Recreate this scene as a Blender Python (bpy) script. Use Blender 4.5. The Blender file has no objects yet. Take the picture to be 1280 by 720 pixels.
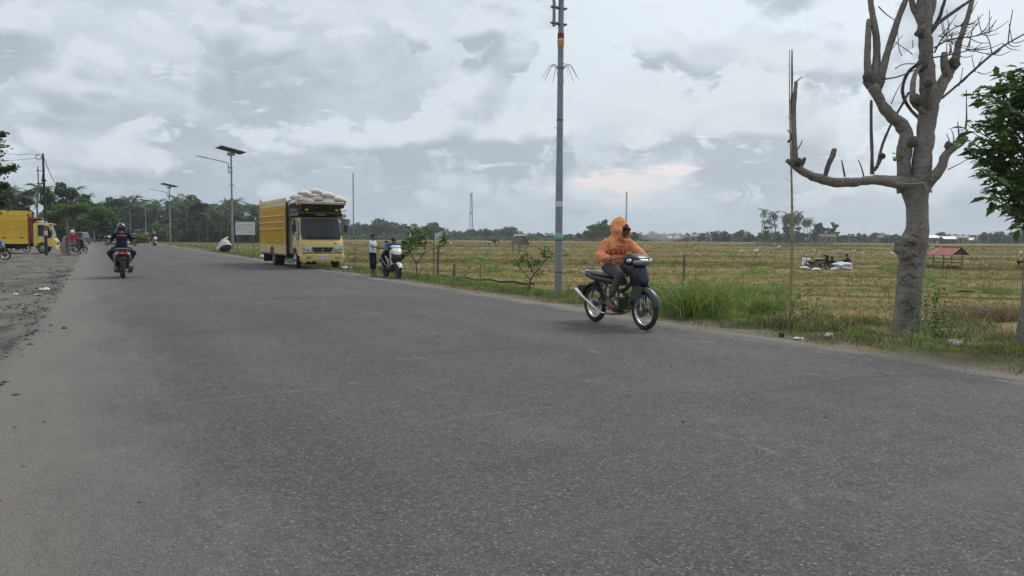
import bpy, bmesh, math, random
import numpy as np
from mathutils import Vector, Matrix, Euler, Quaternion, noise as mnoise
R = math.radians
PI = math.pi
scn = bpy.context.scene
COL = scn.collection
rnd = random.Random(7)
nrs = np.random.RandomState(11)

# ---------------------------------------------------------------- camera
CAMH = 1.35
YAW, PITCH, ROLL = R(28.5), R(3.81), R(0.35)
cam_d = bpy.data.cameras.new('camera')
cam = bpy.data.objects.new('camera', cam_d)
COL.objects.link(cam)
cam_d.sensor_width = 36.0
cam_d.lens = 36.0 * 960.0 / 1280.0
cam_d.clip_start = 0.05
cam_d.clip_end = 20000
CM = Matrix.Rotation(-YAW, 3, 'Z') @ Matrix.Rotation(PI/2 - PITCH, 3, 'X') @ Matrix.Rotation(ROLL, 3, 'Z')
cam.matrix_world = Matrix.Translation((0, 0, CAMH)) @ CM.to_4x4()
scn.camera = cam
CF = Vector((math.sin(YAW), math.cos(YAW), 0))     # forward on the ground
CR = Vector((math.cos(YAW), -math.sin(YAW), 0))    # right on the ground

def ray(px, py):
    return (CM @ Vector(((px - 640) / 960.0, (360 - py) / 960.0, -1))).normalized()
def at(px, py, z=0.0):
    d = ray(px, py)
    t = (z - CAMH) / d.z
    return Vector((d.x * t, d.y * t, z))
def atd(px, dist, z=0.0):
    """ground point in the picture column px at a given depth"""
    p = CF * dist + CR * ((px - 640) / 960.0 * dist)
    return Vector((p.x, p.y, z))

# ---------------------------------------------------------------- render look
scn.view_settings.view_transform = 'Standard'
scn.view_settings.look = 'None'
scn.view_settings.exposure = 0.10
scn.view_settings.gamma = 1
scn.cycles.use_denoising = True
scn.cycles.volume_step_rate = 4
scn.cycles.max_bounces = 6
scn.cycles.volume_bounces = 1
scn.cycles.transparent_max_bounces = 12

# ---------------------------------------------------------------- sky
SUN_EL, SUN_AZ = R(48), R(75)      # azimuth clockwise from +Y
world = bpy.data.worlds.new('World')
scn.world = world
world.use_nodes = True
wn = world.node_tree.nodes
wl = world.node_tree.links
wn.clear()
class NT:
    def __init__(s, nodes, links): s.n, s.l = nodes, links
    def _in(s, sock, v):
        if v is None: return
        if isinstance(v, bpy.types.NodeSocket): s.l.new(v, sock)
        else: sock.default_value = v
    def math(s, op, a, b=None, c=None, clamp=False):
        n = s.n.new('ShaderNodeMath'); n.operation = op; n.use_clamp = clamp
        for i, v in enumerate((a, b, c)): s._in(n.inputs[i], v)
        return n.outputs[0]
    def vmath(s, op, a, b=None, out=0):
        n = s.n.new('ShaderNodeVectorMath'); n.operation = op
        s._in(n.inputs[0], a); 
        if b is not None:
            if op == 'SCALE': s._in(n.inputs['Scale'], b)
            else: s._in(n.inputs[1], b)
        return n.outputs['Value'] if op in ('DOT_PRODUCT', 'DISTANCE', 'LENGTH') else n.outputs[0]
    def noise(s, vec, scale, detail=2.0, rough=0.5, dist=0.0, color=False):
        n = s.n.new('ShaderNodeTexNoise')
        s._in(n.inputs['Vector'], vec)
        n.inputs['Scale'].default_value = scale; n.inputs['Detail'].default_value = detail
        n.inputs['Roughness'].default_value = rough; n.inputs['Distortion'].default_value = dist
        return n.outputs['Color' if color else 'Fac']
    def voro(s, vec, scale, feature='F1', out='Distance', rand=1.0):
        n = s.n.new('ShaderNodeTexVoronoi'); n.feature = feature
        s._in(n.inputs['Vector'], vec); n.inputs['Scale'].default_value = scale
        n.inputs['Randomness'].default_value = rand
        return n.outputs[out]
    def ramp(s, fac, stops, interp='LINEAR'):
        n = s.n.new('ShaderNodeValToRGB'); cr = n.color_ramp; cr.interpolation = interp
        while len(cr.elements) > 1: cr.elements.remove(cr.elements[-1])
        for i, (p, c) in enumerate(stops):
            e = cr.elements[0] if i == 0 else cr.elements.new(p)
            e.position = p
            e.color = (c[0], c[1], c[2], 1) if hasattr(c, '__len__') else (c, c, c, 1)
        s._in(n.inputs[0], fac)
        return n.outputs[0]
    def mix(s, fac, a, b, mode='MIX'):
        n = s.n.new('ShaderNodeMix'); n.data_type = 'RGBA'; n.blend_type = mode
        s._in(n.inputs[0], fac)
        for k, v in ((6, a), (7, b)):
            if not isinstance(v, bpy.types.NodeSocket): v = tuple(v) + ((1,) if len(v) == 3 else ())
            s._in(n.inputs[k], v)
        return n.outputs[2]
    def mapr(s, v, a, b, c=0.0, d=1.0, smooth=False):
        n = s.n.new('ShaderNodeMapRange')
        if smooth: n.interpolation_type = 'SMOOTHSTEP'
        s._in(n.inputs[0], v)
        for i, x in enumerate((a, b, c, d)): s._in(n.inputs[i + 1], x)
        return n.outputs[0]
    def comb(s, x, y, z):
        n = s.n.new('ShaderNodeCombineXYZ')
        for i, v in enumerate((x, y, z)): s._in(n.inputs[i], v)
        return n.outputs[0]
    def sep(s, v):
        n = s.n.new('ShaderNodeSeparateXYZ'); s._in(n.inputs[0], v)
        return n.outputs

W = NT(wn, wl)
tc = wn.new('ShaderNodeTexCoord')
dirv = W.vmath('NORMALIZE', tc.outputs['Generated'])
dx, dy, dz = W.sep(dirv)
el = W.math('MAXIMUM', dz, 0.0)
sky = wn.new('ShaderNodeTexSky'); sky.sky_type = 'NISHITA'; sky.sun_disc = False
sky.sun_elevation = SUN_EL; sky.sun_rotation = SUN_AZ
sky.air_density = 1.5; sky.dust_density = 3.0
def sdir(px, py):
    v = ray(px, py); return (v.x, v.y, v.z)
# cloud-deck colours by height above the horizon (x10: the Background runs at strength 0.1)
base = W.ramp(el, [(0.0, (.335, .41, .485)), (0.07, (.365, .437, .505)), (0.15, (.425, .49, .548)), (0.3, (.50, .56, .61)), (0.55, (.62, .66, .69)), (1.0, (.74, .76, .78))])
# brighter thin deck towards the sun side
glow = W.vmath('DOT_PRODUCT', dirv, sdir(1120, -40))
glow = W.mapr(glow, 0.82, 1.0, 0.0, 1.0, True)
base = W.mix(W.math('MULTIPLY', glow, 0.65), base, (.70, .755, .81))
sq = W.vmath('MULTIPLY', dirv, (1, 1, 1.6))
dirup = W.vmath('ADD', dirv, (0, 0, .03))
up = (0, 0, 0.05)
# broad streaks of the deck
st = W.noise(W.vmath('MULTIPLY', dirv, (1, 1, 3.0)), 3.0, 5, .55, .35)
base = W.mix(W.mapr(st, .50, .72, 0, .45, True), base, (.66, .71, .755))
base = W.mix(W.mapr(st, .47, .28, 0, .35, True), base, (.33, .40, .46))
def blob(px, py, rx, ry, amp, flat=0.0, dirv=dirv):
    """a cloud bank standing in one direction: an elliptical mask in the sky"""
    c = Vector(sdir(px, py))
    r = Vector(sdir(px + 10, py)) - c; r.normalize()
    u = Vector((0, 0, 1)) - c * c.z; u.normalize()
    d = W.vmath('SUBTRACT', dirv, tuple(c))
    a = W.math('DIVIDE', W.vmath('DOT_PRODUCT', d, tuple(r)), rx / 960.0)
    b = W.math('DIVIDE', W.vmath('DOT_PRODUCT', d, tuple(u)), ry / 960.0)
    if flat:   # flat cloud base: squeeze the lower half
        b = W.math('MULTIPLY', b, W.mapr(b, -.6, .3, flat, 1.0))
    q = W.math('ADD', W.math('MULTIPLY', a, a), W.math('MULTIPLY', b, b))
    g = W.math('EXPONENT', W.math('MULTIPLY', q, -1.0))
    return W.math('MULTIPLY', g, amp * .62)
def blobs(lst, dirv=dirv):
    acc = None
    for t in lst:
        g = blob(*(tuple(t) + (0.0,) * (6 - len(t))), dirv)
        acc = g if acc is None else W.math('ADD', acc, g)
    return acc
warp = W.vmath('SCALE', W.vmath('SUBTRACT', W.noise(sq, 7.0, 4, .5, color=True), (.5, .5, .5)), .075)
def layer(col, vec, scale, off, thr, soft, dark, light, field, fup, k, puff, opac, bias, shift=(0, 0, .05), fk=3.5, core=.42):
    """one bank of cumulus: billowed edges, sunlit shoulders, shaded flat undersides"""
    def dens(v, hi):
        n = W.noise(v, scale, 3, .45)
        b1 = W.math('ABSOLUTE', W.math('SUBTRACT', W.noise(v, scale * 2.1, 0), .5))
        b2 = W.math('ABSOLUTE', W.math('SUBTRACT', W.noise(v, scale * 4.6, 0), .5))
        n = W.math('MULTIPLY_ADD', b1, puff * 2.0, n)
        n = W.math('MULTIPLY_ADD', b2, puff * 1.1, n)
        if hi:
            b3 = W.math('ABSOLUTE', W.math('SUBTRACT', W.noise(v, scale * 10.0, 1), .5))
            return n, W.math('MULTIPLY_ADD', b3, puff * .85, n)
        return n, n
    v0 = W.vmath('ADD', W.vmath('ADD', vec, off), warp)
    d0, d0h = dens(v0, True); d1, _ = dens(W.vmath('ADD', v0, shift), False)
    df = W.math('ADD', d0h, field)
    cov = W.mapr(df, thr, thr + soft, 0, 1, True)
    lit = W.math('ADD', W.math('MULTIPLY', W.math('SUBTRACT', d0, d1), k), bias)
    lit = W.math('ADD', lit, W.math('MULTIPLY', W.math('SUBTRACT', d0h, d0), 2.0))
    lit = W.math('ADD', lit, W.math('MULTIPLY', W.math('SUBTRACT', field, fup), fk))
    lit = W.math('SUBTRACT', lit, W.mapr(df, thr + soft * .8, thr + soft * .8 + .40, 0, core))
    lit = W.mapr(lit, 0, 1, 0, 1, True)
    return W.mix(W.math('MULTIPLY', cov, opac), col, W.mix(lit, dark, light))
L1 = [(420, 80, 230, 80, .20, 1.5), (560, 60, 90, 80, .12), (120, 110, 190, 90, .10, 1.5), (900, 150, 150, 70, .42, 2.0), (1000, 120, 80, 60, .13), (60, 220, 160, 60, .06), (770, 30, 150, 60, -.42), (1180, 60, 190, 90, -.30)]
f1 = blobs(L1); f1u = blobs(L1, dirup)
col = layer(base, sq, 3.3, (3.1, 1.7, 0.4), .56, .22, (.32, .37, .42), (.555, .60, .645), f1, f1u, 2.6, .32, .85, .46, fk=8.0, core=.55)
L2 = [(610, 160, 110, 46, .26, 2.4), (470, 172, 90, 34, .17, 2.2), (350, 186, 70, 28, .14, 2.4), (690, 165, 60, 50, .16, 2), (900, 180, 130, 26, .16, 2.5), (880, 250, 170, 24, .18), (760, 90, 110, 40, -.1), (150, 205, 150, 26, .12), (565, 35, 70, 30, .20, 2)]
f2 = blobs(L2); f2u = blobs(L2, dirup)
col = layer(col, sq, 5.0, (7.7, 2.2, 5.4), .645, .10, (.315, .37, .43), (.565, .61, .66), f2, f2u, 3.2, .36, .88, .44, shift=(0, 0, .04), fk=8.5, core=.55)
# warm openings low in the deck
wv = W.noise(W.vmath('MULTIPLY', dirv, (1, 1, 5.0)), 16.0, 5, .55, .5)
wm = W.math('ADD', blobs([(775, 238, 75, 22, .34), (845, 212, 32, 9, .32), (720, 232, 40, 12, .22), (1170, 290, 120, 14, .15), (770, 205, 60, 10, .16)]), W.math('SUBTRACT', wv, .5))
col = W.mix(W.mapr(wm, .10, .28, 0, .85, True), col, (.72, .64, .64))
bl = W.math('ADD', blobs([(1215, 195, 40, 30, .28)]), W.math('SUBTRACT', wv, .5))
col = W.mix(W.mapr(bl, .08, .28, 0, .45, True), col, (.42, .60, .78))
# low veil that swallows the cloud bases near the horizon
col = W.mix(W.mapr(el, 0.0, .085, .75, 0.0, True), col, (.325, .40, .475))
c10 = W.vmath('SCALE', col, 12.2)
fin = W.mix(.94, sky.outputs[0], c10)
bg = wn.new('ShaderNodeBackground'); bg.inputs['Strength'].default_value = 0.1
wl.new(fin, bg.inputs['Color'])
wo = wn.new('ShaderNodeOutputWorld'); wl.new(bg.outputs[0], wo.inputs['Surface'])
world.cycles.sampling_method = 'MANUAL'
world.cycles.sample_map_resolution = 512

sun_d = bpy.data.lights.new('sun', 'SUN')
sun_d.energy = 1.9; sun_d.angle = R(22); sun_d.color = (1.0, .965, .92)
sun = bpy.data.objects.new('sun', sun_d); COL.objects.link(sun)
sv = Vector((math.sin(SUN_AZ) * math.cos(SUN_EL), math.cos(SUN_AZ) * math.cos(SUN_EL), math.sin(SUN_EL)))
sun.rotation_euler = sv.to_track_quat('Z', 'Y').to_euler()
sun.location = (0, 0, 60)

# ================================================================ helpers
def tag(o, label=None, cat=None, group=None, kind=None):
    if label: o['label'] = label
    if cat: o['category'] = cat
    if group: o['group'] = group
    if kind: o['kind'] = kind
    return o
def thing(name, label, cat, loc=(0, 0, 0), rotz=0.0, group=None):
    o = bpy.data.objects.new(name, None); COL.objects.link(o)
    o.empty_display_size = .2
    o.location = loc; o.rotation_euler = (0, 0, rotz)
    return tag(o, label, cat, group)
def copy_tree(o, parent=None):
    c = o.copy(); COL.objects.link(c)
    if parent is not None: c.parent = parent
    for ch in list(KIDS.get(o.name, [])):
        cc = copy_tree(ch, c)
        KIDS.setdefault(c.name, []).append(cc)
    return c
KIDS = {}
def link(o, parent=None):
    COL.objects.link(o)
    if parent is not None:
        o.parent = parent
        KIDS.setdefault(parent.name, []).append(o)
    return o

class MB:
    """collects shapes for one mesh"""
    def __init__(s): s.v = []; s.f = []; s.m = []; s.mi = 0; s.M = None
    def add(s, vs, fs):
        b = len(s.v)
        if s.M is not None: vs = [s.M @ Vector(v) for v in vs]
        s.v += [tuple(v) for v in vs]
        s.f += [tuple(b + i for i in f) for f in fs]
        s.m += [s.mi] * len(fs)
        return s
    def box(s, c, size, ch=0.0, rot=None):
        """box; ch chamfers its twelve edges"""
        hx, hy, hz = size[0] / 2, size[1] / 2, size[2] / 2
        c = Vector(c)
        if ch <= 0:
            vs = [Vector((x * hx, y * hy, z * hz)) for x in (-1, 1) for y in (-1, 1) for z in (-1, 1)]
            fs = [(0, 1, 3, 2), (4, 6, 7, 5), (0, 4, 5, 1), (2, 3, 7, 6), (0, 2, 6, 4), (1, 5, 7, 3)]
        else:
            ch = min(ch, hx * .9, hy * .9, hz * .9)
            vs = []; idx = {}
            for x in (-1, 1):
                for y in (-1, 1):
                    for z in (-1, 1):
                        for a in range(3):
                            p = [x * (hx - ch), y * (hy - ch), z * (hz - ch)]
                            p[a] = (x * hx, y * hy, z * hz)[a]
                            idx[(x, y, z, a)] = len(vs); vs.append(Vector(p))
            fs = []
            S = (-1, 1)
            for a in range(3):
                b, d = (a + 1) % 3, (a + 2) % 3
                for sa in S:
                    def k(sb, sd):
                        t = [0, 0, 0]; t[a] = sa; t[b] = sb; t[d] = sd
                        return tuple(t)
                    q = [idx[k(-1, -1) + (a,)], idx[k(1, -1) + (a,)], idx[k(1, 1) + (a,)], idx[k(-1, 1) + (a,)]]
                    fs.append(tuple(q if sa > 0 else q[::-1]))
                for sb in S:
                    for sd in S:   # edge along a
                        t0 = [0, 0, 0]; t0[a] = -1; t0[b] = sb; t0[d] = sd
                        t1 = list(t0); t1[a] = 1
                        q = [idx[tuple(t0) + (b,)], idx[tuple(t1) + (b,)], idx[tuple(t1) + (d,)], idx[tuple(t0) + (d,)]]
                        fs.append(tuple(q if sb * sd > 0 else q[::-1]))
            for x in S:
                for y in S:
                    for z in S:
                        q = [idx[(x, y, z, 0)], idx[(x, y, z, 1)], idx[(x, y, z, 2)]]
                        fs.append(tuple(q if x * y * z > 0 else q[::-1]))
        if rot is not None:
            if not isinstance(rot, Matrix): rot = Euler(rot).to_matrix()
            vs = [rot @ v for v in vs]
        return s.add([v + c for v in vs], fs)
    def tube(s, pts, rad, n=8, cap=True, flat=1.0, closed=False, jit=0.0, seed=0):
        pts = [Vector(p) for p in pts]
        if not hasattr(rad, '__len__'): rad = [rad] * len(pts)
        N = len(pts); vs = []
        rg = random.Random(seed)
        t0 = (pts[1] - pts[0]).normalized()
        ref = Vector((0, 0, 1)) if abs(t0.z) < .9 else Vector((1, 0, 0))
        u = t0.cross(ref).normalized()
        for i in range(N):
            if closed: t = (pts[(i + 1) % N] - pts[i - 1]).normalized()
            elif i == 0: t = t0
            elif i == N - 1: t = (pts[-1] - pts[-2]).normalized()
            else: t = ((pts[i + 1] - pts[i]).normalized() + (pts[i] - pts[i - 1]).normalized())
            if t.length < 1e-6: t = t0
            t.normalize()
            u = (u - t * u.dot(t))
            if u.length < 1e-6: u = t.orthogonal()
            u.normalize(); w = t.cross(u)
            for k in range(n):
                a = 2 * PI * k / n
                r = rad[i] * (1 + (rg.uniform(-jit, jit) if jit else 0))
                vs.append(pts[i] + u * math.cos(a) * r + w * math.sin(a) * r * flat)
        fs = []
        for i in range(N if closed else N - 1):
            j = (i + 1) % N
            for k in range(n):
                l = (k + 1) % n
                fs.append((i * n + k, i * n + l, j * n + l, j * n + k))
        if cap and not closed:
            fs.append(tuple(range(n))[::-1]); fs.append(tuple((N - 1) * n + k for k in range(n)))
        return s.add(vs, fs)
    def cap(s, pts, rad, n=12):
        """tube with rounded ends (closed)"""
        pts = [Vector(p) for p in pts]; rad = list(rad) if hasattr(rad, '__len__') else [rad] * len(pts)
        a = (pts[0] - pts[1]).normalized(); b = (pts[-1] - pts[-2]).normalized()
        P = [pts[0] + a * rad[0] * .97, pts[0] + a * rad[0] * .7] + pts + [pts[-1] + b * rad[-1] * .7, pts[-1] + b * rad[-1] * .97]
        Q = [rad[0] * .2, rad[0] * .72] + rad + [rad[-1] * .72, rad[-1] * .2]
        return s.tube(P, Q, n)
    def lathe(s, prof, c=(0, 0, 0), axis='Y', n=24, cap=True, arc=None):
        """prof: (radius, offset along the axis)"""
        c = Vector(c); vs = []
        a0, a1 = arc if arc else (0, 2 * PI)
        m = n if arc is None else n + 1
        for r, h in prof:
            for k in range(m):
                a = a0 + (a1 - a0) * k / n
                x, y = r * math.cos(a), r * math.sin(a)
                vs.append(c + Vector({'Y': (x, h, y), 'X': (h, x, y), 'Z': (x, y, h)}[axis]))
        fs = []
        for i in range(len(prof) - 1):
            for k in range(n):
                l = (k + 1) % m
                fs.append((i * m + k, i * m + l, (i + 1) * m + l, (i + 1) * m + k))
        if cap and arc is None:
            if prof[0][0] > 1e-6: fs.append(tuple(range(m))[::-1])
            if prof[-1][0] > 1e-6: fs.append(tuple((len(prof) - 1) * m + k for k in range(m)))
        return s.add(vs, fs)
    def sph(s, c, r, nu=14, nv=9, rot=None):
        c = Vector(c); r = r if hasattr(r, '__len__') else (r, r, r)
        vs = []; 
        if rot is not None and not isinstance(rot, Matrix): rot = Euler(rot).to_matrix()
        for i in range(nv + 1):
            th = PI * i / nv
            th = min(max(th, 1e-3), PI - 1e-3)
            for k in range(nu):
                a = 2 * PI * k / nu
                p = Vector((r[0] * math.sin(th) * math.cos(a), r[1] * math.sin(th) * math.sin(a), r[2] * math.cos(th)))
                vs.append(c + (rot @ p if rot is not None else p))
        fs = [(i * nu + k, (i + 1) * nu + k, (i + 1) * nu + (k + 1) % nu, i * nu + (k + 1) % nu) for i in range(nv) for k in range(nu)]
        fs.append(tuple(range(nu))); fs.append(tuple(nv * nu + k for k in range(nu))[::-1])
        return s.add(vs, fs)
    def loft(s, rings, cap=True, closed_ring=True):
        n = len(rings[0]); vs = [Vector(p) for r in rings for p in r]; fs = []
        for i in range(len(rings) - 1):
            for k in range(n if closed_ring else n - 1):
                l = (k + 1) % n
                fs.append((i * n + k, i * n + l, (i + 1) * n + l, (i + 1) * n + k))
        if cap and closed_ring:
            fs.append(tuple(range(n))[::-1]); fs.append(tuple((len(rings) - 1) * n + k for k in range(n)))
        return s.add(vs, fs)
    def prism(s, poly, y0, y1, plane='XZ'):
        """extrude a polygon given in a plane"""
        n = len(poly)
        f = {'XZ': lambda a, b, h: (a, h, b), 'XY': lambda a, b, h: (a, b, h), 'YZ': lambda a, b, h: (h, a, b)}[plane]
        vs = [f(a, b, y0) for a, b in poly] + [f(a, b, y1) for a, b in poly]
        fs = [tuple(range(n))[::-1], tuple(range(n, 2 * n))] + [(k, (k + 1) % n, n + (k + 1) % n, n + k) for k in range(n)]
        return s.add(vs, fs)
    def quad(s, a, b, c, d): return s.add([a, b, c, d], [(0, 1, 2, 3)])
    def mesh(s, name, mats, smooth=40):
        me = bpy.data.meshes.new(name)
        me.from_pydata(s.v, [], s.f)
        for m in (mats if isinstance(mats, (list, tuple)) else [mats]):
            me.materials.append(m)
        if any(s.m): me.polygons.foreach_set('material_index', s.m)
        bm = bmesh.new(); bm.from_mesh(me)
        bmesh.ops.recalc_face_normals(bm, faces=bm.faces); bm.to_mesh(me); bm.free()
        if smooth:
            me.shade_smooth(); me.set_sharp_from_angle(angle=R(smooth))
        me.update()
        return me
    def obj(s, name, mats, parent=None, smooth=40):
        return link(bpy.data.objects.new(name, s.mesh(name, mats, smooth)), parent)

def fuse(name, mb, mats, parent=None, voxel=.012, smooth=6, wrinkle=0.0, wscale=.09, dec=1.0):
    """one continuous skin grown over overlapping limbs"""
    me = mb.mesh(name, mats, 0)
    o = bpy.data.objects.new(name, me); COL.objects.link(o)
    m = o.modifiers.new('r', 'REMESH'); m.mode = 'VOXEL'; m.voxel_size = voxel; m.use_smooth_shade = True
    if smooth:
        m = o.modifiers.new('s', 'SMOOTH'); m.factor = .5; m.iterations = smooth
    if wrinkle:
        tx = bpy.data.textures.new('folds', 'CLOUDS'); tx.noise_scale = wscale; tx.noise_depth = 1
        m = o.modifiers.new('d', 'DISPLACE'); m.texture = tx; m.strength = wrinkle; m.mid_level = .5
        m.texture_coords = 'LOCAL'
        m = o.modifiers.new('s2', 'SMOOTH'); m.factor = .4; m.iterations = 2
    dg = bpy.context.evaluated_depsgraph_get()
    me2 = bpy.data.meshes.new_from_object(o.evaluated_get(dg))
    bpy.data.objects.remove(o); bpy.data.meshes.remove(me)
    me2.name = name
    if not me2.materials: me2.materials.append(mats if not isinstance(mats, (list, tuple)) else mats[0])
    me2.shade_smooth()
    return link(bpy.data.objects.new(name, me2), parent)

def raw_obj(name, V, F, mats, parent=None, smooth=False, attrs=None, mi=None):
    """numpy mesh: V (n,3); F (m,k) all tris or all quads"""
    me = bpy.data.meshes.new(name)
    V = np.asarray(V, np.float32); F = np.asarray(F, np.int32)
    m, k = F.shape
    me.vertices.add(len(V)); me.vertices.foreach_set('co', V.ravel())
    me.loops.add(m * k); me.loops.foreach_set('vertex_index', F.ravel())
    me.polygons.add(m); me.polygons.foreach_set('loop_start', np.arange(0, m * k, k, dtype=np.int32))
    try: me.polygons.foreach_set('loop_total', np.full(m, k, np.int32))
    except Exception: pass
    for x in (mats if isinstance(mats, (list, tuple)) else [mats]): me.materials.append(x)
    if mi is not None: me.polygons.foreach_set('material_index', np.asarray(mi, np.int32))
    me.update(calc_edges=True)
    if attrs:
        for nm, arr in attrs.items():
            a = me.attributes.new(nm, 'FLOAT', 'POINT'); a.data.foreach_set('value', np.asarray(arr, np.float32))
    me.polygons.foreach_set('use_smooth', np.full(m, bool(smooth)))
    me.validate()
    return link(bpy.data.objects.new(name, me), parent)

# ================================================================ materials
MATS = {}
def newmat(name):
    m = bpy.data.materials.new(name); m.use_nodes = True
    n = m.node_tree.nodes; l = m.node_tree.links; n.clear()
    out = n.new('ShaderNodeOutputMaterial'); p = n.new('ShaderNodeBsdfPrincipled')
    l.new(p.outputs[0], out.inputs['Surface'])
    return m, NT(n, l), p
def bump(T, p, h, strength=.3, dist=.01):
    b = T.n.new('ShaderNodeBump'); b.inputs['Strength'].default_value = strength
    b.inputs['Distance'].default_value = dist
    T.l.new(h, b.inputs['Height']); T.l.new(b.outputs[0], p.inputs['Normal'])
def mat(name, col, rough=.55, metal=0.0, var=.15, vscale=6.0, bmp=0.0, bscale=60.0, spec=.5, dirt=0.0, dirtcol=(.16, .13, .10), coat=0.0, trans=0.0, bdist=.004, zdirt=None):
    """painted / plastic / cloth surface: base colour broken by mottling, dust and fine relief"""
    if name in MATS: return MATS[name]
    m, T, p = newmat(name)
    tc = T.n.new('ShaderNodeTexCoord'); o = tc.outputs['Object']
    n1 = T.noise(o, vscale, 4, .6)
    c = T.mix(T.mapr(n1, .3, .7, 0, 1), tuple(x * (1 - var) for x in col), tuple(min(1, x * (1 + var)) for x in col))
    if dirt:
        nd = T.noise(o, 3.2, 6, .65)
        f = T.mapr(nd, .46, .72, 0, dirt)
        if zdirt:
            z = T.sep(o)[2]
            f = T.math('ADD', f, T.math('MULTIPLY', T.mapr(z, zdirt, 0.0, 0, .7), T.mapr(nd, .3, .6, .4, 1)), clamp=True)
        c = T.mix(f, c, dirtcol)
        T.l.new(T.mapr(f, 0, 1, rough, .85), p.inputs['Roughness'])
    else:
        T.l.new(T.mapr(n1, .3, .7, max(0, rough - .06), min(1, rough + .06)), p.inputs['Roughness'])
    T.l.new(c, p.inputs['Base Color'])
    p.inputs['Metallic'].default_value = metal
    p.inputs['Specular IOR Level'].default_value = spec
    if coat: p.inputs['Coat Weight'].default_value = coat; p.inputs['Coat Roughness'].default_value = .08
    if trans: p.inputs['Transmission Weight'].default_value = trans
    if bmp: bump(T, p, T.noise(o, bscale, 4, .6), bmp, bdist)
    MATS[name] = m
    return m

# ================================================================ ground
def sm(x, a, b):
    t = np.clip((x - a) / (b - a), 0, 1); return t * t * (3 - 2 * t)
FZ = -0.80
def wob(x, y, s, ph=0.0):
    return (np.sin(x * s + 1.7 * np.sin(y * s * .71 + ph) + ph) + np.sin(y * s * 1.13 + 1.3 * np.sin(x * s * .83 + 2.1 + ph)) +
            .5 * np.sin((x + y) * s * 2.3 + ph * 2) + .5 * np.sin((x - y) * s * 2.9 + 1 + ph)) / 3.0
def height(x, y):
    """terrain height (numpy): road level in the middle, verge falling to the rice field on the right, yard on the left"""
    x = np.asarray(x, float); y = np.asarray(y, float)
    z = np.full(x.shape, -.012)
    ex = 8.0 + .10 * wob(x * 0, y, .9) + .05 * wob(x * 0, y, 3.1)
    v = sm(x, ex - .25, ex + .35)
    z = z + v * (-.02 + .030 * wob(x, y, 2.3) + .018 * wob(x, y, 6.1, 1))
    toe = 11.6 + .5 * wob(x * 0, y, .35) 
    f = sm(x, 9.6, toe + 2.2)
    z = z + f * (FZ + .012)
    z = z + f * (.05 * wob(x, y, .8, 2) + .03 * wob(x, y, 3.7, 3) + .02 * wob(x, y, 8.0, 1))
    # left: dirt yard
    l = sm(-x, .95, 1.7)
    z = z + l * (-.03 + .04 * wob(x, y, .55, 4) + .035 * wob(x, y, 1.9, 5) + .014 * wob(x, y, 5.2, 6) + .015)
    far = sm(np.hypot(x, y), 300, 900)
    return z * (1 - far) + far * (FZ)
def hz(x, y): return float(height(np.array([x]), np.array([y]))[0])
def onland(p, dz=0.0):
    return Vector((p[0], p[1], hz(p[0], p[1]) + dz))
def atf(px, py):
    """ground point under a pixel, on the terrain itself"""
    z = 0.0
    for _ in range(30):
        p = at(px, py, z); z2 = hz(p.x, p.y)
        z = z * .5 + z2 * .5
    p = at(px, py, z); p.z = hz(p.x, p.y)
    return p
def spread(segs):
    out = [segs[0][0]]
    for a, b, st in segs:
        n = max(1, int(round((b - a) / st)))
        out += [a + (b - a) * (i + 1) / n for i in range(n)]
    return np.array(out)
def grid_obj(name, xs, ys, mtl, zoff=0.0, zf=height, kind='structure'):
    X, Y = np.meshgrid(xs, ys)
    Z = zf(X, Y) + zoff
    V = np.stack([X.ravel(), Y.ravel(), Z.ravel()], 1)
    w, h = len(xs), len(ys)
    i = np.arange((w - 1) * (h - 1)); r, c = i // (w - 1), i % (w - 1)
    a = r * w + c
    F = np.stack([a, a + 1, a + w + 1, a + w], 1)
    return tag(raw_obj(name, V, F, mtl, smooth=True), kind=kind)

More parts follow.
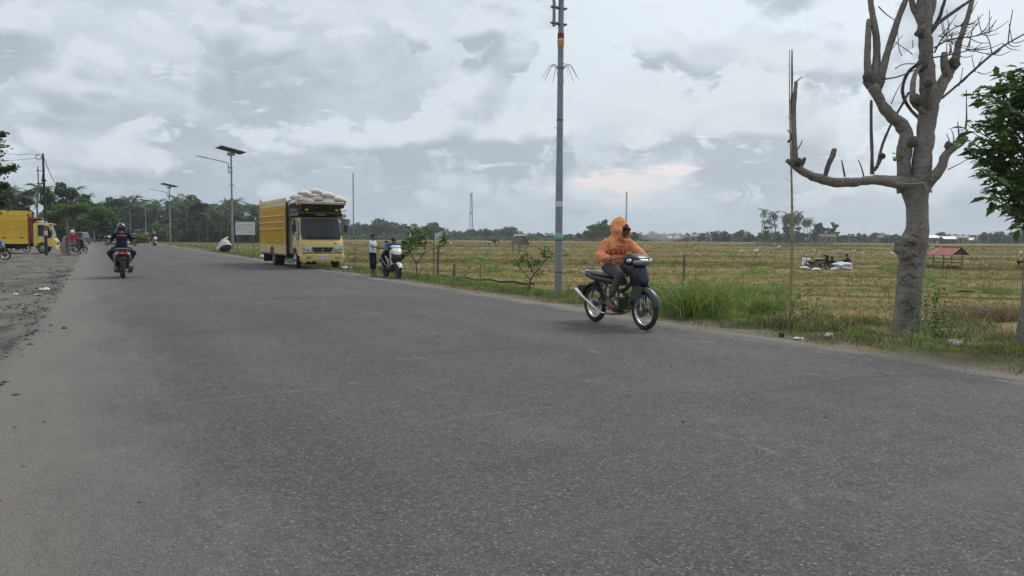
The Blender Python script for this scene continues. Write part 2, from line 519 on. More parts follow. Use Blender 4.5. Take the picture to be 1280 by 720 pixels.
def pos(T):
    g = T.n.new('ShaderNodeNewGeometry'); return g.outputs['Position']
def field_colour(T, P):
    """patchwork of cut rice: straw, olive and green, in long low strips lying across the view"""
    u = T.vmath('DOT_PRODUCT', P, tuple(CR)); v = T.vmath('DOT_PRODUCT', P, tuple(CF))
    vv = T.math('ADD', v, T.math('MULTIPLY', u, .13))
    q = T.comb(T.math('MULTIPLY', u, .22), vv, 0.0)
    n1 = T.noise(q, .085, 4, .6, .4)
    n2 = T.noise(q, .75, 5, .65)
    n3 = T.noise(P, 3.5, 4, .65)
    n4 = T.noise(T.comb(T.math('MULTIPLY', u, .12), vv, 3.0), .30, 3, .55)
    c = T.ramp(n1, [(.34, (.095, .118, .030)), (.44, (.175, .150, .052)), (.51, (.255, .190, .085)), (.58, (.190, .160, .062)), (.66, (.108, .130, .036))])
    c = T.mix(T.mapr(n4, .55, .68, 0, .75, True), c, (.340, .250, .105))
    c = T.mix(T.mapr(n4, .44, .34, 0, .70, True), c, (.085, .105, .028))
    c = T.mix(T.mapr(n2, .50, .72, 0, .65), c, (.090, .075, .030))
    c = T.mix(T.mapr(n3, .45, .75, 0, .55), c, (.245, .195, .090))
    # uncut green strips along the bunds
    vb = T.math('ADD', vv, T.math('MULTIPLY', T.noise(P, .12, 4, .6), 3.0)); bands = None
    for v0, w in ((31, .8), (36.5, .5), (46.5, 1.2), (60, 1.0), (70, 2.0), (92, 2.2), (118, 3.0), (165, 5.0), (235, 8.0)):
        b_ = T.mapr(T.math('ABSOLUTE', T.math('SUBTRACT', vb, v0 + 1.5)), w, w * .4, 0, 1, True)
        bands = b_ if bands is None else T.math('MAXIMUM', bands, b_)
    c = T.mix(T.math('MULTIPLY', bands, T.mapr(n2, .35, .55, .45, .92)), c, (.052, .066, .020))
    return c, n2, n3
def mk_ground():
    m, T, p = newmat('harvested_field_soil')
    P = pos(T); c, n2, n3 = field_colour(T, P)
    x = T.sep(P)[0]
    # verge: short grass over grey soil, dustier beside the asphalt
    nv = T.noise(P, 1.6, 5, .65); nf = T.noise(P, 14, 4, .7)
    g = T.ramp(nv, [(.34, (.075, .090, .030)), (.48, (.120, .118, .052)), (.58, (.185, .155, .100)), (.70, (.25, .21, .155))])
    g = T.mix(T.mapr(nf, .4, .7, 0, .5), g, (.07, .055, .035))
    xe = T.math('ADD', x, T.math('MULTIPLY', T.math('SUBTRACT', nv, .5), 1.5))
    g = T.mix(T.mapr(xe, 8.9, 8.0, 0, .9, True), g, (.215, .185, .150))
    c = T.mix(T.mapr(xe, 12.8, 10.8, 0, 1, True), c, g)
    T.l.new(c, p.inputs['Base Color']); p.inputs['Roughness'].default_value = .95
    p.inputs['Specular IOR Level'].default_value = .1
    bump(T, p, T.math('ADD', n3, T.math('MULTIPLY', nf, .5)), .8, .06)
    return m
def mk_dirt():
    m, T, p = newmat('packed_dirt_yard')
    P = pos(T)
    q = T.vmath('MULTIPLY', P, (1, .55, 1))
    n1 = T.noise(q, .55, 6, .6, .6); n2 = T.noise(P, 4.0, 6, .7); n3 = T.noise(P, 40, 4, .7)
    c = T.ramp(n1, [(.34, (.085, .078, .072)), (.45, (.160, .146, .132)), (.56, (.215, .195, .170)), (.70, (.125, .112, .100))])
    c = T.mix(T.mapr(n2, .50, .68, 0, .6), c, (.125, .112, .098))
    # worn black-top patches and damp ruts
    n4 = T.noise(T.vmath('MULTIPLY', P, (1, .4, 1)), 1.1, 5, .65, 1.2)
    c = T.mix(T.mapr(n4, .52, .62, 0, .85, True), c, (.070, .064, .058))
    v = T.voro(P, 30, 'F1', 'Distance'); vc = T.voro(P, 30, 'F1', 'Color')
    st = T.mapr(T.sep(vc)[0], .80, .82, 0, 1)
    c = T.mix(T.math('MULTIPLY', T.mapr(v, .36, .28, 0, 1), T.math('MULTIPLY', st, .8)), c, (.30, .285, .27))
    y = T.sep(P)[1]
    c = T.mix(T.mapr(n3, .45, .75, 0, .35), c, (.08, .072, .06))
    T.l.new(c, p.inputs['Base Color']); p.inputs['Roughness'].default_value = .93
    p.inputs['Specular IOR Level'].default_value = .15
    bump(T, p, T.math('ADD', T.math('ADD', n2, T.math('MULTIPLY', n3, .35)), T.math('MULTIPLY', n4, .8)), 1.0, .08)
    return m
def mk_asphalt():
    m, T, p = newmat('weathered_asphalt')
    P = pos(T); xx, yy, _ = T.sep(P)
    n1 = T.noise(T.vmath('MULTIPLY', P, (1, .35, 1)), .9, 5, .6); n2 = T.noise(P, 7, 5, .65); n3 = T.noise(P, 120, 3, .7)
    c = T.ramp(n1, [(.32, (.064, .059, .057)), (.5, (.088, .080, .077)), (.68, (.135, .122, .115))])
    c = T.mix(T.mapr(n2, .42, .70, 0, .5), c, (.088, .085, .086))
    # lengthwise traffic bands: polished wheel tracks and the darker oil strip
    for x0, w, a, k in ((1.6, .5, .22, (.150, .146, .144)), (3.1, .5, .2, (.150, .146, .144)), (5.1, .5, .2, (.148, .144, .142)), (6.7, .45, .25, (.150, .146, .142)), (2.35, .4, .28, (.086, .084, .086)), (5.9, .45, .28, (.086, .084, .086)), (4.1, .3, .15, (.145, .140, .136))):
        d = T.math('ABSOLUTE', T.math('SUBTRACT', T.math('ADD', xx, T.math('MULTIPLY', n1, .5)), x0 + .25))
        c = T.mix(T.mapr(d, w, 0, 0, a, True), c, k)
    # stones in the binder: many mid-grey, a few pale and a few dark
    va = T.sep(T.voro(P, 68, out='Color'))
    c = T.mix(T.mapr(va[0], 0, 1, .0, .55), c, (.052, .050, .050)); c = T.mix(T.mapr(va[1], .55, 1, 0, .42), c, (.215, .205, .195))
    nm = T.noise(P, 22, 4, .7); c = T.mix(T.mapr(nm, .50, .72, 0, .45), c, (.060, .057, .056)); c = T.mix(T.mapr(nm, .46, .30, 0, .30), c, (.190, .180, .172))
    for sc, lo in ((95, .26), (52, .20)):
        v = T.voro(P, sc); vc = T.sep(T.voro(P, sc, out='Color'))
        edge = T.mapr(v, .44, .30, 0, 1)
        c = T.mix(T.math('MULTIPLY', edge, T.mapr(vc[0], .66, .95, 0, .85)), c, (.27, .262, .25))
        c = T.mix(T.math('MULTIPLY', edge, T.mapr(vc[1], .70, .95, 0, .75)), c, (.050, .049, .050))
    c = T.mix(T.mapr(n3, .5, .8, 0, .5), c, (.055, .053, .052))
    # pale scuffs and a few thin cracks
    ns = T.noise(T.vmath('MULTIPLY', P, (1.4, .5, 1)), 1.7, 6, .7, .8)
    c = T.mix(T.mapr(ns, .62, .72, 0, .60, True), c, (.230, .212, .195))
    nk = T.noise(T.vmath('MULTIPLY', P, (.5, 1.6, 1)), .45, 6, .72, .4); c = T.mix(T.mapr(nk, .54, .66, 0, .55, True), c, (.062, .059, .058)); c = T.mix(T.mapr(nk, .46, .34, 0, .5, True), c, (.135, .124, .116))
    cr = T.voro(T.vmath('ADD', P, T.vmath('SCALE', T.noise(P, 1.6, 4, .6, color=True), .9)), .33, 'DISTANCE_TO_EDGE')
    crm = T.math('MULTIPLY', T.mapr(cr, .010, .003, 0, .75), T.mapr(T.noise(P, .35, 2), .56, .64, 0, .55))
    for sx0, sy0, rr_, wd in ((1.2, 6.5, 3.2, .022), (.2, 7.2, 2.6, .016), (3.9, 9.5, 5.0, .03), (2.6, 5.0, 6.5, .018)):
        dq = T.math('ABSOLUTE', T.math('SUBTRACT', T.vmath('DISTANCE', T.vmath('MULTIPLY', P, (1, 1, 0)), (sx0, sy0 - rr_, 0)), rr_))
        lim = T.mapr(T.vmath('DISTANCE', P, (sx0, sy0, 0)), .9, .3, 0, 1, True)
        c = T.mix(T.math('MULTIPLY', T.math('MULTIPLY', T.mapr(dq, wd, wd * .3, 0, .55), lim), T.mapr(n2, .4, .6, .2, 1)), c, (.26, .24, .22))
    c = T.mix(crm, c, (.035, .034, .034))
    # dust drifting over the edges
    nd = T.noise(T.vmath('MULTIPLY', P, (1, .3, 1)), 1.5, 6, .65, .5)
    xd = T.math('ADD', xx, T.math('MULTIPLY', T.math('SUBTRACT', nd, .5), 1.8))
    c = T.mix(T.math('MULTIPLY', T.mapr(xd, .9, -.6, 0, .85, True), T.mapr(n3, .2, .6, .75, 1)), c, (.200, .180, .158))
    c = T.mix(T.math('MULTIPLY', T.mapr(xd, 7.35, 8.0, 0, .85, True), T.mapr(n3, .2, .6, .75, 1)), c, (.225, .200, .172))
    T.l.new(c, p.inputs['Base Color'])
    T.l.new(T.mapr(n2, .3, .7, .72, .90), p.inputs['Roughness'])
    p.inputs['Specular IOR Level'].default_value = .32
    h = T.math('ADD', T.mapr(T.voro(P, 95), .1, .5, 1, 0), T.math('MULTIPLY', n3, .8))
    h = T.math('SUBTRACT', h, T.math('MULTIPLY', crm, 2.0))
    bump(T, p, h, .8, .008)
    return m
M_GROUND, M_DIRT, M_ASPH = mk_ground(), mk_dirt(), mk_asphalt()
def mk_edge_line():
    m, T, p = newmat('worn_white_road_paint')
    P = pos(T)
    n = T.noise(P, 9, 6, .75); n2 = T.noise(P, .8, 3, .6)
    T.l.new(T.mix(T.noise(P, 20, 3), (.42, .40, .37), (.60, .58, .55)), p.inputs['Base Color'])
    p.inputs['Roughness'].default_value = .8
    T.l.new(T.math('MULTIPLY', T.mapr(n, .53, .66, 0, .55), T.mapr(n2, .38, .55, .15, 1)), p.inputs['Alpha'])
    return m

xs = spread([(-3000, -400, 260), (-400, -60, 30), (-60, -14, 3), (-14, -.9, .22), (-.9, 7.6, 2.2), (7.6, 24, .2), (24, 60, .8), (60, 200, 5), (200, 800, 40), (800, 3000, 275)])
ys = spread([(-3000, -200, 400), (-200, -10, 20), (-10, 3, 1), (3, 46, .35), (46, 110, 1.1), (110, 300, 6), (300, 900, 40), (900, 3000, 300)])
def hland(x, y):
    z = height(x, y)
    return z - .05 * (sm(x, -1.3, -.9) * (1 - sm(x, 7.3, 7.9)))    # tucked under the road slab
g = grid_obj('ground', xs, ys, [M_GROUND, M_DIRT], zf=hland)
me = g.data
cx = np.empty(len(me.polygons) * 3, np.float32); me.polygons.foreach_get('center', cx); cx = cx.reshape(-1, 3)
me.polygons.foreach_set('material_index', ((cx[:, 0] < 4) & (cx[:, 0] > -45)).astype(np.int32))
# asphalt slab with ragged edges
ry = spread([(-60, 2, 4), (2, 60, .18), (60, 160, 1.0), (160, 420, 8)])
rx = np.array([0, .012, .03, .06, .12, .25, .4, .55, .7, .82, .9, .95, .975, .99, 1.0])
lo = -.95 + .16 * wob(ry * 0, ry, .55, 1) + .07 * wob(ry * 0, ry, 2.9, 2) + .04 * wob(ry * 0, ry, 9.1, 2) - .6 * sm(-ry, 0, 3)
hi = 8.0 + .10 * wob(ry * 0, ry, .9) + .05 * wob(ry * 0, ry, 3.1) + .03 * wob(ry * 0, ry, 8.3)
X = lo[:, None] + (hi - lo)[:, None] * rx[None, :]
Y = np.repeat(ry[:, None], len(rx), 1)
Z = .016 + .03 * (1 - ((X - 3.5) / 4.6) ** 2).clip(0, 1) + .004 * wob(X, Y, 1.1)
Z[:, 0] = Z[:, -1] = -.05
V = np.stack([X.ravel(), Y.ravel(), Z.ravel()], 1); w = len(rx)
i = np.arange((w - 1) * (len(ry) - 1)); a = (i // (w - 1)) * w + i % (w - 1)
tag(raw_obj('road', V, np.stack([a, a + 1, a + w + 1, a + w], 1), M_ASPH, smooth=True), kind='structure')
RZ = .03      # road surface level, about
ey = spread([(-5, 60, .5), (60, 160, 4)])
def rz_at(x): return .016 + .03 * max(0, min(1, 1 - ((x - 3.5) / 4.6) ** 2))
ln = MB()
for k in range(len(ey) - 1):
    a, b = ey[k], ey[k + 1]
    wa = .03 * math.sin(a * .7); wb = .03 * math.sin(b * .7)
    za = rz_at(7.35) + .010
    ln.quad((7.36 + wa, a, za), (7.46 + wa, a, za - .001), (7.46 + wb, b, za - .001), (7.36 + wb, b, za))
tag(ln.obj('road_edge_line', mk_edge_line(), smooth=0), kind='structure')

# ---- low earth bunds between the paddies
def mk_leaf(name, stops, rough=.6, trans=.25, nscale=.35, translucent=True):
    """leaf / blade colour: varies blade by blade (attribute r) and clump by clump"""
    m, T, p = newmat(name)
    at_ = T.n.new('ShaderNodeAttribute'); at_.attribute_name = 'r'
    P = pos(T)
    n = T.noise(P, nscale, 3, .6)
    f = T.math('ADD', T.math('MULTIPLY', at_.outputs['Fac'], .55), T.math('MULTIPLY', n, .9))
    c = T.ramp(T.math('SUBTRACT', f, .22), stops)
    T.l.new(c, p.inputs['Base Color']); p.inputs['Roughness'].default_value = rough
    p.inputs['Specular IOR Level'].default_value = .3
    if translucent:
        tr = T.n.new('ShaderNodeBsdfTranslucent'); T.l.new(c, tr.inputs['Color'])
        ms = T.n.new('ShaderNodeMixShader'); ms.inputs[0].default_value = trans
        T.l.new(p.outputs[0], ms.inputs[1]); T.l.new(tr.outputs[0], ms.inputs[2])
        out = [x for x in T.n if x.type == 'OUTPUT_MATERIAL'][0]
        T.l.new(ms.outputs[0], out.inputs['Surface'])
    return m
def mk_field_blade():
    m, T, p = newmat('stubble_blades')
    P = pos(T); c, n2, n3 = field_colour(T, P)
    at_ = T.n.new('ShaderNodeAttribute'); at_.attribute_name = 'r'
    c = T.mix(T.math('MULTIPLY', at_.outputs['Fac'], .6), c, (.30, .245, .115))
    c = T.mix(T.mapr(at_.outputs['Fac'], .30, 0, 0, .35), c, (.12, .16, .04))
    T.l.new(c, p.inputs['Base Color']); p.inputs['Roughness'].default_value = .8
    p.inputs['Specular IOR Level'].default_value = .15
    tr = T.n.new('ShaderNodeBsdfTranslucent'); T.l.new(c, tr.inputs['Color']); ms = T.n.new('ShaderNodeMixShader'); ms.inputs[0].default_value = .35
    T.l.new(p.outputs[0], ms.inputs[1]); T.l.new(tr.outputs[0], ms.inputs[2]); T.l.new(ms.outputs[0], [x for x in T.n if x.type == 'OUTPUT_MATERIAL'][0].inputs['Surface'])
    return m
M_STUB = mk_field_blade()
M_VERGE = mk_leaf('verge_grass_blades', [(.15, (.070, .098, .024)), (.45, (.125, .150, .045)), (.62, (.200, .190, .080)), (.82, (.36, .29, .16))], nscale=.9)
M_TALL = mk_leaf('lush_grass_blades', [(.10, (.070, .130, .022)), (.45, (.150, .240, .044)), (.72, (.250, .320, .080)), (.95, (.38, .36, .16))], nscale=1.1)
M_BUND = mat('bund_soil', (.085, .078, .040), .95, var=.35, vscale=2.0, bmp=.8, bscale=9, bdist=.05)

def blades(name, xy, h, w, lean, mtl, segs=2, parent=None, zoff=0.0, kind='stuff', pivot=None, rvals=None, zs=None):
    """grass: one tapering blade per row of xy"""
    n = len(xy)
    x, y = xy[:, 0], xy[:, 1]
    z = (height(x, y) if zs is None else zs) + zoff
    a = nrs.uniform(0, 2 * PI, n); ux, uy = np.cos(a), np.sin(a)         # width direction
    b = nrs.uniform(0, 2 * PI, n) if pivot is None else pivot
    lx, ly = np.cos(b) * lean * h, np.sin(b) * lean * h
    rows = []
    if segs == 1: tt = [(0, 1.0), (1, 0)]
    elif segs == 2: tt = [(0, 1.0), (.55, .75), (1, 0)]
    else: tt = [(0, .8), (.4, 1.0), (.75, .7), (1, 0)]
    for t, ww in tt:
        cxx = x + lx * t * t; cyy = y + ly * t * t; czz = z - .02 * (t == 0) + h * (t - .25 * lean * t * t)
        if ww > 0:
            rows.append(np.stack([cxx - ux * w * ww / 2, cyy - uy * w * ww / 2, czz], 1))
            rows.append(np.stack([cxx + ux * w * ww / 2, cyy + uy * w * ww / 2, czz], 1))
        else: rows.append(np.stack([cxx, cyy, czz], 1))
    k = len(rows)
    V = np.stack(rows, 1).reshape(-1, 3)
    base = np.arange(n) * k; T3 = []
    for s_ in range(len(tt) - 1):
        a0 = 2 * s_
        if tt[s_ + 1][1] > 0:
            T3.append(np.stack([base + a0, base + a0 + 1, base + a0 + 3], 1)); T3.append(np.stack([base + a0, base + a0 + 3, base + a0 + 2], 1))
        else: T3.append(np.stack([base + a0, base + a0 + 1, base + a0 + 2], 1))
    r = np.repeat(nrs.uniform(0, 1, n) if rvals is None else rvals, k)
    o = raw_obj(name, V, np.concatenate(T3), mtl, attrs={'r': r})
    if parent is None: tag(o, kind=kind)
    return o

def in_view(x, y, margin=.12, near=0):
    d = x * CF.x + y * CF.y; l = x * CR.x + y * CR.y
    t = l / np.maximum(d, .1)
    return (d > near) & (np.abs(t) < .667 + margin)
def scatter(x0, x1, y0, y1, n):
    p = np.stack([nrs.uniform(x0, x1, n), nrs.uniform(y0, y1, n)], 1)
    return p[in_view(p[:, 0], p[:, 1])]
# rice stubble: hills of short stalks, finer near the road
def tufts(name, pts, per, h, w, spreadr, lean, mtl, rv=None, segs=1):
    n = len(pts)
    P = np.repeat(pts, per, 0) + nrs.normal(0, spreadr, (n * per, 2))
    hh = h * nrs.uniform(.5, 1.25, n * per) * np.repeat(nrs.uniform(.6, 1.3, n), per)
    r = np.clip(np.repeat(nrs.uniform(0, 1, n), per) * .7 + nrs.uniform(0, .3, n * per), 0, 1)
    return blades(name, P, hh, w, nrs.uniform(.1, lean, n * per), mtl, segs, rvals=r if rv is None else rv)
def jgrid(x0, x1, y0, y1, st, j=.55):
    gx, gy = np.meshgrid(np.arange(x0, x1, st), np.arange(y0, y1, st))
    p = np.stack([gx.ravel(), gy.ravel()], 1); p = p + nrs.uniform(-j, j, p.shape) * st
    return p[in_view(p[:, 0], p[:, 1])]
def dist(p): return p[:, 0] * CF.x + p[:, 1] * CF.y
pf = jgrid(11.2, 60, -8, 62, .27); d = dist(pf); pf = pf[(d < 36)]
keep = nrs.uniform(0, 1, len(pf)) < .25 + .75 * sm(wob(pf[:, 0], pf[:, 1], .33), -.5, .2)
tag(tufts('rice_stubble', pf[keep], 7, .115, .016, .035, .7, M_STUB), 'short cut rice stubble in the near paddies', 'stubble')
pf = jgrid(11.5, 130, -30, 140, .62); d = dist(pf); pf = pf[(d >= 34) & (d < 90)]
tag(tufts('rice_stubble', pf, 8, .14, .045, .12, .8, M_STUB), 'rice stubble across the middle paddies', 'stubble')
pf = jgrid(14, 320, -120, 330, 2.3, .5); d = dist(pf); pf = pf[(d >= 85) & (d < 300)]
tag(tufts('rice_stubble', pf, 7, .17, .22, .5, .8, M_STUB), 'rice stubble and rough grass in the far paddies', 'stubble')
# straw lying in swaths
def straw(name, n, region, mtl, label):
    p = region(n); m = len(p)
    a = nrs.uniform(0, 2 * PI, m)
    o = blades(name, p, np.full(m, .03) + nrs.uniform(0, .06, m), .012, nrs.uniform(3, 9, m), mtl, 1, pivot=a)
    return tag(o, label, 'straw')
M_STRAW = mk_leaf('dry_straw', [(.1, (.17, .135, .065)), (.5, (.27, .22, .12)), (.9, (.36, .30, .18))], trans=.1)
straw('loose_straw', 26000, lambda n: (lambda p: p[(nrs.uniform(0, 1, len(p)) < sm(wob(p[:, 0], p[:, 1], .5, 3), -.1, .5)) & (dist(p) < 34)])(scatter(12, 45, -6, 45, n)), M_STRAW, 'loose dry straw lying on the cut field')

# verge grass: patchy turf on the shoulder
vp = scatter(8.15, 13.2, .5, 75, 330000)
d = dist(vp)
pr = sm(vp[:, 0], 8.15, 9.4) * (.22 + .82 * sm(wob(vp[:, 0], vp[:, 1], 1.7, 1) + .5 * wob(vp[:, 0], vp[:, 1], 5.3), -.35, .35)) * np.where(d < 22, 1, np.where(d < 40, .55, .3))
vp = vp[nrs.uniform(0, 1, len(vp)) < pr]; d = dist(vp)
hgt = (.025 + .085 * nrs.uniform(0, 1, len(vp)) ** 1.9) * (.55 + .9 * sm(wob(vp[:, 0], vp[:, 1], 2.6, 5), -.5, .6)) * (1 + .9 * sm(vp[:, 0], 9.8, 12.5)) * (1 + .6 * wob(vp[:, 0], vp[:, 1], 1.1, 2).clip(0, 1))
tag(blades('verge_grass', vp, hgt, .007 + .0005 * d.clip(0, 60), nrs.uniform(.2, 1.1, len(vp)), M_VERGE), 'short patchy grass along the road shoulder', 'grass')
# coarser clumps dotted on the verge
cp = scatter(8.9, 12.8, 2, 60, 1500)
cpr = nrs.uniform(0, 1, len(cp)) < .25 + .75 * sm(wob(cp[:, 0], cp[:, 1], 1.3, 7), -.2, .4); cp = cp[cpr]
tag(tufts('grass_clumps', cp, 36, .155, .012, .075, 1.2, M_TALL, segs=2), 'ragged grass clumps on the verge', 'grass')
wp = scatter(-1.2, -60, 30, 100, 10)
# tall lush grass behind the orange rider and between the trunks
def tall(name, cens, label, h=.62, mtl=None, per=170, w=.016):
    P = []; H = []
    for (px, py, r, k) in cens:
        c = atf(px, py)
        n = int(per * k)
        P.append(np.stack([c.x + nrs.normal(0, r, n), c.y + nrs.normal(0, r, n)], 1)); H.append(np.full(n, h * k ** .4) * nrs.uniform(.45, 1.2, n))
    P = np.concatenate(P); H = np.concatenate(H)
    o = blades(name, P, H, w, nrs.uniform(.3, 1.3, len(P)), mtl or M_TALL, 3)
    return tag(o, label, 'grass')
tall('tall_grass', [(815 + i * 11 + rnd.uniform(-4, 4), 387 - 7 * math.sin(i * .9) + rnd.uniform(-3, 3), .24, rnd.uniform(.8, 1.9)) for i in range(15)] +
     [(830 + i * 16, 378 + rnd.uniform(-3, 3), .26, rnd.uniform(.8, 1.5)) for i in range(10)], 'tall lush grass clump at the roadside behind the motorcycle', .60, None, 230)
tall('tall_grass', [(985 + i * 9 + rnd.uniform(-6, 6), 403 + i * .5 + rnd.uniform(-9, 9), .26, rnd.uniform(.3, 1.0)) for i in range(32)], 'knee-high grass round the foot of the pruned tree', .31, M_VERGE, 200)
M_DRY = mk_leaf('dry_brown_grass', [(.1, (.13, .095, .045)), (.5, (.22, .165, .085)), (.9, (.30, .24, .13))], trans=.15)
tall('dry_grass', [(1188 + i * 4.2 + rnd.uniform(-3, 3), 398 + rnd.uniform(-9, 3), .34, rnd.uniform(.5, 1.1)) for i in range(27)], 'stand of dry brown grass at the field edge beyond the pruned tree', .34, M_DRY, 260, .014)
tall('tall_grass', [(540 + i * 14 + rnd.uniform(-6, 6), 347 + rnd.uniform(-3, 3), .35, rnd.uniform(.3, .7)) for i in range(10)] +
     [(700 + i * 13, 366 + rnd.uniform(-4, 2), .2, rnd.uniform(.3, .7)) for i in range(8)] + [(430 + i * 15, 333 + i * .8, .3, .4) for i in range(8)], 'weedy grass at the top of the field bank', .36, M_TALL, 120)
tall('tall_grass', [(205 + i * 8, 303.5 + i * .75, .9, .8) for i in range(17)], 'rank green grass beside the road near the street lamps', .5, M_TALL, 130, .05)
# bunds: low ridges with a fringe of grass
def bund(px0, d0, px1, d1, w=.7, h=.22, fringe=1.0, dense=17):
    a, b = atd(px0, d0), atd(px1, d1)
    L = (b - a).length; n = max(6, int(L / max(.8, d0 * .02)))
    t = (b - a).normalized(); s_ = Vector((-t.y, t.x, 0))
    rings = []
    cs = []
    for i in range(n + 1):
        u = i / n; p = a.lerp(b, u) + s_ * (math.sin(u * L * .07 + d0) * 1.1 + math.sin(u * L * .31 + d0) * .25)
        cs.append(p)
        k = h * (1 + .35 * math.sin(u * L * .8 + d0) + .2 * math.sin(u * L * 2.3))
        z0 = hz(p.x, p.y) - .08
        rings.append([p + s_ * (-w) + Vector((0, 0, z0)), p + s_ * (-w * .45) + Vector((0, 0, z0 + .08 + k * .8)), p + Vector((0, 0, z0 + .08 + k)), p + s_ * (w * .5) + Vector((0, 0, z0 + .08 + k * .75)), p + s_ * w + Vector((0, 0, z0))])
    m = MB(); m.loft(rings, closed_ring=False)
    tag(m.obj('bund', M_GROUND, smooth=80), 'low earth bund between two paddies', None, None, 'structure')
    for _ in range(int(L * dense * fringe / max(1, d0 / 30))):
        u = rnd.random() ** 1.0 * n; i = min(int(u), n - 1)
        p = cs[i].lerp(cs[i + 1], u - i) + s_ * rnd.uniform(-w * .8, w * .8)
        if math.sin(u * 1.3 + d0) + rnd.uniform(-.8, .8) > -.5: BP.append((p.x, p.y, d0))
BP = []
for bb in ((395, 47, 700, 43), (700, 43, 1010, 41), (560, 30, 705, 27), (870, 33, 1290, 30), (300, 66, 900, 64), (900, 62, 1300, 55), (200, 92, 1300, 84), (330, 128, 1300, 118), (330, 175, 1320, 165), (330, 235, 1320, 215), (330, 320, 1320, 290), (640, 44, 600, 90), (905, 42, 960, 63), (1190, 31, 1130, 58)):
    bund(bb[0], bb[1], bb[2], bb[3], w=.45 + bb[1] * .004, h=.10 + bb[1] * .0009)
BP = np.array(BP); bd = BP[:, 2]
for lo_, hi_, nm in ((0, 50, 'near'), (50, 130, 'middle'), (130, 400, 'far')):
    s_ = BP[(bd >= lo_) & (bd < hi_)]
    k = {'near': (16, .30, .014, .09), 'middle': (12, .36, .05, .2), 'far': (8, .42, .16, .5)}[nm]
    tag(tufts('bund_grass', s_[:, :2], k[0], k[1], k[2], k[3], 1.0, M_TALL if nm == 'near' else M_VERGE, segs=2), 'grass fringing the %s paddy bunds' % nm, 'grass')

# pebbles and asphalt crumbs
def stones(name, xy, s0, s1, mtl, label, zoff=0):
    n = len(xy)
    base = np.array([(1, 0, 0), (0, 1, 0), (-1, 0, 0), (0, -1, 0), (0, 0, .7), (0, 0, -.5)], float)
    tri = np.array([(0, 1, 4), (1, 2, 4), (2, 3, 4), (3, 0, 4), (1, 0, 5), (2, 1, 5), (3, 2, 5), (0, 3, 5)])
    sc = s0 * (s1 / s0) ** (nrs.uniform(0, 1, n) ** 2.2)
    a = nrs.uniform(0, 2 * PI, n)
    B = base[None] * (1 + nrs.uniform(-.35, .35, (n, 6, 3))) * sc[:, None, None]
    x = B[..., 0] * np.cos(a)[:, None] - B[..., 1] * np.sin(a)[:, None]; y = B[..., 0] * np.sin(a)[:, None] + B[..., 1] * np.cos(a)[:, None]
    z = np.where((xy[:, 0] > -.9) & (xy[:, 0] < 7.9), .016 + .03 * (1 - ((xy[:, 0] - 3.5) / 4.6) ** 2).clip(0, 1), height(xy[:, 0], xy[:, 1]))
    V = np.stack([x + xy[:, :1], y + xy[:, 1:], B[..., 2] + z[:, None] + sc[:, None] * .15], -1).reshape(-1, 3)
    F = (tri[None] + (np.arange(n) * 6)[:, None, None]).reshape(-1, 3)
    o = raw_obj(name, V, F, mtl, attrs={'r': np.repeat(nrs.uniform(0, 1, n), 6)})
    return tag(o, label, 'gravel', kind='stuff')
M_STONE = mk_leaf('roadside_stone', [(.1, (.055, .050, .046)), (.5, (.115, .104, .094)), (.9, (.26, .24, .22))], .9, translucent=False)
p1 = scatter(-9, -.4, 4, 40, 5200); p1 = p1[nrs.uniform(0, 1, len(p1)) < sm(wob(p1[:, 0], p1[:, 1], .9), -.4, .5)]
pe = scatter(-3.2, -.7, 4, 34, 16000); pe = pe[nrs.uniform(0, 1, len(pe)) < sm(wob(pe[:, 0], pe[:, 1], 1.6, 2) + .6 * wob(pe[:, 0], pe[:, 1], 4.3), -.1, .5)]
p1 = np.concatenate([p1, pe])
stones('yard_gravel', p1, .005, .040, M_STONE, 'loose stones and asphalt crumbs in the dirt yard')
p1 = np.concatenate([scatter(7.75, 9.4, 2, 50, 4200), scatter(-.9, 7.9, 3, 26, 700)])
stones('shoulder_gravel', p1, .003, .014, M_STONE, 'small stones along the dusty road edge')

# ================================================================ trees
def leafcloud(name, cen, size, aspect, mtl, parent=None, up=.35, rv=None, droop=0.0, fold=False):
    """one bent leaf (two triangles, or a folded pair of quads) per centre"""
    n = len(cen)
    d = nrs.normal(0, 1, (n, 3)); d[:, 2] = d[:, 2] * .5 - droop
    d /= np.linalg.norm(d, axis=1)[:, None]
    nn = nrs.normal(0, 1, (n, 3)); nn[:, 2] += up * 3
    s_ = np.cross(d, nn); s_ /= np.maximum(np.linalg.norm(s_, axis=1), 1e-6)[:, None]
    u = np.cross(s_, d)
    L = (size * nrs.uniform(.6, 1.3, n))[:, None]; Wd = L * aspect
    a = cen; b = cen + d * L * .55 + s_ * Wd * .5 - u * L * .06; c = cen + d * L; e = cen + d * L * .55 - s_ * Wd * .5 - u * L * .06
    V = np.stack([a, b, c, e], 1).reshape(-1, 3)
    i = np.arange(n) * 4
    F = np.concatenate([np.stack([i, i + 1, i + 2], 1), np.stack([i, i + 2, i + 3], 1)])
    return raw_obj(name, V, F, mtl, parent, attrs={'r': np.repeat(nrs.uniform(0, 1, n) if rv is None else rv, 4)})
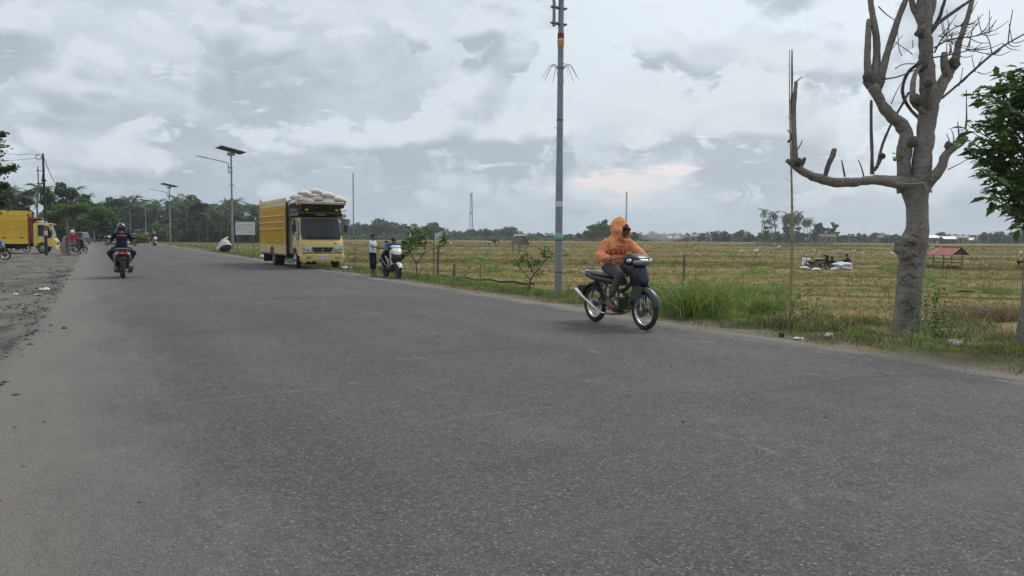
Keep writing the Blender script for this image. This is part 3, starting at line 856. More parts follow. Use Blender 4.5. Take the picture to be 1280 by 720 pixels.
def tree_mesh_np(kind, seed):
    """far trees as one light mesh with trunk and crown materials"""
    rs = np.random.RandomState(seed); m = MB()
    Vs = []; Fs = []; rr = []; mi = []
    base = 0
    def addtri(V, F, r, k):
        nonlocal base
        Vs.append(V); Fs.append(F + base); rr.append(r); mi.append(np.full(len(F), k)); base += len(V)
    def tb(pts, rad, n=5):
        t = MB(); t.tube(pts, rad, n)
        V = np.array(t.v); F = []
        for f in t.f:
            for q in range(1, len(f) - 1): F.append((f[0], f[q], f[q + 1]))
        addtri(V, np.array(F), np.full(len(V), .5), 0)
    if kind == 'palm':
        H = rs.uniform(9.5, 13.5); lx, ly = rs.uniform(-1.2, 1.2, 2)
        tb([(0, 0, -.5), (lx * .15, ly * .15, H * .35), (lx * .5, ly * .5, H * .7), (lx, ly, H)], [.26, .19, .16, .13])
        nf = 22
        for k in range(nf):
            a = 2 * PI * k / nf * 2.4 + rs.uniform(-.2, .2); el0 = rs.uniform(-.35, 1.15); Lf = rs.uniform(3.0, 4.2)
            N = 7; pts = []
            x = 0; z = 0; e = el0
            for j in range(N + 1):
                pts.append((x, z)); e -= (.16 + .12 * math.cos(el0)) ; x += math.cos(e) * Lf / N; z += math.sin(e) * Lf / N
            ca, sa = math.cos(a), math.sin(a)
            V = []; F = []
            for j in range(N):
                x0, z0 = pts[j]; x1, z1 = pts[j + 1]
                for sgn in (-1, 1):
                    for q in range(2):
                        t = (j + q * .5) / N
                        wl_ = (.62 * math.sin(PI * min(1, t * .9 + .12)) + .12) * rs.uniform(.8, 1.1)
                        xa = x0 + (x1 - x0) * q * .5; za = z0 + (z1 - z0) * q * .5
                        xb = xa + (x1 - x0) * .42; zb = za + (z1 - z0) * .42
                        tipx = (xa + xb) / 2 + .22; tipz = (za + zb) / 2 - wl_ * .62
                        i0 = len(V)
                        for (px, py, pz) in ((xa, 0, za), (xb, 0, zb), (tipx, sgn * wl_ * .8, tipz)):
                            V.append((lx + px * ca - py * sa, ly + px * sa + py * ca, H + pz))
                        F.append((i0, i0 + 1, i0 + 2))
            addtri(np.array(V), np.array(F), np.full(len(V), rs.uniform(0, 1)), 1)
    else:
        H = {'round': 8.5, 'low': 5.0, 'tall': 12.0}[kind] * rs.uniform(.85, 1.15)
        Rr = {'round': 3.4, 'low': 3.6, 'tall': 3.0}[kind]
        tb([(0, 0, -.5), (.1, 0, H * .3), (.2, .1, H * .65)], [.22, .17, .10])
        ncl = 15
        for k in range(ncl):
            a = rs.uniform(0, 2 * PI); q = rs.uniform(0, 1) ** .6
            zc = H * rs.uniform(.28, .92); rad = Rr * q * (1.05 - abs(zc / H - .55) * 1.1)
            c = np.array([math.cos(a) * rad, math.sin(a) * rad, zc]); br = Rr * rs.uniform(.28, .46)
            tb([(.15, 0, H * .35), tuple(c * .9)], [.07, .03], 3)
            n = 85
            dd = rs.normal(0, 1, (n, 3)); dd /= np.linalg.norm(dd, axis=1)[:, None]
            p = c + dd * (br * rs.uniform(.45, 1.1, n) ** .5)[:, None] * np.array([1, 1, .72])
            t1 = rs.normal(0, 1, (n, 3)); t1[:, 2] *= .5; t2 = np.cross(t1, dd + rs.normal(0, .5, (n, 3)))
            t1 /= np.linalg.norm(t1, axis=1)[:, None]; t2 /= np.linalg.norm(t2, axis=1)[:, None]
            s = rs.uniform(.22, .48, n)[:, None]
            V = np.stack([p - t1 * s, p + t2 * s * .8, p + t1 * s, p - t2 * s * .6], 1).reshape(-1, 3)
            i = np.arange(n) * 4
            F = np.concatenate([np.stack([i, i + 1, i + 2], 1), np.stack([i, i + 2, i + 3], 1)])
            addtri(V, F, np.repeat(np.clip(rs.uniform(0, .5) + rs.uniform(0, .5, n), 0, 1), 4), 1)
    return np.concatenate(Vs), np.concatenate(Fs), np.concatenate(rr), np.concatenate(mi)
M_BARKF = mat('far_trunk_bark', (.12, .105, .085), .9, var=.3)
M_PALM = mk_leaf('palm_fronds', [(.1, (.028, .056, .018)), (.5, (.052, .094, .030)), (.9, (.095, .140, .045))], .5, .15, .12)
M_FARLEAF = mk_leaf('far_tree_leaves', [(.1, (.028, .054, .018)), (.45, (.050, .088, .026)), (.75, (.080, .125, .036)), (1.0, (.13, .17, .05))], .6, .15, .05)
FAR = {}
for kind, n in (('palm', 5), ('round', 4), ('low', 3), ('tall', 3)):
    FAR[kind] = []
    for q in range(n):
        V, F, r_, mi_ = tree_mesh_np(kind, 50 + q * 7 + len(kind))
        o = raw_obj('tmp', V, F, [M_BARKF, M_PALM if kind == 'palm' else M_FARLEAF], attrs={'r': r_}, mi=mi_)
        FAR[kind].append(o.data); bpy.data.objects.remove(o)
NAMEK = {'palm': ('coconut_palm', 'palm'), 'round': ('broadleaf_tree', 'tree'), 'low': ('low_tree', 'tree'), 'tall': ('tall_tree', 'tree')}
def far_tree(kind, px, d, scale, label, group, z=None):
    p = atd(px, d); zz = hz(p.x, p.y) if z is None else z
    o = bpy.data.objects.new(NAMEK[kind][0], rnd.choice(FAR[kind])); link(o)
    o.location = (p.x, p.y, zz); o.rotation_euler = (0, 0, rnd.uniform(0, 6.28))
    o.scale = (scale * rnd.uniform(.9, 1.1),) * 2 + (scale * rnd.uniform(.92, 1.08),)
    return tag(o, label, NAMEK[kind][1], group)
# coconut grove behind the road, left of the yellow truck
def glm(px): return [s for a, s in ((164, 'behind the leading rider'), (183, 'between the two farthest solar lamps'), (213.5, 'between the third solar lamp and the second'), (291, 'between the signboard lamp and the one beyond it'), (999, 'between the signboard and the ribbed truck')) if px < a][0]
G1 = 'coconut palms in the dark grove beyond the street lamps'
G2 = 'bushy trees under the palms of the dark grove beyond the street lamps'
for k in range(90):
    px = rnd.uniform(128, 338); d = rnd.uniform(215, 330) * (1.0 + .25 * (px < 170))
    far_tree('palm', px, d, rnd.uniform(.92, 1.2) * d / 290, 'coconut palm in the dark roadside grove ' + glm(px), 'grove palms ' + glm(px))
for k in range(95):
    px = 128 + 210 * (k + rnd.random()) / 95; d = rnd.uniform(205, 300)
    far_tree(rnd.choice(['round', 'tall', 'low']), px, d, rnd.uniform(.8, 1.2) * d / 260, 'leafy tree in the dark roadside grove ' + glm(px), 'grove trees ' + glm(px))
for k in range(16):
    far_tree('palm', rnd.uniform(336, 436), rnd.uniform(340, 460), rnd.uniform(.95, 1.1), 'coconut palm behind the yellow truck with the sacks', 'coconut palms behind the yellow truck')
for k in range(16):
    far_tree(rnd.choice(['round', 'tall']), 334 + k * 6.4, rnd.uniform(320, 420), rnd.uniform(.8, 1.1), 'leafy tree behind the yellow truck with the sacks', 'leafy trees behind the yellow truck')
# behind the yard, left
G3 = 'coconut palms behind the side-on yellow truck'
for px, d, s in ((4, 150, .95), (17, 160, 1.0), (28, 170, .95), (38, 150, .8), (47, 165, .95), (60, 190, 1.1), (100, 220, 1.05), (112, 240, 1.0)):
    far_tree('palm', px, d, s, 'coconut palm standing behind the yellow box of the truck parked side-on', G3)
G4 = 'leafy trees behind the side-on yellow truck'
for k in range(34):
    px = -10 + 4.4 * k + rnd.uniform(-3, 3); d = rnd.uniform(120, 190)
    far_tree(rnd.choice(['round', 'low', 'tall']), px, d, rnd.uniform(.65, .9), 'leafy tree of the yard belt ' + ('above the box of the side-on truck' if px < 42 else 'behind the two utility poles' if px < 90 else 'beyond the bright spreading trees'), 'yard trees ' + ('above the box of the side-on truck' if px < 42 else 'behind the two utility poles' if px < 90 else 'beyond the bright spreading trees'))
# tree line behind the field: a profile of (px, top y)
PROF = [(430, 277), (452, 279), (470, 277), (500, 275), (520, 278), (548, 276), (560, 286), (575, 287), (590, 285), (610, 284), (640, 283), (652, 288), (668, 289), (690, 290), (720, 290), (738, 284), (745, 279), (757, 279), (765, 289), (790, 290), (820, 290), (850, 290), (880, 288), (920, 287), (950, 288), (1040, 289), (1075, 291), (1110, 292), (1150, 293), (1175, 291), (1200, 292), (1222, 288), (1240, 287), (1262, 288), (1300, 288)]
def prof(px):
    for (a, ya), (b, yb) in zip(PROF, PROF[1:]):
        if a <= px <= b: return ya + (yb - ya) * (px - a) / (b - a)
    return 290
def hor(px): return 296 + .0061 * (px - 640)
G5 = 'trees of the far tree line beyond the field'
G6 = 'coconut palms of the far tree line beyond the field'
LMK = [(500, 'between the truck and the white scooter'), (560, 'above the young tree by the scooter'), (640, 'on either side of the three-legged lattice mast'), (700, 'between the thatched hut and the nearest lamp pole'), (765, 'between the lamp pole and the orange hood'), (840, 'between the orange hood and the smoke'), (935, 'behind the dark-roofed houses beyond the smoke'), (1060, 'beside the tall palm clump'), (1140, 'between the tall palm clump and the pruned trunk'), (1225, 'behind the red-roofed hut'), (9999, 'under the leafy tree at the right edge')]
def lmk(px): return [s for a, s in LMK if px < a][0]
k = 0; px = 424
while px < 1310:
    d = rnd.uniform(430, 520) * (1.08 if px < 700 else .92)
    H = (hor(px) - prof(px)) / 960 * d + 2.15
    kd = rnd.choice(['round', 'tall', 'low', 'round'])
    hh = {'round': 8.5, 'low': 5.0, 'tall': 12.0}[kd]
    far_tree(kd, px, d, max(.3, H * rnd.uniform(.62, .98) / hh), 'tree in the far tree line ' + lmk(px), 'distant trees ' + lmk(px))
    px += rnd.uniform(3.1, 5.0)
px = 426
while px < 1300:
    d = rnd.uniform(425, 500) * (1.08 if px < 700 else .92)
    H = (hor(px) - prof(px)) / 960 * d + 2.15
    far_tree('palm', px, d, H * rnd.uniform(.85, 1.08) / 14.5, 'coconut palm in the far tree line ' + lmk(px), 'distant palms ' + lmk(px))
    px += rnd.uniform(4, 9) if (px < 560 or px > 1160) else rnd.uniform(9, 19)
G7 = 'tall coconut palms of the clump behind the bamboo pole'
for q in range(26):
    px = rnd.triangular(938, 1036, 985); d = rnd.uniform(405, 440)
    far_tree('palm', px, d, rnd.uniform(.95, 1.30) * (1.0 if 948 < px < 1026 else .75), 'tall coconut palm in the clump that stands highest on the far tree line', G7)
for q in range(16):
    far_tree(rnd.choice(['round', 'tall']), rnd.uniform(945, 1060), rnd.uniform(405, 440), rnd.uniform(.7, .95), 'bushy tree round the feet of the tall palm clump', 'bushy trees under the tall palm clump')
for q, (px, s) in enumerate(((741, 1.1), (747, 1.35), (753, 1.4), (759, 1.2))):
    far_tree('round', px, 400, s * .98, 'dark rounded tree standing above the tree line behind the orange rider', 'dark rounded trees behind the orange rider')
# undergrowth as one mass, so the line is closed at its foot
def undergrowth(px0, px1, d, h, n, label, sz=.8):
    pxs = nrs.uniform(px0, px1, n); dd = d * nrs.uniform(.93, 1.1, n)
    X = CF.x * dd + CR.x * (pxs - 640) / 960 * dd; Y = CF.y * dd + CR.y * (pxs - 640) / 960 * dd
    hh = h * (.65 + .35 * np.sin(pxs * .21) * np.sin(pxs * .057 + 1))
    Z = height(X, Y) + hh * nrs.uniform(0, 1, n) ** .8
    o = leafcloud('undergrowth', np.stack([X, Y, Z], 1), sz, .9, M_FARLEAF)
    tag(o, label, 'bushes', kind='stuff')
undergrowth(330, 1320, 455, 3.6, 26000, 'dense undergrowth at the foot of the far tree line', 1.3)
undergrowth(126, 345, 245, 8.5, 30000, 'dense undergrowth at the foot of the dark grove', 1.0)
undergrowth(-30, 132, 160, 5.0, 12000, 'dense undergrowth behind the dirt yard', .8)


uq = leafcloud('bush', np.stack([(lambda px, dd: CF.x * dd + CR.x * (px - 640) / 960 * dd)(nrs.uniform(168, 186, 1600), nrs.uniform(118, 124, 1600)), (lambda px, dd: CF.y * dd + CR.y * (px - 640) / 960 * dd)(nrs.uniform(168, 186, 1600), nrs.uniform(118, 124, 1600)), nrs.uniform(-.2, 1.5, 1600)], 1), .34, .9, M_VERGE)
tag(uq, 'yellow-green bush beside the far end of the road, under the third solar lamp', 'bush')
# ---- near bark
def mk_bark(name, c0, c1, c2, paleband=True):
    m, T, p = newmat(name)
    tc = T.n.new('ShaderNodeTexCoord'); P = tc.outputs['Object']
    q = T.vmath('MULTIPLY', P, (1, 1, .45))
    n1 = T.noise(q, 3.0, 6, .65, .5); n2 = T.noise(P, 26, 5, .7)
    q2 = T.vmath('ADD', T.vmath('MULTIPLY', P, (.4, .4, 5)), T.vmath('SCALE', T.noise(P, 2.4, 3, .5, color=True), 1.2))
    ring = T.noise(q2, 3.4, 4, .6)
    c = T.ramp(n1, [(.30, c0), (.47, c1), (.68, c2)])
    c = T.mix(T.mapr(n2, .46, .72, 0, .7), c, tuple(x * .40 for x in c0))
    big = T.noise(P, 1.1, 4, .6, .6); c = T.mix(T.mapr(big, .52, .66, 0, .55), c, tuple(x * .55 for x in c1))
    c = T.mix(T.mapr(ring, .58, .70, 0, .5), c, tuple(x * .5 for x in c0))
    lich = T.noise(P, 9, 3, .5)
    c = T.mix(T.mapr(lich, .60, .68, 0, .35), c, (.36, .35, .31))
    T.l.new(c, p.inputs['Base Color']); p.inputs['Roughness'].default_value = .92
    p.inputs['Specular IOR Level'].default_value = .2
    h = T.math('ADD', T.math('ADD', T.math('MULTIPLY', ring, 1.4), n2), T.math('MULTIPLY', n1, .6))
    bump(T, p, h, 1.0, .03)
    return m
M_BARK = mk_bark('grey_tree_bark', (.185, .166, .152), (.285, .258, .238), (.390, .355, .330))
M_BARKD = mk_bark('dark_cut_bark', (.095, .082, .074), (.155, .137, .124), (.230, .207, .190))
M_CUT = mat('weathered_sawn_wood', (.22, .17, .12), .9, var=.3, vscale=14, bmp=.5, bscale=40)
M_MOSS = mat('red_brown_bark_wound', (.21, .095, .060), .9, var=.35, vscale=10, bmp=.6, bscale=30, bdist=.01)
TD = 14.6            # distance of the pruned tree along the view
TS = TD / 960.0
tb_ = at(1133, 398, -.18)
TBZ = hz(tb_.x, tb_.y)
def tp(px, py, dd=0.0):
    """picture point -> world, at the pruned tree's distance plus dd"""
    d = TD + dd
    p = atd(px, d); r_ = ray(px, py)
    t = d / r_.dot(CF)
    return Vector((r_.x * t, r_.y * t, CAMH + r_.z * t))
def limb_path(pts, sub=4):
    """smooth a picture-space path (px, py, dd, width px) into world points and radii"""
    P = [tp(a, b, c) for a, b, c, w in pts]; W_ = [w * TS / 2 * (.82 if w > 3 else 1.0) for a, b, c, w in pts]
    out = []; rad = []
    n = len(P)
    for i in range(n - 1):
        p0, p1, p2, p3 = P[max(i - 1, 0)], P[i], P[i + 1], P[min(i + 2, n - 1)]
        for j in range(sub):
            t = j / sub
            out.append(.5 * ((2 * p1) + (p2 - p0) * t + (2 * p0 - 5 * p1 + 4 * p2 - p3) * t * t + (3 * p1 - p0 - 3 * p2 + p3) * t ** 3))
            rad.append(W_[i] * (1 - t) + W_[i + 1] * t)
    out.append(P[-1]); rad.append(W_[-1])
    return out, rad
def bumpy(me, amp, fr, seed=0, zr=1.0):
    for v in me.vertices:
        c = v.co * fr; c.z *= zr
        n = mnoise.noise(c + Vector((seed, 0, 0))) + .5 * mnoise.noise(c * 2.3)
        v.co += v.normal * n * amp
    me.update()
def to_local(mb, org):
    mb.v = [(a - org.x, b - org.y, c - org.z) for a, b, c in mb.v]
    return mb
pt = thing('pruned_tree', 'tall leafless grey tree with lopped upward branches and a bulging scarred trunk at the roadside', 'tree', (0, 0, 0))
pt_org = onland(atd(1133, TD)); pt.location = pt_org
def tree_part(name, paths, mtl, amp=.020, fr=9, n=14, jit=.0, parent=pt, sub=4, seed=1):
    m = MB()
    for q in paths:
        P, Rr = limb_path(q, sub)
        m.tube(P, Rr, n if q[0][3] > 7 else 7, jit=jit, seed=seed)
    to_local(m, pt_org)
    o = m.obj(name, mtl, parent, 75)
    if amp: bumpy(o.data, amp, fr, seed)
    return o
# main stem: base flare, the bulge, the upper stem to the fork
trunk = [(1132, 425, 0, 48), (1133, 402, 0, 40), (1135, 380, 0, 37), (1137, 355, 0, 36), (1139, 335, 0, 36), (1141, 315, 0, 38), (1143, 303, 0, 40), (1146, 290, 0, 34), (1147, 275, 0, 30), (1146, 255, 0, 31), (1144, 240, 0, 38), (1142, 228, 0, 44)]
mt = MB(); P, Rr = limb_path(trunk, 7); mt.tube(P, Rr, 30); to_local(mt, pt_org)
tro = mt.obj('trunk', M_BARK, pt, 80)
for v in tro.data.vertices:   # folded, overgrown rings around the lower trunk
    z = v.co.z
    a = math.atan2(v.co.y, v.co.x)
    g_ = math.sin(z * 21 + 2.2 * math.sin(a * 2 + z * 3)) * .5 + mnoise.noise(v.co * 5) * 1.3 + .5 * mnoise.noise(v.co * 14)
    v.co += v.normal * (.011 * g_ * (1 if z < 1.75 else .45))
tro.data.update()
# the burl on the left of the trunk and overgrown folds, like bound cords
bm_ = MB()
for (px, py, w, h_) in ((1128, 312, 15, 12), (1130, 305, 14, 10), (1133, 318, 16, 14), (1136, 300, 22, 10)):
    bm_.sph(tp(px, py, -.12), (w * TS * .55, .16, h_ * TS * .62), 16, 10, (0, 0, .5))
to_local(bm_, pt_org); o = bm_.obj('burl', M_BARK, pt, 80); bumpy(o.data, .02, 8, 3)
for (y0, y1, sw) in ((322, 318, 2.6), (330, 333, 2.2), (347, 343, 2.8), (352, 354, 1.8), (375, 384, 2.4), (390, 387, 1.8), (311, 300, 3.0), (306, 296, 2.4)):
    pts = []
    for q in range(13):
        u = (.1 * ((y0 * 7) % 4) + (.62 + .05 * (y1 % 3)) * q / 12) * PI + PI
        px = 1139 + 15.4 * math.cos(u) ; py = y0 + (y1 - y0) * q / 12 + 3 * math.sin(q * .8)
        pts.append(tp(px - (y0 - 330) * .06 * .5, py, (.30 * math.sin(u) * .95 - .01) * .84))
    folds = MB(); folds.tube(pts, [sw * TS * .42 * math.sin(PI * (q + .6) / 13.2) * (1 + .4 * math.sin(q * 2.1)) for q in range(13)], 6)
    to_local(folds, pt_org); folds.obj('bark_fold', M_BARKD, pt, 80)
wound = MB()
for q in range(5):
    wound.sph(tp(1133 + q * 4.5, 297 - 3 * math.sin(q * .8), -.215 + abs(q - 2) * .015), (.045, .02, .03), 9, 6)
to_local(wound, pt_org); o = wound.obj('bark_wound', M_MOSS, pt); bumpy(o.data, .012, 20, 2)
# branches
B = [
 # left low limb running out and turning up
 [(1140, 232, 0, 26), (1120, 228, -.1, 18), (1100, 225, -.25, 15), (1080, 226, -.35, 13), (1060, 228, -.5, 13), (1040, 227, -.6, 13), (1020, 222, -.7, 12), (1005, 215, -.8, 11), (994, 207, -.85, 10), (984, 200, -.9, 7)],
 # left stem (rises to the left fork)
 [(1133, 240, .1, 26), (1130, 215, .1, 22), (1130, 190, .1, 21), (1133, 168, .1, 20), (1127, 157, .1, 20), (1114, 145, .05, 17), (1102, 130, 0, 15), (1094, 115, -.05, 15), (1090, 102, -.05, 20)],
 # central leader
 [(1150, 240, 0, 32), (1152, 215, 0, 27), (1154, 190, 0, 26), (1157, 165, 0, 25), (1160, 140, 0, 26), (1162, 120, 0, 27), (1160, 100, 0, 24), (1158, 80, 0, 21), (1157, 60, 0, 20), (1156, 40, 0, 21), (1156, 20, 0, 20), (1154, 0, 0, 18), (1153, -30, 0, 15), (1150, -70, 0, 10)],
 # right low limb
 [(1155, 232, 0, 24), (1166, 222, -.15, 17), (1176, 210, -.25, 14), (1182, 195, -.3, 13), (1190, 186, -.35, 12), (1201, 178, -.4, 11), (1208, 170, -.45, 7)],
 # upper right stem
 [(1165, 128, .05, 20), (1176, 108, .1, 17), (1186, 90, .15, 15), (1194, 76, .15, 13), (1198, 55, .2, 9), (1205, 35, .2, 8), (1213, 10, .2, 7), (1222, -30, .2, 5)],
]
tree_part('branch', [B[0]], M_BARK, .026, 8, seed=1)
tree_part('branch', [B[1]], M_BARK, .030, 7, 16, seed=2)
tree_part('branch', [B[2]], M_BARK, .034, 6, 18, seed=3)
tree_part('branch', [B[3]], M_BARK, .016, 8, seed=4)
tree_part('branch', [B[4]], M_BARK, .014, 8, seed=5)
U = [
 [(1093, 116, 0, 12), (1087, 98, 0, 13), (1084, 75, 0, 10), (1085, 50, 0, 9), (1086, 30, 0, 8), (1085, 24, 0, 4)],
 [(1096, 118, 0, 14), (1094, 98, 0, 14), (1096, 70, 0, 11), (1095, 45, 0, 10), (1091, 20, 0, 9), (1088, 0, 0, 8), (1084, -40, 0, 6)],
 [(1096, 116, 0, 12), (1101, 98, -.05, 12), (1108, 70, -.1, 10), (1116, 45, -.1, 10), (1124, 20, -.1, 9), (1132, 0, -.1, 8), (1142, -30, -.1, 5)],
 [(1156, 42, .05, 11), (1150, 25, .1, 11), (1142, 10, .1, 9), (1138, -10, .1, 8), (1132, -50, .1, 5)],
 [(1156, 42, .05, 12), (1160, 25, .1, 12), (1166, 5, .1, 10), (1168, -30, .1, 7)],
 [(1158, 48, 0, 7), (1170, 32, -.1, 6), (1182, 22, -.1, 5), (1196, 12, -.1, 5), (1212, 1, -.1, 4), (1235, -20, -.1, 3)],
 [(1158, 46, 0, 6), (1172, 26, .1, 6), (1178, 10, .1, 5), (1184, -10, .1, 4)],
 [(1090, 218, -.1, 7), (1090, 200, -.1, 5), (1089, 160, -.1, 4.5), (1089, 125, -.1, 4)],
 [(1093, 213, .2, 6), (1098, 205, .2, 5), (1103, 196, .2, 4)],
 [(1096, 210, .3, 5), (1102, 185, .35, 4.5), (1108, 168, .35, 4), (1118, 148, .3, 4), (1128, 130, .25, 3.5), (1136, 115, .2, 3)],
 [(1152, 150, .1, 6), (1139, 138, .3, 5), (1131, 125, .35, 5), (1128, 112, .35, 5), (1134, 92, .3, 5), (1148, 80, .1, 5), (1157, 78, 0, 5)],
 [(1154, 140, -.1, 9), (1142, 128, -.2, 9), (1141, 110, -.25, 8), (1144, 92, -.2, 6), (1152, 82, -.1, 5)],
 [(994, 203, -.85, 9), (993, 180, -.85, 8), (992, 150, -.85, 7), (993, 125, -.85, 6), (995, 103, -.85, 5)],
 [(992, 190, -.8, 5), (990, 140, -.8, 3), (990, 90, -.8, 2), (990, 62, -.8, 1.2)],
 [(1031, 220, -.6, 7), (1036, 205, -.6, 7), (1041, 194, -.6, 8), (1043, 186, -.6, 7)],
 [(1001, 208, -.75, 6), (1004, 202, -.75, 6), (1006, 197, -.75, 4)],
 [(1186, 98, .1, 13), (1181, 84, 0, 12), (1180, 72, -.05, 10), (1181, 66, -.05, 9)],
 [(1161, 134, -.12, 12), (1161, 120, -.25, 11), (1161, 108, -.34, 11), (1161, 101, -.36, 10)],
]
for q in U:
    tree_part('branch', [q], M_BARK if q[0][3] > 8 else M_BARKD, .008, 12, 10, seed=rnd.randint(1, 99))
for (px, py, r_, dd) in ((1093, 103, 13, -.02), (1086, 96, 8, -.05), (1101, 97, 7, -.08), (1150, 41, 6.5, -.2), (1146, 125, 9, -.25), (1142, 178, 8, -.28), (1161, 104, 6, -.42), (996, 203, 6, -.9), (1152, 83, 7, -.05), (1103, 195, 4, .2), (1187, 182, 5.5, -.35), (1191, 80, 9, .1)):
    kn = MB(); kn.sph(tp(px, py, dd), (r_ * TS, r_ * TS * .8, r_ * TS * .85), 12, 8, (rnd.random(), rnd.random(), 0))
    to_local(kn, pt_org); o = kn.obj('branch_knot', M_BARKD, pt, 80); bumpy(o.data, .04, 11, 9)
# bare twigs
TWIG = [[(1177, 123, .1, 4), (1195, 108, .1, 3.4), (1215, 90, .1, 3), (1240, 68, .1, 2.8), (1260, 54, .1, 2.2), (1285, 40, .1, 1.6)],
        [(1168, 60, .1, 2.5), (1185, 50, .1, 2), (1205, 47, .1, 1.6), (1230, 42, .1, 1.2), (1246, 25, .1, .9)],
        [(1166, 72, -.1, 2), (1190, 68, -.1, 1.6), (1215, 62, -.1, 1.2), (1236, 58, -.1, .9)],
        [(1168, 66, .2, 2.2), (1180, 45, .2, 1.6), (1200, 32, .2, 1.2), (1222, 30, .2, .9)],
        [(1106, 99, 0, 1.8), (1122, 96, 0, 1.8), (1138, 90, 0, 1.6), (1150, 84, 0, 1.2)],
        [(1260, 54, .1, 1.6), (1262, 35, .1, 1.3), (1266, 12, .1, .9)], [(1240, 68, .1, 1.6), (1236, 50, .1, 1.2), (1228, 38, .1, .9)],
        [(1098, 8, 0, 1.6), (1108, 18, 0, 1.3), (1120, 26, 0, .9)], [(1108, 70, -.1, 1.4), (1116, 60, -.1, 1.1), (1128, 44, -.1, .8)],
        [(1185, 212, -.2, 1.4), (1197, 206, -.2, 1.1), (1210, 199, -.2, .8)], [(1119, 86, 0, 1.5), (1130, 80, 0, 1.2), (1148, 80, 0, 1)],
        [(1114, 130, .2, 1.4), (1119, 118, .2, 1.1), (1127, 103, .2, .8)], [(1080, 222, -.3, 2), (1077, 210, -.3, 1.6), (1073, 200, -.3, 1)],
        [(1056, 221, -.5, 3.2), (1054, 210, -.5, 2), (1052, 200, -.5, 1.2)], [(985, 178, -.85, 3), (990, 170, -.85, 2), (984, 162, -.85, 1)],
        [(997, 187, -.85, 1.6), (1001, 180, -.85, 1.2), (1003, 175, -.85, .8)], [(994, 103, -.85, 2.4), (998, 100, -.85, 1.4), (1003, 96, -.85, .8)],
        [(1205, 172, -.4, 3), (1208, 150, -.4, 2), (1208, 128, -.4, 1.1), (1208, 112, -.4, .8)], [(1199, 176, -.4, 2.4), (1198, 160, -.4, 1.4), (1197, 152, -.4, .8)],
        [(1188, 184, -.3, 2.2), (1186, 174, -.3, 1.2), (1183, 167, -.3, .8)], [(1192, 182, -.3, 1.8), (1192, 170, -.3, 1.2), (1189, 162, -.3, .8)],
        [(1141, 68, 0, 1.3), (1130, 60, 0, 1), (1118, 52, 0, .8)], [(1128, 70, 0, 1.2), (1124, 62, 0, 1), (1122, 40, 0, .8)], [(1141, 60, 0, 1.2), (1141, 50, 0, .8)]]
for k in range(54):    # side sprays off the long bare twigs
    q = TWIG[k % 4]; i = rnd.randint(1, len(q) - 2) if len(q) > 3 else 1
    a, b, c, w = q[i]; a += rnd.uniform(-8, 8)
    ang = rnd.uniform(-1.9, .5); L = rnd.uniform(14, 34)
    TWIG.append([(a, b, c, 1.2), (a + math.cos(ang) * L * .5, b + math.sin(ang) * L * .5 + 2, c, 1.0), (a + math.cos(ang) * L, b + math.sin(ang) * L - 2, c + .1, .7)])
o = tree_part('bare_twigs', TWIG, M_BARKD, 0, n=5, sub=3); o['kind'] = 'stuff'
wt = MB(); wt.tube([tp(1120, 228, -.33), tp(1140, 230, -.36), tp(1155, 228, -.30), tp(1160, 236, -.28)], .006, 5); to_local(wt, pt_org)
wt.obj('tied_string', mat('white_string', (.62, .60, .56), .8), pt)
sp = leafcloud('leaf_sprout', np.array([list(tp(1124 + nrs.normal(0, 3), 197 + nrs.normal(0, 3), -.2) - pt_org) for _ in range(34)]), .07, .6, mk_leaf('fresh_green_leaf', [(.1, (.10, .17, .02)), (.9, (.24, .32, .05))]), pt)

# ---- leafy tree at the right edge (big lobed leaves)
M_BIGLEAF = mk_leaf('dark_glossy_leaf', [(.12, (.024, .055, .016)), (.45, (.050, .105, .026)), (.75, (.095, .175, .038)), (1.0, (.22, .29, .06))], .34, .34, 1.6)
lt = thing('leafy_tree', 'dark green tree with big drooping leaves reaching in from the right edge', 'tree', onland(atd(1290, 10.4)))
lo_ = Vector(lt.location)
def lp(px, py, dd=0.0):
    d = 10.4 + dd; r_ = ray(px, py); t = d / r_.dot(CF)
    return Vector((r_.x * t, r_.y * t, CAMH + r_.z * t)) - lo_
m = MB(); m.tube([lp(1284, 460), lp(1288, 420), lp(1292, 380), lp(1298, 330), lp(1304, 280), lp(1312, 200), lp(1320, 120)], [.20, .17, .15, .145, .13, .11, .06], 18)
o = m.obj('trunk', M_BARK, lt, 80); bumpy(o.data, .02, 6, 2)
rs_ = random.Random(5)
br = MB(); LC = []; LD = []
ends = [(1250, 92), (1228, 112), (1214, 122), (1208, 160), (1212, 172), (1216, 186), (1222, 214), (1232, 232), (1240, 248), (1262, 262), (1276, 278), (1270, 100), (1290, 78), (1300, 110), (1262, 130), (1246, 150), (1255, 175), (1262, 200), (1275, 225), (1285, 150), (1290, 190), (1282, 250), (1240, 130), (1238, 190), (1252, 222), (1310, 90), (1330, 130), (1340, 180), (1330, 240), (1315, 270), (1360, 150), (1246, 112), (1272, 86), (1231, 148)]
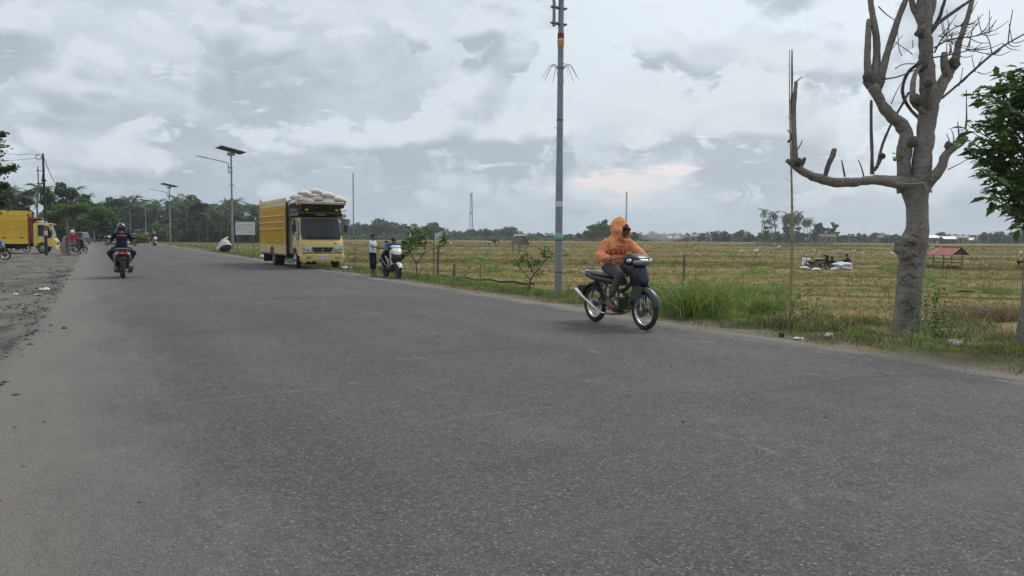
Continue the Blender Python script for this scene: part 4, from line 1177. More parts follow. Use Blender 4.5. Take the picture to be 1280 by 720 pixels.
for (ex, ey) in ends * 2:
    ex += rs_.uniform(-5, 9); ey += rs_.uniform(-7, 7)
    dd = rs_.uniform(-1.0, 1.1)
    if ex < 1222: dd *= .5
    s0 = lp(1306, min(300, ey + 60 + rs_.uniform(0, 40)), 0); e0 = lp(ex, ey, dd)
    mid = s0.lerp(e0, .55) + Vector((0, 0, .10))
    br.tube([s0, mid, e0], [.022, .012, .004], 5)
    tdir = (e0 - mid).normalized()
    for u in range(30):
        t = rs_.uniform(.34, 1.02)
        c = (s0.lerp(mid, t * 2) if t < .5 else mid.lerp(e0, t * 2 - 1))
        c = c + Vector((rs_.gauss(0, .05), rs_.gauss(0, .05), rs_.gauss(0, .04)))
        a = rs_.uniform(0, 6.28)
        dv = (tdir * .8 + Vector((math.cos(a), math.sin(a), rs_.uniform(-.7, .15)))).normalized()
        LC.append(c); LD.append(dv)
br.obj('branches', M_BARKD, lt)
def lobed_leaf():
    """a pointed, folded leaf about 1 unit long"""
    m = MB()
    out = [(0, 0), (.12, .10), (.30, .21), (.46, .17), (.55, .25), (.72, .13), (1.0, 0)]
    n = len(out); vs = []
    for x, y in out: vs.append((x, 0, -.22 * x * x - .02))
    for x, y in out: vs.append((x - .05 * y, y, .25 * y - .25 * x * x))
    for x, y in out: vs.append((x - .05 * y, -y, .25 * y - .25 * x * x))
    fs = []
    for i in range(n - 1):
        fs.append((i, i + 1, n + i + 1, n + i)); fs.append((i, 2 * n + i, 2 * n + i + 1, i + 1))
    m.add(vs, fs)
    return m
LM = []
for q in range(5):
    me = lobed_leaf().mesh('leaf', M_BIGLEAF, 60)
    a_ = me.attributes.new('r', 'FLOAT', 'POINT'); a_.data.foreach_set('value', [(.1, .35, .5, .7, .98)[q]] * len(me.vertices))
    LM.append(me)
def leaf_mat(c, dv, s, roll):
    x = dv; z = Vector((0, 0, 1)); y = z.cross(x)
    if y.length < .1: y = Vector((0, 1, 0))
    y.normalize(); z = x.cross(y)
    M = Matrix((x, y, z)).transposed().to_4x4()
    return Matrix.Translation(c) @ M @ Matrix.Rotation(roll, 4, 'X') @ Matrix.Scale(s, 4)
order = sorted(range(len(LC)), key=lambda i: (LC[i] + lo_).dot(CF))
vis = [i for i in order if (lambda w: abs(w.dot(CR) / w.dot(CF)) < .66)(LC[i] + lo_)]
own = set(vis[:300])
mass = MB(); tmpl = lobed_leaf(); RV = []
for i in order:
    M = leaf_mat(LC[i], LD[i], rs_.uniform(.11, .215), rs_.uniform(-.7, .7))
    if i in own:
        o = bpy.data.objects.new('leaf', rs_.choice(LM)); link(o, lt); o.matrix_local = M
    else:
        mass.M = M; mass.add(tmpl.v, tmpl.f); RV += [rs_.random()] * len(tmpl.v)
mass.M = None
o = mass.obj('foliage', M_BIGLEAF, lt); o['kind'] = 'stuff'
a_ = o.data.attributes.new('r', 'FLOAT', 'POINT'); a_.data.foreach_set('value', RV)

# ---- leafy tree at the left edge (only its twig ends reach the picture)
le = thing('street_tree', 'broadleaf tree at the left edge whose leafy twigs hang above the side-on yellow truck', 'tree', onland(atd(-95, 34)))
eo = Vector(le.location)
def ep(px, py, dd=0.0):
    d = 34 + dd; r_ = ray(px, py); t = d / r_.dot(CF)
    return Vector((r_.x * t, r_.y * t, CAMH + r_.z * t)) - eo
m = MB(); m.tube([(0, 0, -.2), (.05, 0, 1.2), (0, .1, 2.6), (.1, 0, 4.2)], [.2, .16, .13, .08], 12)
o = m.obj('trunk', M_BARK, le, 80); bumpy(o.data, .02, 5, 2)
m = MB(); C = []
for (ex, ey, r_) in ((2, 168, .14), (-6, 180, .35), (8, 212, .13), (17, 210, .10), (-4, 214, .3), (6, 233, .10), (-3, 238, .22), (0, 248, .2), (3, 255, .14), (-12, 200, .45), (-30, 190, .6), (-30, 225, .6), (-50, 170, .7), (-60, 230, .8), (-90, 180, .9), (-120, 160, .9), (-140, 210, .9), (-100, 220, .8), (-170, 190, .9), (-100, 130, .8), (-10, 262, .3), (-40, 258, .6)):
    e0 = ep(ex, ey, rnd.uniform(-.5, .5) * (3 if ex < -20 else 1)); s0 = Vector((0, 0, 2.4 + rnd.random() * 1.6))
    m.tube([s0, s0.lerp(e0, .5) + Vector((0, 0, .15)), e0], [.05, .025, .008], 5)
    n = int(60 + 260 * r_)
    C += [list(e0 + Vector((rnd.gauss(0, r_ * .6), rnd.gauss(0, r_ * .6), rnd.gauss(0, r_ * .5)))) for _ in range(n)]
    if ex > -10: C += [list(s0.lerp(e0, rnd.uniform(.8, 1)) + Vector((rnd.gauss(0, .08), rnd.gauss(0, .08), rnd.gauss(0, .06)))) for _ in range(90)]
m.obj('branches', M_BARKD, le)
o = leafcloud('foliage', np.array(C), .17, .55, mk_leaf('street_tree_leaf', [(.1, (.025, .05, .012)), (.5, (.05, .09, .02)), (.95, (.13, .15, .04))], .45, .25, .8), le); o['kind'] = 'stuff'

# ---- bright spreading tree behind the utility poles
M_BRIGHT = mk_leaf('bright_feathery_leaf', [(.1, (.050, .095, .018)), (.5, (.105, .190, .034)), (.9, (.180, .280, .055))], .5, .3, .3)
def spreading(px, d, Rr, H, label, n=9000, leafm=M_BRIGHT, tiers=5):
    t = thing('spreading_tree', label, 'tree', onland(atd(px, d)))
    m = MB(); m.tube([(0, 0, -.2), (.1, 0, H * .3), (.0, .1, H * .5)], [.22, .17, .13], 10); m.obj('trunk', M_BARK, t, 80)
    b = MB(); C = []
    for k in range(30):
        a = 2.4 * k; q = (.35 + .65 * ((k * .618) % 1)) * Rr; zz = H * (.55 + .43 * ((k * .37) % 1)) * (1 - .18 * (q / Rr) ** 2)
        e = Vector((math.cos(a) * q, math.sin(a) * q, zz))
        b.tube([(0, 0, H * .42), (e.x * .5, e.y * .5, H * .42 + (zz - H * .42) * .7), e], [.07, .04, .015], 5)
        nn = n // 30; rr = Rr * rnd.uniform(.16, .30)
        g = nrs.normal(0, 1, (nn, 3)); g /= np.linalg.norm(g, axis=1)[:, None]
        g *= (nrs.uniform(.3, 1, nn) ** .5)[:, None] * np.array([rr * 1.25, rr * 1.25, rr * .42])
        C.append(g + np.array(e))
    b.obj('limbs', M_BARKD, t)
    o = leafcloud('crown', np.concatenate(C), .26, .5, leafm, t, up=.8); o['kind'] = 'stuff'
    return t
spreading(92, 92, 3.4, 5.4, 'bright green spreading tree behind the two utility poles', 11000)
spreading(66, 100, 2.6, 4.6, 'lower bright green tree between the side-on truck and the far pole', 7000)
spreading(118, 120, 3.0, 5.2, 'bright green tree whose crown overhangs the far end of the road', 7000)

# ================================================================ vehicles
K = dict
M_RUB = mat('tyre_rubber', (.022, .022, .023), .85, var=.25, vscale=12, bmp=.3, bscale=90, dirt=.5, dirtcol=(.10, .09, .075))
M_CHR = mat('worn_chrome', (.62, .61, .58), .22, 1.0, var=.12, vscale=14, dirt=.25, dirtcol=(.25, .22, .18))
M_ALU = mat('dull_aluminium', (.42, .42, .41), .42, .9, var=.15, vscale=18, dirt=.4, dirtcol=(.12, .11, .095))
M_STEEL = mat('dark_engine_metal', (.085, .085, .085), .5, .6, var=.3, vscale=22, dirt=.5, dirtcol=(.09, .075, .06))
M_BLKP = mat('black_plastic', (.022, .022, .024), .45, var=.2, vscale=9, dirt=.3)
M_BLKG = mat('gloss_black_paint', (.011, .012, .015), .30, var=.2, coat=.2, dirt=.12, spec=.4)
M_NAVY = mat('blue_black_paint', (.014, .017, .034), .34, var=.2, coat=.15, dirt=.12, spec=.35)
M_GGRY = mat('dark_grey_green_paint', (.040, .050, .048), .38, var=.2, coat=.1, dirt=.2, spec=.4)
M_SEAT = mat('vinyl_seat', (.055, .056, .055), .42, var=.25, vscale=8, bmp=.2, bscale=120)
M_SEATG = mat('grey_vinyl_seat', (.125, .130, .125), .40, var=.2, vscale=8, bmp=.2, bscale=120)
M_WHT = mat('white_paint', (.74, .75, .76), .22, var=.04, coat=.5, dirt=.12)
M_REDP = mat('red_paint', (.42, .03, .03), .28, var=.1, coat=.4)
M_LENS = mat('headlamp_lens', (.50, .52, .54), .08, .55, var=.25, vscale=24, coat=1.0)
M_LENSD = mat('smoked_headlamp_lens', (.20, .21, .23), .10, .3, var=.35, vscale=18, coat=1.0)
M_REDL = mat('red_tail_lens', (.62, .02, .03), .15, var=.15, coat=.8)
M_ORL = mat('orange_lens', (.75, .26, .03), .2, var=.1, coat=.6)
M_PLATE = mat('number_plate_dark', (.035, .035, .035), .5)
M_GLASSD = mat('dark_tinted_glass', (.014, .018, .024), 0.09, 0, var=.3, vscale=2, spec=.5)
M_MIRR = mat('mirror_glass', (.55, .60, .64), .04, 1.0, var=.02)

def wheel(name, x, r, w, parent, y=0.0, spokes=36, tyre_w=None, rim_m=None, cast=False, disc=False):
    """motorcycle wheel: tyre (> rim, spokes, hub)"""
    m = MB()
    tr = w
    prof = []
    for k in range(13):
        a = -PI * .80 + 2 * PI * .80 * k / 12
        prof.append((r - tr * 1.0 + tr * 1.0 * math.cos(a), tr * .95 * math.sin(a)))
    m.lathe(prof + [prof[0]], (x, y, r), 'Y', 40, cap=False)
    for k in range(44):       # tread blocks, slightly proud
        a = 2 * PI * k / 44
        for sy in (-1, 1):
            m.box((x + (r - .001) * math.cos(a), y + sy * tr * .28, r + (r - .001) * math.sin(a)), (.012, tr * .4, .018), 0, Matrix.Rotation(-a, 3, 'Y') @ Matrix.Rotation(sy * .5, 3, 'X'))
    ty = m.obj(name, M_RUB, parent)
    rm = rim_m or M_CHR
    m = MB(); ri = r - tr * 1.75
    m.lathe([(ri + .012, -tr * .62), (ri + .020, -tr * .70), (ri + .004, -tr * .5), (ri - .006, 0), (ri + .004, tr * .5), (ri + .020, tr * .70), (ri + .012, tr * .62), (ri - .010, tr * .35), (ri - .014, 0), (ri - .010, -tr * .35), (ri + .012, -tr * .62)], (x, y, r), 'Y', 40, cap=False)
    m.obj('rim', rm, ty)
    if cast:
        m = MB()
        for k in range(5):
            a = 2 * PI * k / 5
            for da in (-.16, .16):
                m.box((x + (ri * .5) * math.cos(a + da), y, r + (ri * .5) * math.sin(a + da)), (ri * .95, .022, .026), .006, Matrix.Rotation(-(a + da * .5), 3, 'Y'))
        m.obj('spokes', rm, ty)
    else:
        m = MB()
        for k in range(spokes):
            a = 2 * PI * k / spokes; b = a + (.55 if k % 2 else -.55); s = 1 if (k // 2) % 2 else -1
            m.tube([(x + .038 * math.cos(b), y + s * .028, r + .038 * math.sin(b)), (x + (ri - .004) * math.cos(a), y + s * .004, r + (ri - .004) * math.sin(a))], .0022, 4)
        m.obj('spokes', M_CHR, ty)
    m = MB(); m.lathe([(.012, -.075), (.020, -.07), (.040, -.055), (.055, -.03), (.055, .03), (.040, .055), (.020, .07), (.012, .075)], (x, y, r), 'Y', 20)
    m.obj('hub', M_STEEL, ty)
    if disc:
        m = MB(); m.lathe([(.045, -.068), (.105, -.068), (.105, -.064), (.045, -.064)], (x, y, r), 'Y', 30, cap=False)
        m.box((x - .055, y - .068, r + .075), (.06, .035, .05), .01)
        m.obj('brake_disc', M_STEEL, ty)
    return ty
def arc_shell(m, c, r0, a0, a1, halfw, n=16, rise=.35, thick=.004, taper=None):
    """fender: a curved channel section swept round a wheel"""
    rings = []
    for i in range(n + 1):
        t = i / n; a = a0 + (a1 - a0) * t
        k = 1 if taper is None else taper(t)
        sec = []
        for q in range(9):
            u = -1 + q / 4
            sec.append((r0 - halfw * rise * abs(u) ** 2.2 * k, u * halfw * k))
        for q in range(9):
            u = 1 - q / 4
            sec.append((r0 - thick - halfw * rise * abs(u) ** 2.2 * k, u * (halfw - thick) * k))
        rings.append([(c[0] + rr * math.cos(a), c[1] + yy, c[2] + rr * math.sin(a)) for rr, yy in sec])
    m.loft(rings)
def sect(x, w, z0, z1, n=16, e=2.6, yc=0.0, tilt=0.0):
    """a rounded section across the vehicle at x: half-width w, from z0 to z1"""
    out = []
    for k in range(n):
        a = 2 * PI * k / n; ca, sa = math.cos(a), math.sin(a)
        yy = w * (abs(ca) ** (2 / e)) * (1 if ca >= 0 else -1); zz = (z1 - z0) / 2 * (abs(sa) ** (2 / e)) * (1 if sa >= 0 else -1)
        out.append((x + tilt * zz, yc + yy, (z0 + z1) / 2 + zz))
    return out
def body(name, secs, m_, parent, n=18, smooth=50):
    m = MB(); m.loft([sect(*s[:4], n=n, **(s[4] if len(s) > 4 else {})) for s in secs]); return m.obj(name, m_, parent, smooth)

def underbone(name, label, cat, loc, rotz, detail=True, stand=True, cowl=M_NAVY, fend=M_GGRY, seatm=M_SEATG, group=None, lean=0.0, mirrors=False, legshield=None):
    t = thing(name, label, cat, loc, rotz, group)
    t.rotation_euler = Euler((lean, 0, rotz), 'XYZ') if lean else Euler((0, 0, rotz))
    if lean: t.rotation_euler = (Matrix.Rotation(rotz, 3, 'Z') @ Matrix.Rotation(lean, 3, 'X')).to_euler()
    wheel('rear_wheel', -.62, .285, .040, t, spokes=32 if detail else 16)
    wheel('front_wheel', .62, .285, .036, t, spokes=32 if detail else 16, disc=True)
    # fork
    for s in (-1, 1):
        m = MB(); m.tube([(.625, s * .062, .285), (.60, s * .062, .40), (.565, s * .062, .56)], [.019, .019, .019], 10)
        m.box((.628, s * .062, .285), (.035, .03, .05), .008)
        m.obj('fork_leg', M_ALU, t)
    m = MB()
    for s in (-1, 1): m.tube([(.567, s * .062, .55), (.50, s * .055, .80)], .016, 8)
    m.tube([(.52, 0, .66), (.44, 0, .97)], .025, 10); m.box((.50, 0, .76), (.06, .16, .03), .008)
    m.obj('fork_crown', M_STEEL, t)
    # front mudguard with side cheeks
    m = MB(); arc_shell(m, (.62, 0, .285), .330, R(12), R(140), .070, 18, .55, taper=lambda u: .72 + .28 * math.sin(PI * min(1, u * 1.1 + .1)))
    for s in (-1, 1):
        m.prism([(.40, .44), (.52, .40), (.62, .47), (.66, .60), (.56, .66), (.44, .62)], s * .074, s * .082)
    m.obj('front_mudguard', fend, t, 50)
    # nose cowl over the steering head
    m = MB()
    m.loft([sect(.34, .070, .60, .84, 18), sect(.42, .105, .575, .92, 18), sect(.50, .118, .585, .955, 18), sect(.565, .105, .615, .93, 18, tilt=-.15), sect(.61, .070, .66, .86, 18, tilt=-.3), sect(.63, .02, .70, .80, 18, tilt=-.3)])
    m.obj('nose_cowl', cowl, t, 50)
    if legshield:
        for s in (-1, 1):
            m = MB()
            m.loft([[(.44, s * .10, .90), (.36, s * .20, .84), (.34, s * .205, .84), (.42, s * .10, .88)],
                    [(.47, s * .11, .72), (.37, s * .235, .68), (.35, s * .24, .68), (.45, s * .11, .70)],
                    [(.40, s * .10, .50), (.30, s * .22, .46), (.28, s * .225, .46), (.38, s * .10, .49)],
                    [(.28, s * .10, .34), (.20, s * .18, .31), (.18, s * .185, .31), (.26, s * .10, .33)]])
            m.obj('leg_shield', legshield, t, 50)
    # handlebar cowl with the wide headlamp
    m = MB()
    m.loft([sect(.25, .06, .97, 1.04, 18), sect(.31, .160, .925, 1.075, 18), sect(.38, .215, .905, 1.095, 18), sect(.46, .215, .905, 1.085, 18), sect(.53, .165, .915, 1.055, 18), sect(.57, .11, .935, 1.03, 18)])
    hc = m.obj('handlebar_cowl', M_BLKG, t, 50)
    m = MB(); m.loft([sect(.47, .175, .915, 1.020, 18), sect(.550, .155, .915, 1.018, 18), sect(.592, .105, .928, 1.005, 18), sect(.604, .04, .945, .985, 18)])
    m.obj('headlamp', M_LENSD, hc, 50)
    for s in (-1, 1):
        m = MB(); m.sph((.48, s * .185, .985), (.05, .04, .034), 12, 8); m.obj('indicator', M_LENS, hc)
    # bar, grips, levers
    m = MB()
    for s in (-1, 1):
        m.tube([(.36, s * .10, 1.00), (.30, s * .22, 1.005), (.235, s * .345, .99)], .011, 8)
    hb = m.obj('handlebar', M_BLKP, t)
    for s in (-1, 1):
        m = MB(); m.tube([(.292, s * .235, 1.004), (.232, s * .35, .989)], .017, 10); m.obj('grip', M_RUB, hb)
        m = MB(); m.tube([(.335, s * .185, 1.00), (.33, s * .25, .995), (.278, s * .345, .985)], [.007, .006, .005], 6); m.obj('brake_lever', M_ALU, hb)
        if mirrors:
            m = MB(); m.tube([(.33, s * .16, 1.03), (.30, s * .22, 1.14), (.30, s * .25, 1.20)], .005, 6)
            m.sph((.295, s * .27, 1.225), (.018, .06, .036), 12, 8); m.obj('mirror', M_BLKP, hb)
    m = MB()
    for s, pts in ((1, [(.33, -.20, .98), (.46, -.20, .90), (.56, -.11, .80), (.60, -.085, .55), (.62, -.085, .36)]), (1, [(.33, .20, .98), (.44, .17, .86), (.40, .10, .70), (.20, .08, .48)]), (1, [(.32, -.24, .99), (.40, -.16, .84), (.34, -.10, .66), (.15, -.06, .50)])):
        m.tube(pts, .0055, 5); m.obj('cable', M_BLKP, t); m = MB()
    # frame spine, swingarm, stays
    m = MB()
    m.tube([(.44, 0, .86), (.34, 0, .70), (.18, 0, .56), (.02, 0, .52), (-.10, 0, .56)], [.034, .032, .030, .030, .03], 10)
    for s in (-1, 1):
        m.tube([(-.10, s * .05, .54), (-.35, s * .10, .66), (-.72, s * .10, .74)], .015, 8)
        m.tube([(-.14, s * .08, .34), (-.36, s * .10, .62)], .014, 8)
        m.tube([(-.10, s * .07, .52), (-.12, s * .08, .34)], .016, 8)
        m.tube([(-.12, s * .075, .33), (-.40, s * .085, .30), (-.62, s * .085, .285)], .017, 8)
    m.tube([(.16, -.16, .255), (.16, .16, .255)], .012, 8); m.tube([(-.20, -.20, .34), (-.20, .20, .34)], .010, 8)
    m.obj('frame', M_STEEL, t)
    for s in (-1, 1):
        m = MB(); m.tube([(-.575, s * .115, .33), (-.47, s * .115, .62)], .011, 8)
        pts = []
        for q in range(49):
            u = q / 48; a = u * 2 * PI * 7
            pts.append((-.560 + .085 * u + .020 * math.cos(a), s * .115 + .020 * math.sin(a), .37 + .20 * u))
        m.tube(pts, .0042, 5); m.tube([(-.478, s * .115, .59), (-.462, s * .115, .645)], .021, 10)
        m.obj('shock_absorber', M_BLKP if not detail else M_STEEL, t)
    for s in (-1, 1):
        m = MB(); m.tube([(.16, s * .15, .255), (.16, s * .24, .258)], .016, 8); m.obj('footpeg', M_RUB, t)
    # engine: crankcase, finned cylinder lying forward, covers
    m = MB()
    m.loft([sect(-.14, .09, .25, .40, 16), sect(-.08, .105, .22, .44, 16), sect(.04, .105, .215, .44, 16), sect(.12, .09, .24, .42, 16)])
    m.box((.02, 0, .205), (.22, .12, .03), .01)
    en = m.obj('engine', M_STEEL, t, 50)
    m = MB(); m.lathe([(.02, -.150), (.085, -.150), (.095, -.142), (.100, -.12), (.100, -.09)], (.03, 0, .325), 'Y', 24)
    m.lathe([(.02, -.145), (.05, -.145), (.056, -.13), (.056, -.09)], (-.09, 0, .335), 'Y', 20)
    for q in range(6):
        a = q * 1.047; m.lathe([(.008, -.158), (.010, -.14)], (.03 + .082 * math.cos(a), 0, .325 + .082 * math.sin(a)), 'Y', 6)
    m.obj('clutch_cover', M_ALU, en)
    m = MB(); m.lathe([(.085, .145), (.095, .13), (.095, .09)], (.03, 0, .325), 'Y', 24); m.obj('generator_cover', M_ALU, en)
    m = MB()
    for q in range(8): m.box((.155 + q * .018, 0, .37 + q * .003), (.008, .135, .13), 0, (0, -.1, 0))
    m.lathe([(.045, 0), (.045, .15)], (.13, 0, .37), 'X', 14); m.box((.315, 0, .385), (.07, .12, .12), .02)
    m.obj('cylinder', M_STEEL, en)
    m = MB(); m.box((.17, .0, .475), (.10, .05, .06), .015); m.tube([(.12, 0, .50), (.0, .02, .52), (-.08, .03, .55)], .025, 8)
    m.obj('carburettor', M_STEEL, en)
    # exhaust, chrome, rising to the rear on the right
    m = MB()
    m.tube([(.33, -.03, .33), (.32, -.06, .24), (.22, -.10, .195), (.02, -.14, .175), (-.14, -.16, .175)], [.014] * 5, 10)
    m.obj('header_pipe', M_STEEL, t); m = MB()
    m.tube([(-.13, -.16, .175), (-.24, -.17, .185), (-.36, -.175, .235)], [.015] * 3, 10)
    m.tube([(-.34, -.175, .225), (-.42, -.18, .265), (-.70, -.20, .405), (-.86, -.205, .49)], [.016, .021, .026, .028], 16)
    m.tube([(-.85, -.205, .485), (-.90, -.207, .512)], [.021, .016], 12)
    m.box((-.50, -.165, .36), (.03, .01, .12), 0, (0, -.4, 0))
    m.obj('exhaust', M_CHR, t)
    m = MB(); m.prism([(-.10, .30), (-.10, .39), (-.40, .42), (-.62, .40), (-.70, .32), (-.66, .31), (-.60, .35), (-.38, .36), (-.14, .33)], .095, .115); m.obj('chain_cover', M_BLKP, t)
    m = MB(); m.tube([(-.02, .12, .22), (-.06, .20, .06), (-.10, .21, .02)] if stand else [(-.02, .12, .20), (-.16, .13, .19), (-.24, .135, .195)], .010, 6); m.obj('side_stand', M_STEEL, t)
    m = MB(); m.tube([(.10, -.16, .25), (.16, -.19, .235), (.22, -.20, .23)], .008, 6); m.obj('brake_pedal', M_CHR, t)
    # seat and tail
    body('seat', [(.17, .055, .735, .765), (.08, .10, .715, .790), (-.10, .125, .715, .800), (-.32, .130, .720, .805), (-.52, .118, .725, .818), (-.68, .085, .735, .815)], seatm, t)
    body('tail_cowl', [(.10, .07, .60, .72), (-.10, .115, .60, .725), (-.35, .135, .62, .745), (-.60, .120, .65, .755), (-.78, .090, .685, .800), (-.86, .05, .715, .80)], M_BLKG if cowl is M_NAVY else cowl, t)
    m = MB(); m.loft([sect(-.80, .085, .700, .80, 16), sect(-.875, .07, .715, .805, 16), sect(-.885, .03, .73, .79, 16)]); m.obj('tail_lamp', M_REDL if not detail else M_LENS, t)
    m = MB(); m.tube([(-.55, -.12, .76), (-.74, -.13, .80), (-.86, -.09, .825), (-.88, 0, .83), (-.86, .09, .825), (-.74, .13, .80), (-.55, .12, .76)], .008, 8); m.obj('grab_rail', M_BLKP, t)
    m = MB(); arc_shell(m, (-.62, 0, .285), .350, R(55), R(172), .075, 14, .5); m.obj('rear_mudguard', M_BLKP, t)
    m = MB(); m.box((-.965, 0, .50), (.006, .21, .11), 0, (0, -.25, 0)); m.obj('number_plate', M_PLATE, t)
    return t

def scooter(name, label, cat, loc, rotz, main=M_WHT, second=M_BLKP, group=None, lean=0.0, seatm=M_SEAT, stand=False):
    """automatic scooter: apron, floorboard, covered engine"""
    t = thing(name, label, cat, loc, rotz, group)
    if lean: t.rotation_euler = (Matrix.Rotation(rotz, 3, 'Z') @ Matrix.Rotation(lean, 3, 'X')).to_euler()
    wheel('rear_wheel', -.60, .255, .052, t, cast=True, rim_m=M_BLKP)
    wheel('front_wheel', .65, .255, .045, t, cast=True, rim_m=M_BLKP, disc=True)
    for s in (-1, 1):
        m = MB(); m.tube([(.655, s * .07, .255), (.57, s * .07, .56)], .019, 8); m.obj('fork_leg', M_STEEL, t)
    m = MB(); arc_shell(m, (.65, 0, .255), .300, R(25), R(150), .080, 16, .7, taper=lambda u: .6 + .4 * math.sin(PI * min(1, u + .15)))
    m.obj('front_mudguard', main, t, 50)
    # apron: nose, V-shaped cheeks, dark centre
    m = MB()
    m.loft([sect(.34, .13, .42, .93, 20), sect(.42, .19, .50, .99, 20), sect(.50, .185, .58, 1.00, 20, tilt=-.10), sect(.575, .13, .66, .96, 20, tilt=-.25), sect(.62, .05, .70, .88, 20, tilt=-.3)])
    ap = m.obj('front_apron', second, t, 50)
    m = MB(); m.loft([sect(.38, .165, .78, 1.005, 20), sect(.47, .195, .76, 1.015, 20, tilt=-.1), sect(.54, .165, .765, .985, 20, tilt=-.25), sect(.60, .10, .775, .93, 20, tilt=-.3), sect(.64, .04, .79, .88, 20, tilt=-.3)]); m.obj('nose_panel', main, ap, 50)
    for s in (-1, 1):
        m = MB(); m.loft([[(.50, s * .06, .78), (.46, s * .20, .92), (.40, s * .215, .92), (.44, s * .06, .74)],
                          [(.52, s * .06, .66), (.47, s * .185, .70), (.38, s * .20, .68), (.42, s * .06, .62)],
                          [(.42, s * .05, .50), (.36, s * .13, .47), (.28, s * .14, .42), (.32, s * .05, .42)]])
        m.obj('apron_cheek', main, ap, 50)
        m = MB(); m.loft([[(.62, s * .015, .80), (.56, s * .145, .87), (.54, s * .145, .86), (.60, s * .015, .79)], [(.625, s * .02, .755), (.58, s * .13, .80), (.56, s * .13, .80), (.60, s * .02, .75)]])
        m.obj('headlamp', M_LENSD, ap, 50)
        m = MB(); m.sph((.50, s * .165, .90), (.05, .018, .03), 12, 8); m.obj('indicator', M_ORL, ap)
    # handlebar cowl
    m = MB(); m.loft([sect(.26, .08, 1.00, 1.05, 16), sect(.33, .17, .985, 1.085, 16), sect(.40, .19, .99, 1.09, 16), sect(.46, .12, 1.00, 1.07, 16), sect(.485, .05, 1.01, 1.05, 16)])
    hb = m.obj('handlebar_cowl', main, t, 50)
    for s in (-1, 1):
        m = MB(); m.tube([(.33, s * .15, 1.03), (.27, s * .34, 1.02)], .017, 10); m.obj('grip', M_RUB, hb)
        m = MB(); m.tube([(.36, s * .19, 1.035), (.31, s * .33, 1.02)], .006, 6); m.obj('brake_lever', M_ALU, hb)
        m = MB(); m.tube([(.33, s * .19, 1.07), (.31, s * .26, 1.17)], .006, 6); m.sph((.30, s * .285, 1.205), (.02, .065, .04), 14, 9); mo = m.obj('mirror', M_BLKP, hb)
    # legshield back, floor, body
    m = MB(); m.loft([sect(.36, .15, .36, .93, 16), sect(.28, .13, .34, .86, 16)]); m.obj('inner_shield', M_BLKP, t, 50)
    body('floorboard', [(.34, .15, .26, .34), (.10, .16, .25, .33), (-.12, .14, .25, .36)], M_BLKP, t)
    for s in (-1, 1):
        m = MB()
        m.loft([sect(.0, .04, .36, .60, 14, yc=s * .10), sect(-.2, .05, .40, .72, 14, yc=s * .125), sect(-.45, .055, .50, .77, 14, yc=s * .130), sect(-.70, .045, .62, .82, 14, yc=s * .10), sect(-.86, .02, .74, .84, 14, yc=s * .06)])
        m.obj('side_panel', main, t, 50)
    body('under_seat_body', [(.02, .09, .36, .70), (-.3, .11, .40, .74), (-.7, .09, .60, .80), (-.86, .05, .72, .82)], M_BLKP, t)
    body('seat', [(.10, .07, .70, .745), (-.02, .11, .70, .785), (-.28, .135, .72, .80), (-.52, .13, .755, .84), (-.74, .10, .80, .865)], seatm, t)
    m = MB(); m.tube([(-.55, -.15, .80), (-.74, -.15, .86), (-.90, -.09, .90), (-.92, 0, .90), (-.90, .09, .90), (-.74, .15, .86), (-.55, .15, .80)], .013, 8); m.obj('grab_rail', M_ALU, t)
    m = MB(); m.loft([sect(-.82, .075, .70, .80, 16), sect(-.89, .06, .715, .79, 16), sect(-.905, .03, .73, .775, 16)]); m.obj('tail_lamp', M_REDL, t)
    for s in (-1, 1):
        m = MB(); m.sph((-.84, s * .11, .745), (.045, .035, .03), 12, 8); m.obj('rear_indicator', M_LENS, t)
    m = MB(); m.loft([sect(-.78, .07, .50, .70, 10), sect(-.90, .06, .40, .64, 10), sect(-.96, .05, .34, .55, 10)]); m.obj('rear_mudguard', M_BLKP, t)
    m = MB(); m.box((-.965, 0, .56), (.006, .24, .10), 0, (0, -.3, 0)); m.obj('number_plate', M_PLATE, t)
    m = MB(); m.loft([sect(-.02, .06, .20, .36, 14, yc=.06), sect(-.3, .075, .18, .38, 14, yc=.10), sect(-.62, .07, .17, .36, 14, yc=.11), sect(-.72, .03, .22, .32, 14, yc=.11)]); m.obj('engine', M_STEEL, t, 50)
    m = MB(); m.tube([(-.1, -.09, .17), (-.35, -.14, .17)], .016, 8); m.tube([(-.34, -.15, .17), (-.42, -.155, .20), (-.80, -.17, .33)], [.03, .048, .052], 14); m.obj('exhaust', M_STEEL, t)
    m = MB(); m.tube([(-.60, .14, .26), (-.52, .14, .56)], .02, 8); m.obj('shock_absorber', M_STEEL, t)
    m = MB(); m.tube([(-.08, .13, .24), (-.12, .22, .04), (-.15, .23, .02)] if stand else [(-.08, .13, .20), (-.22, .15, .19)], .010, 6); m.obj('side_stand', M_STEEL, t)
    return t

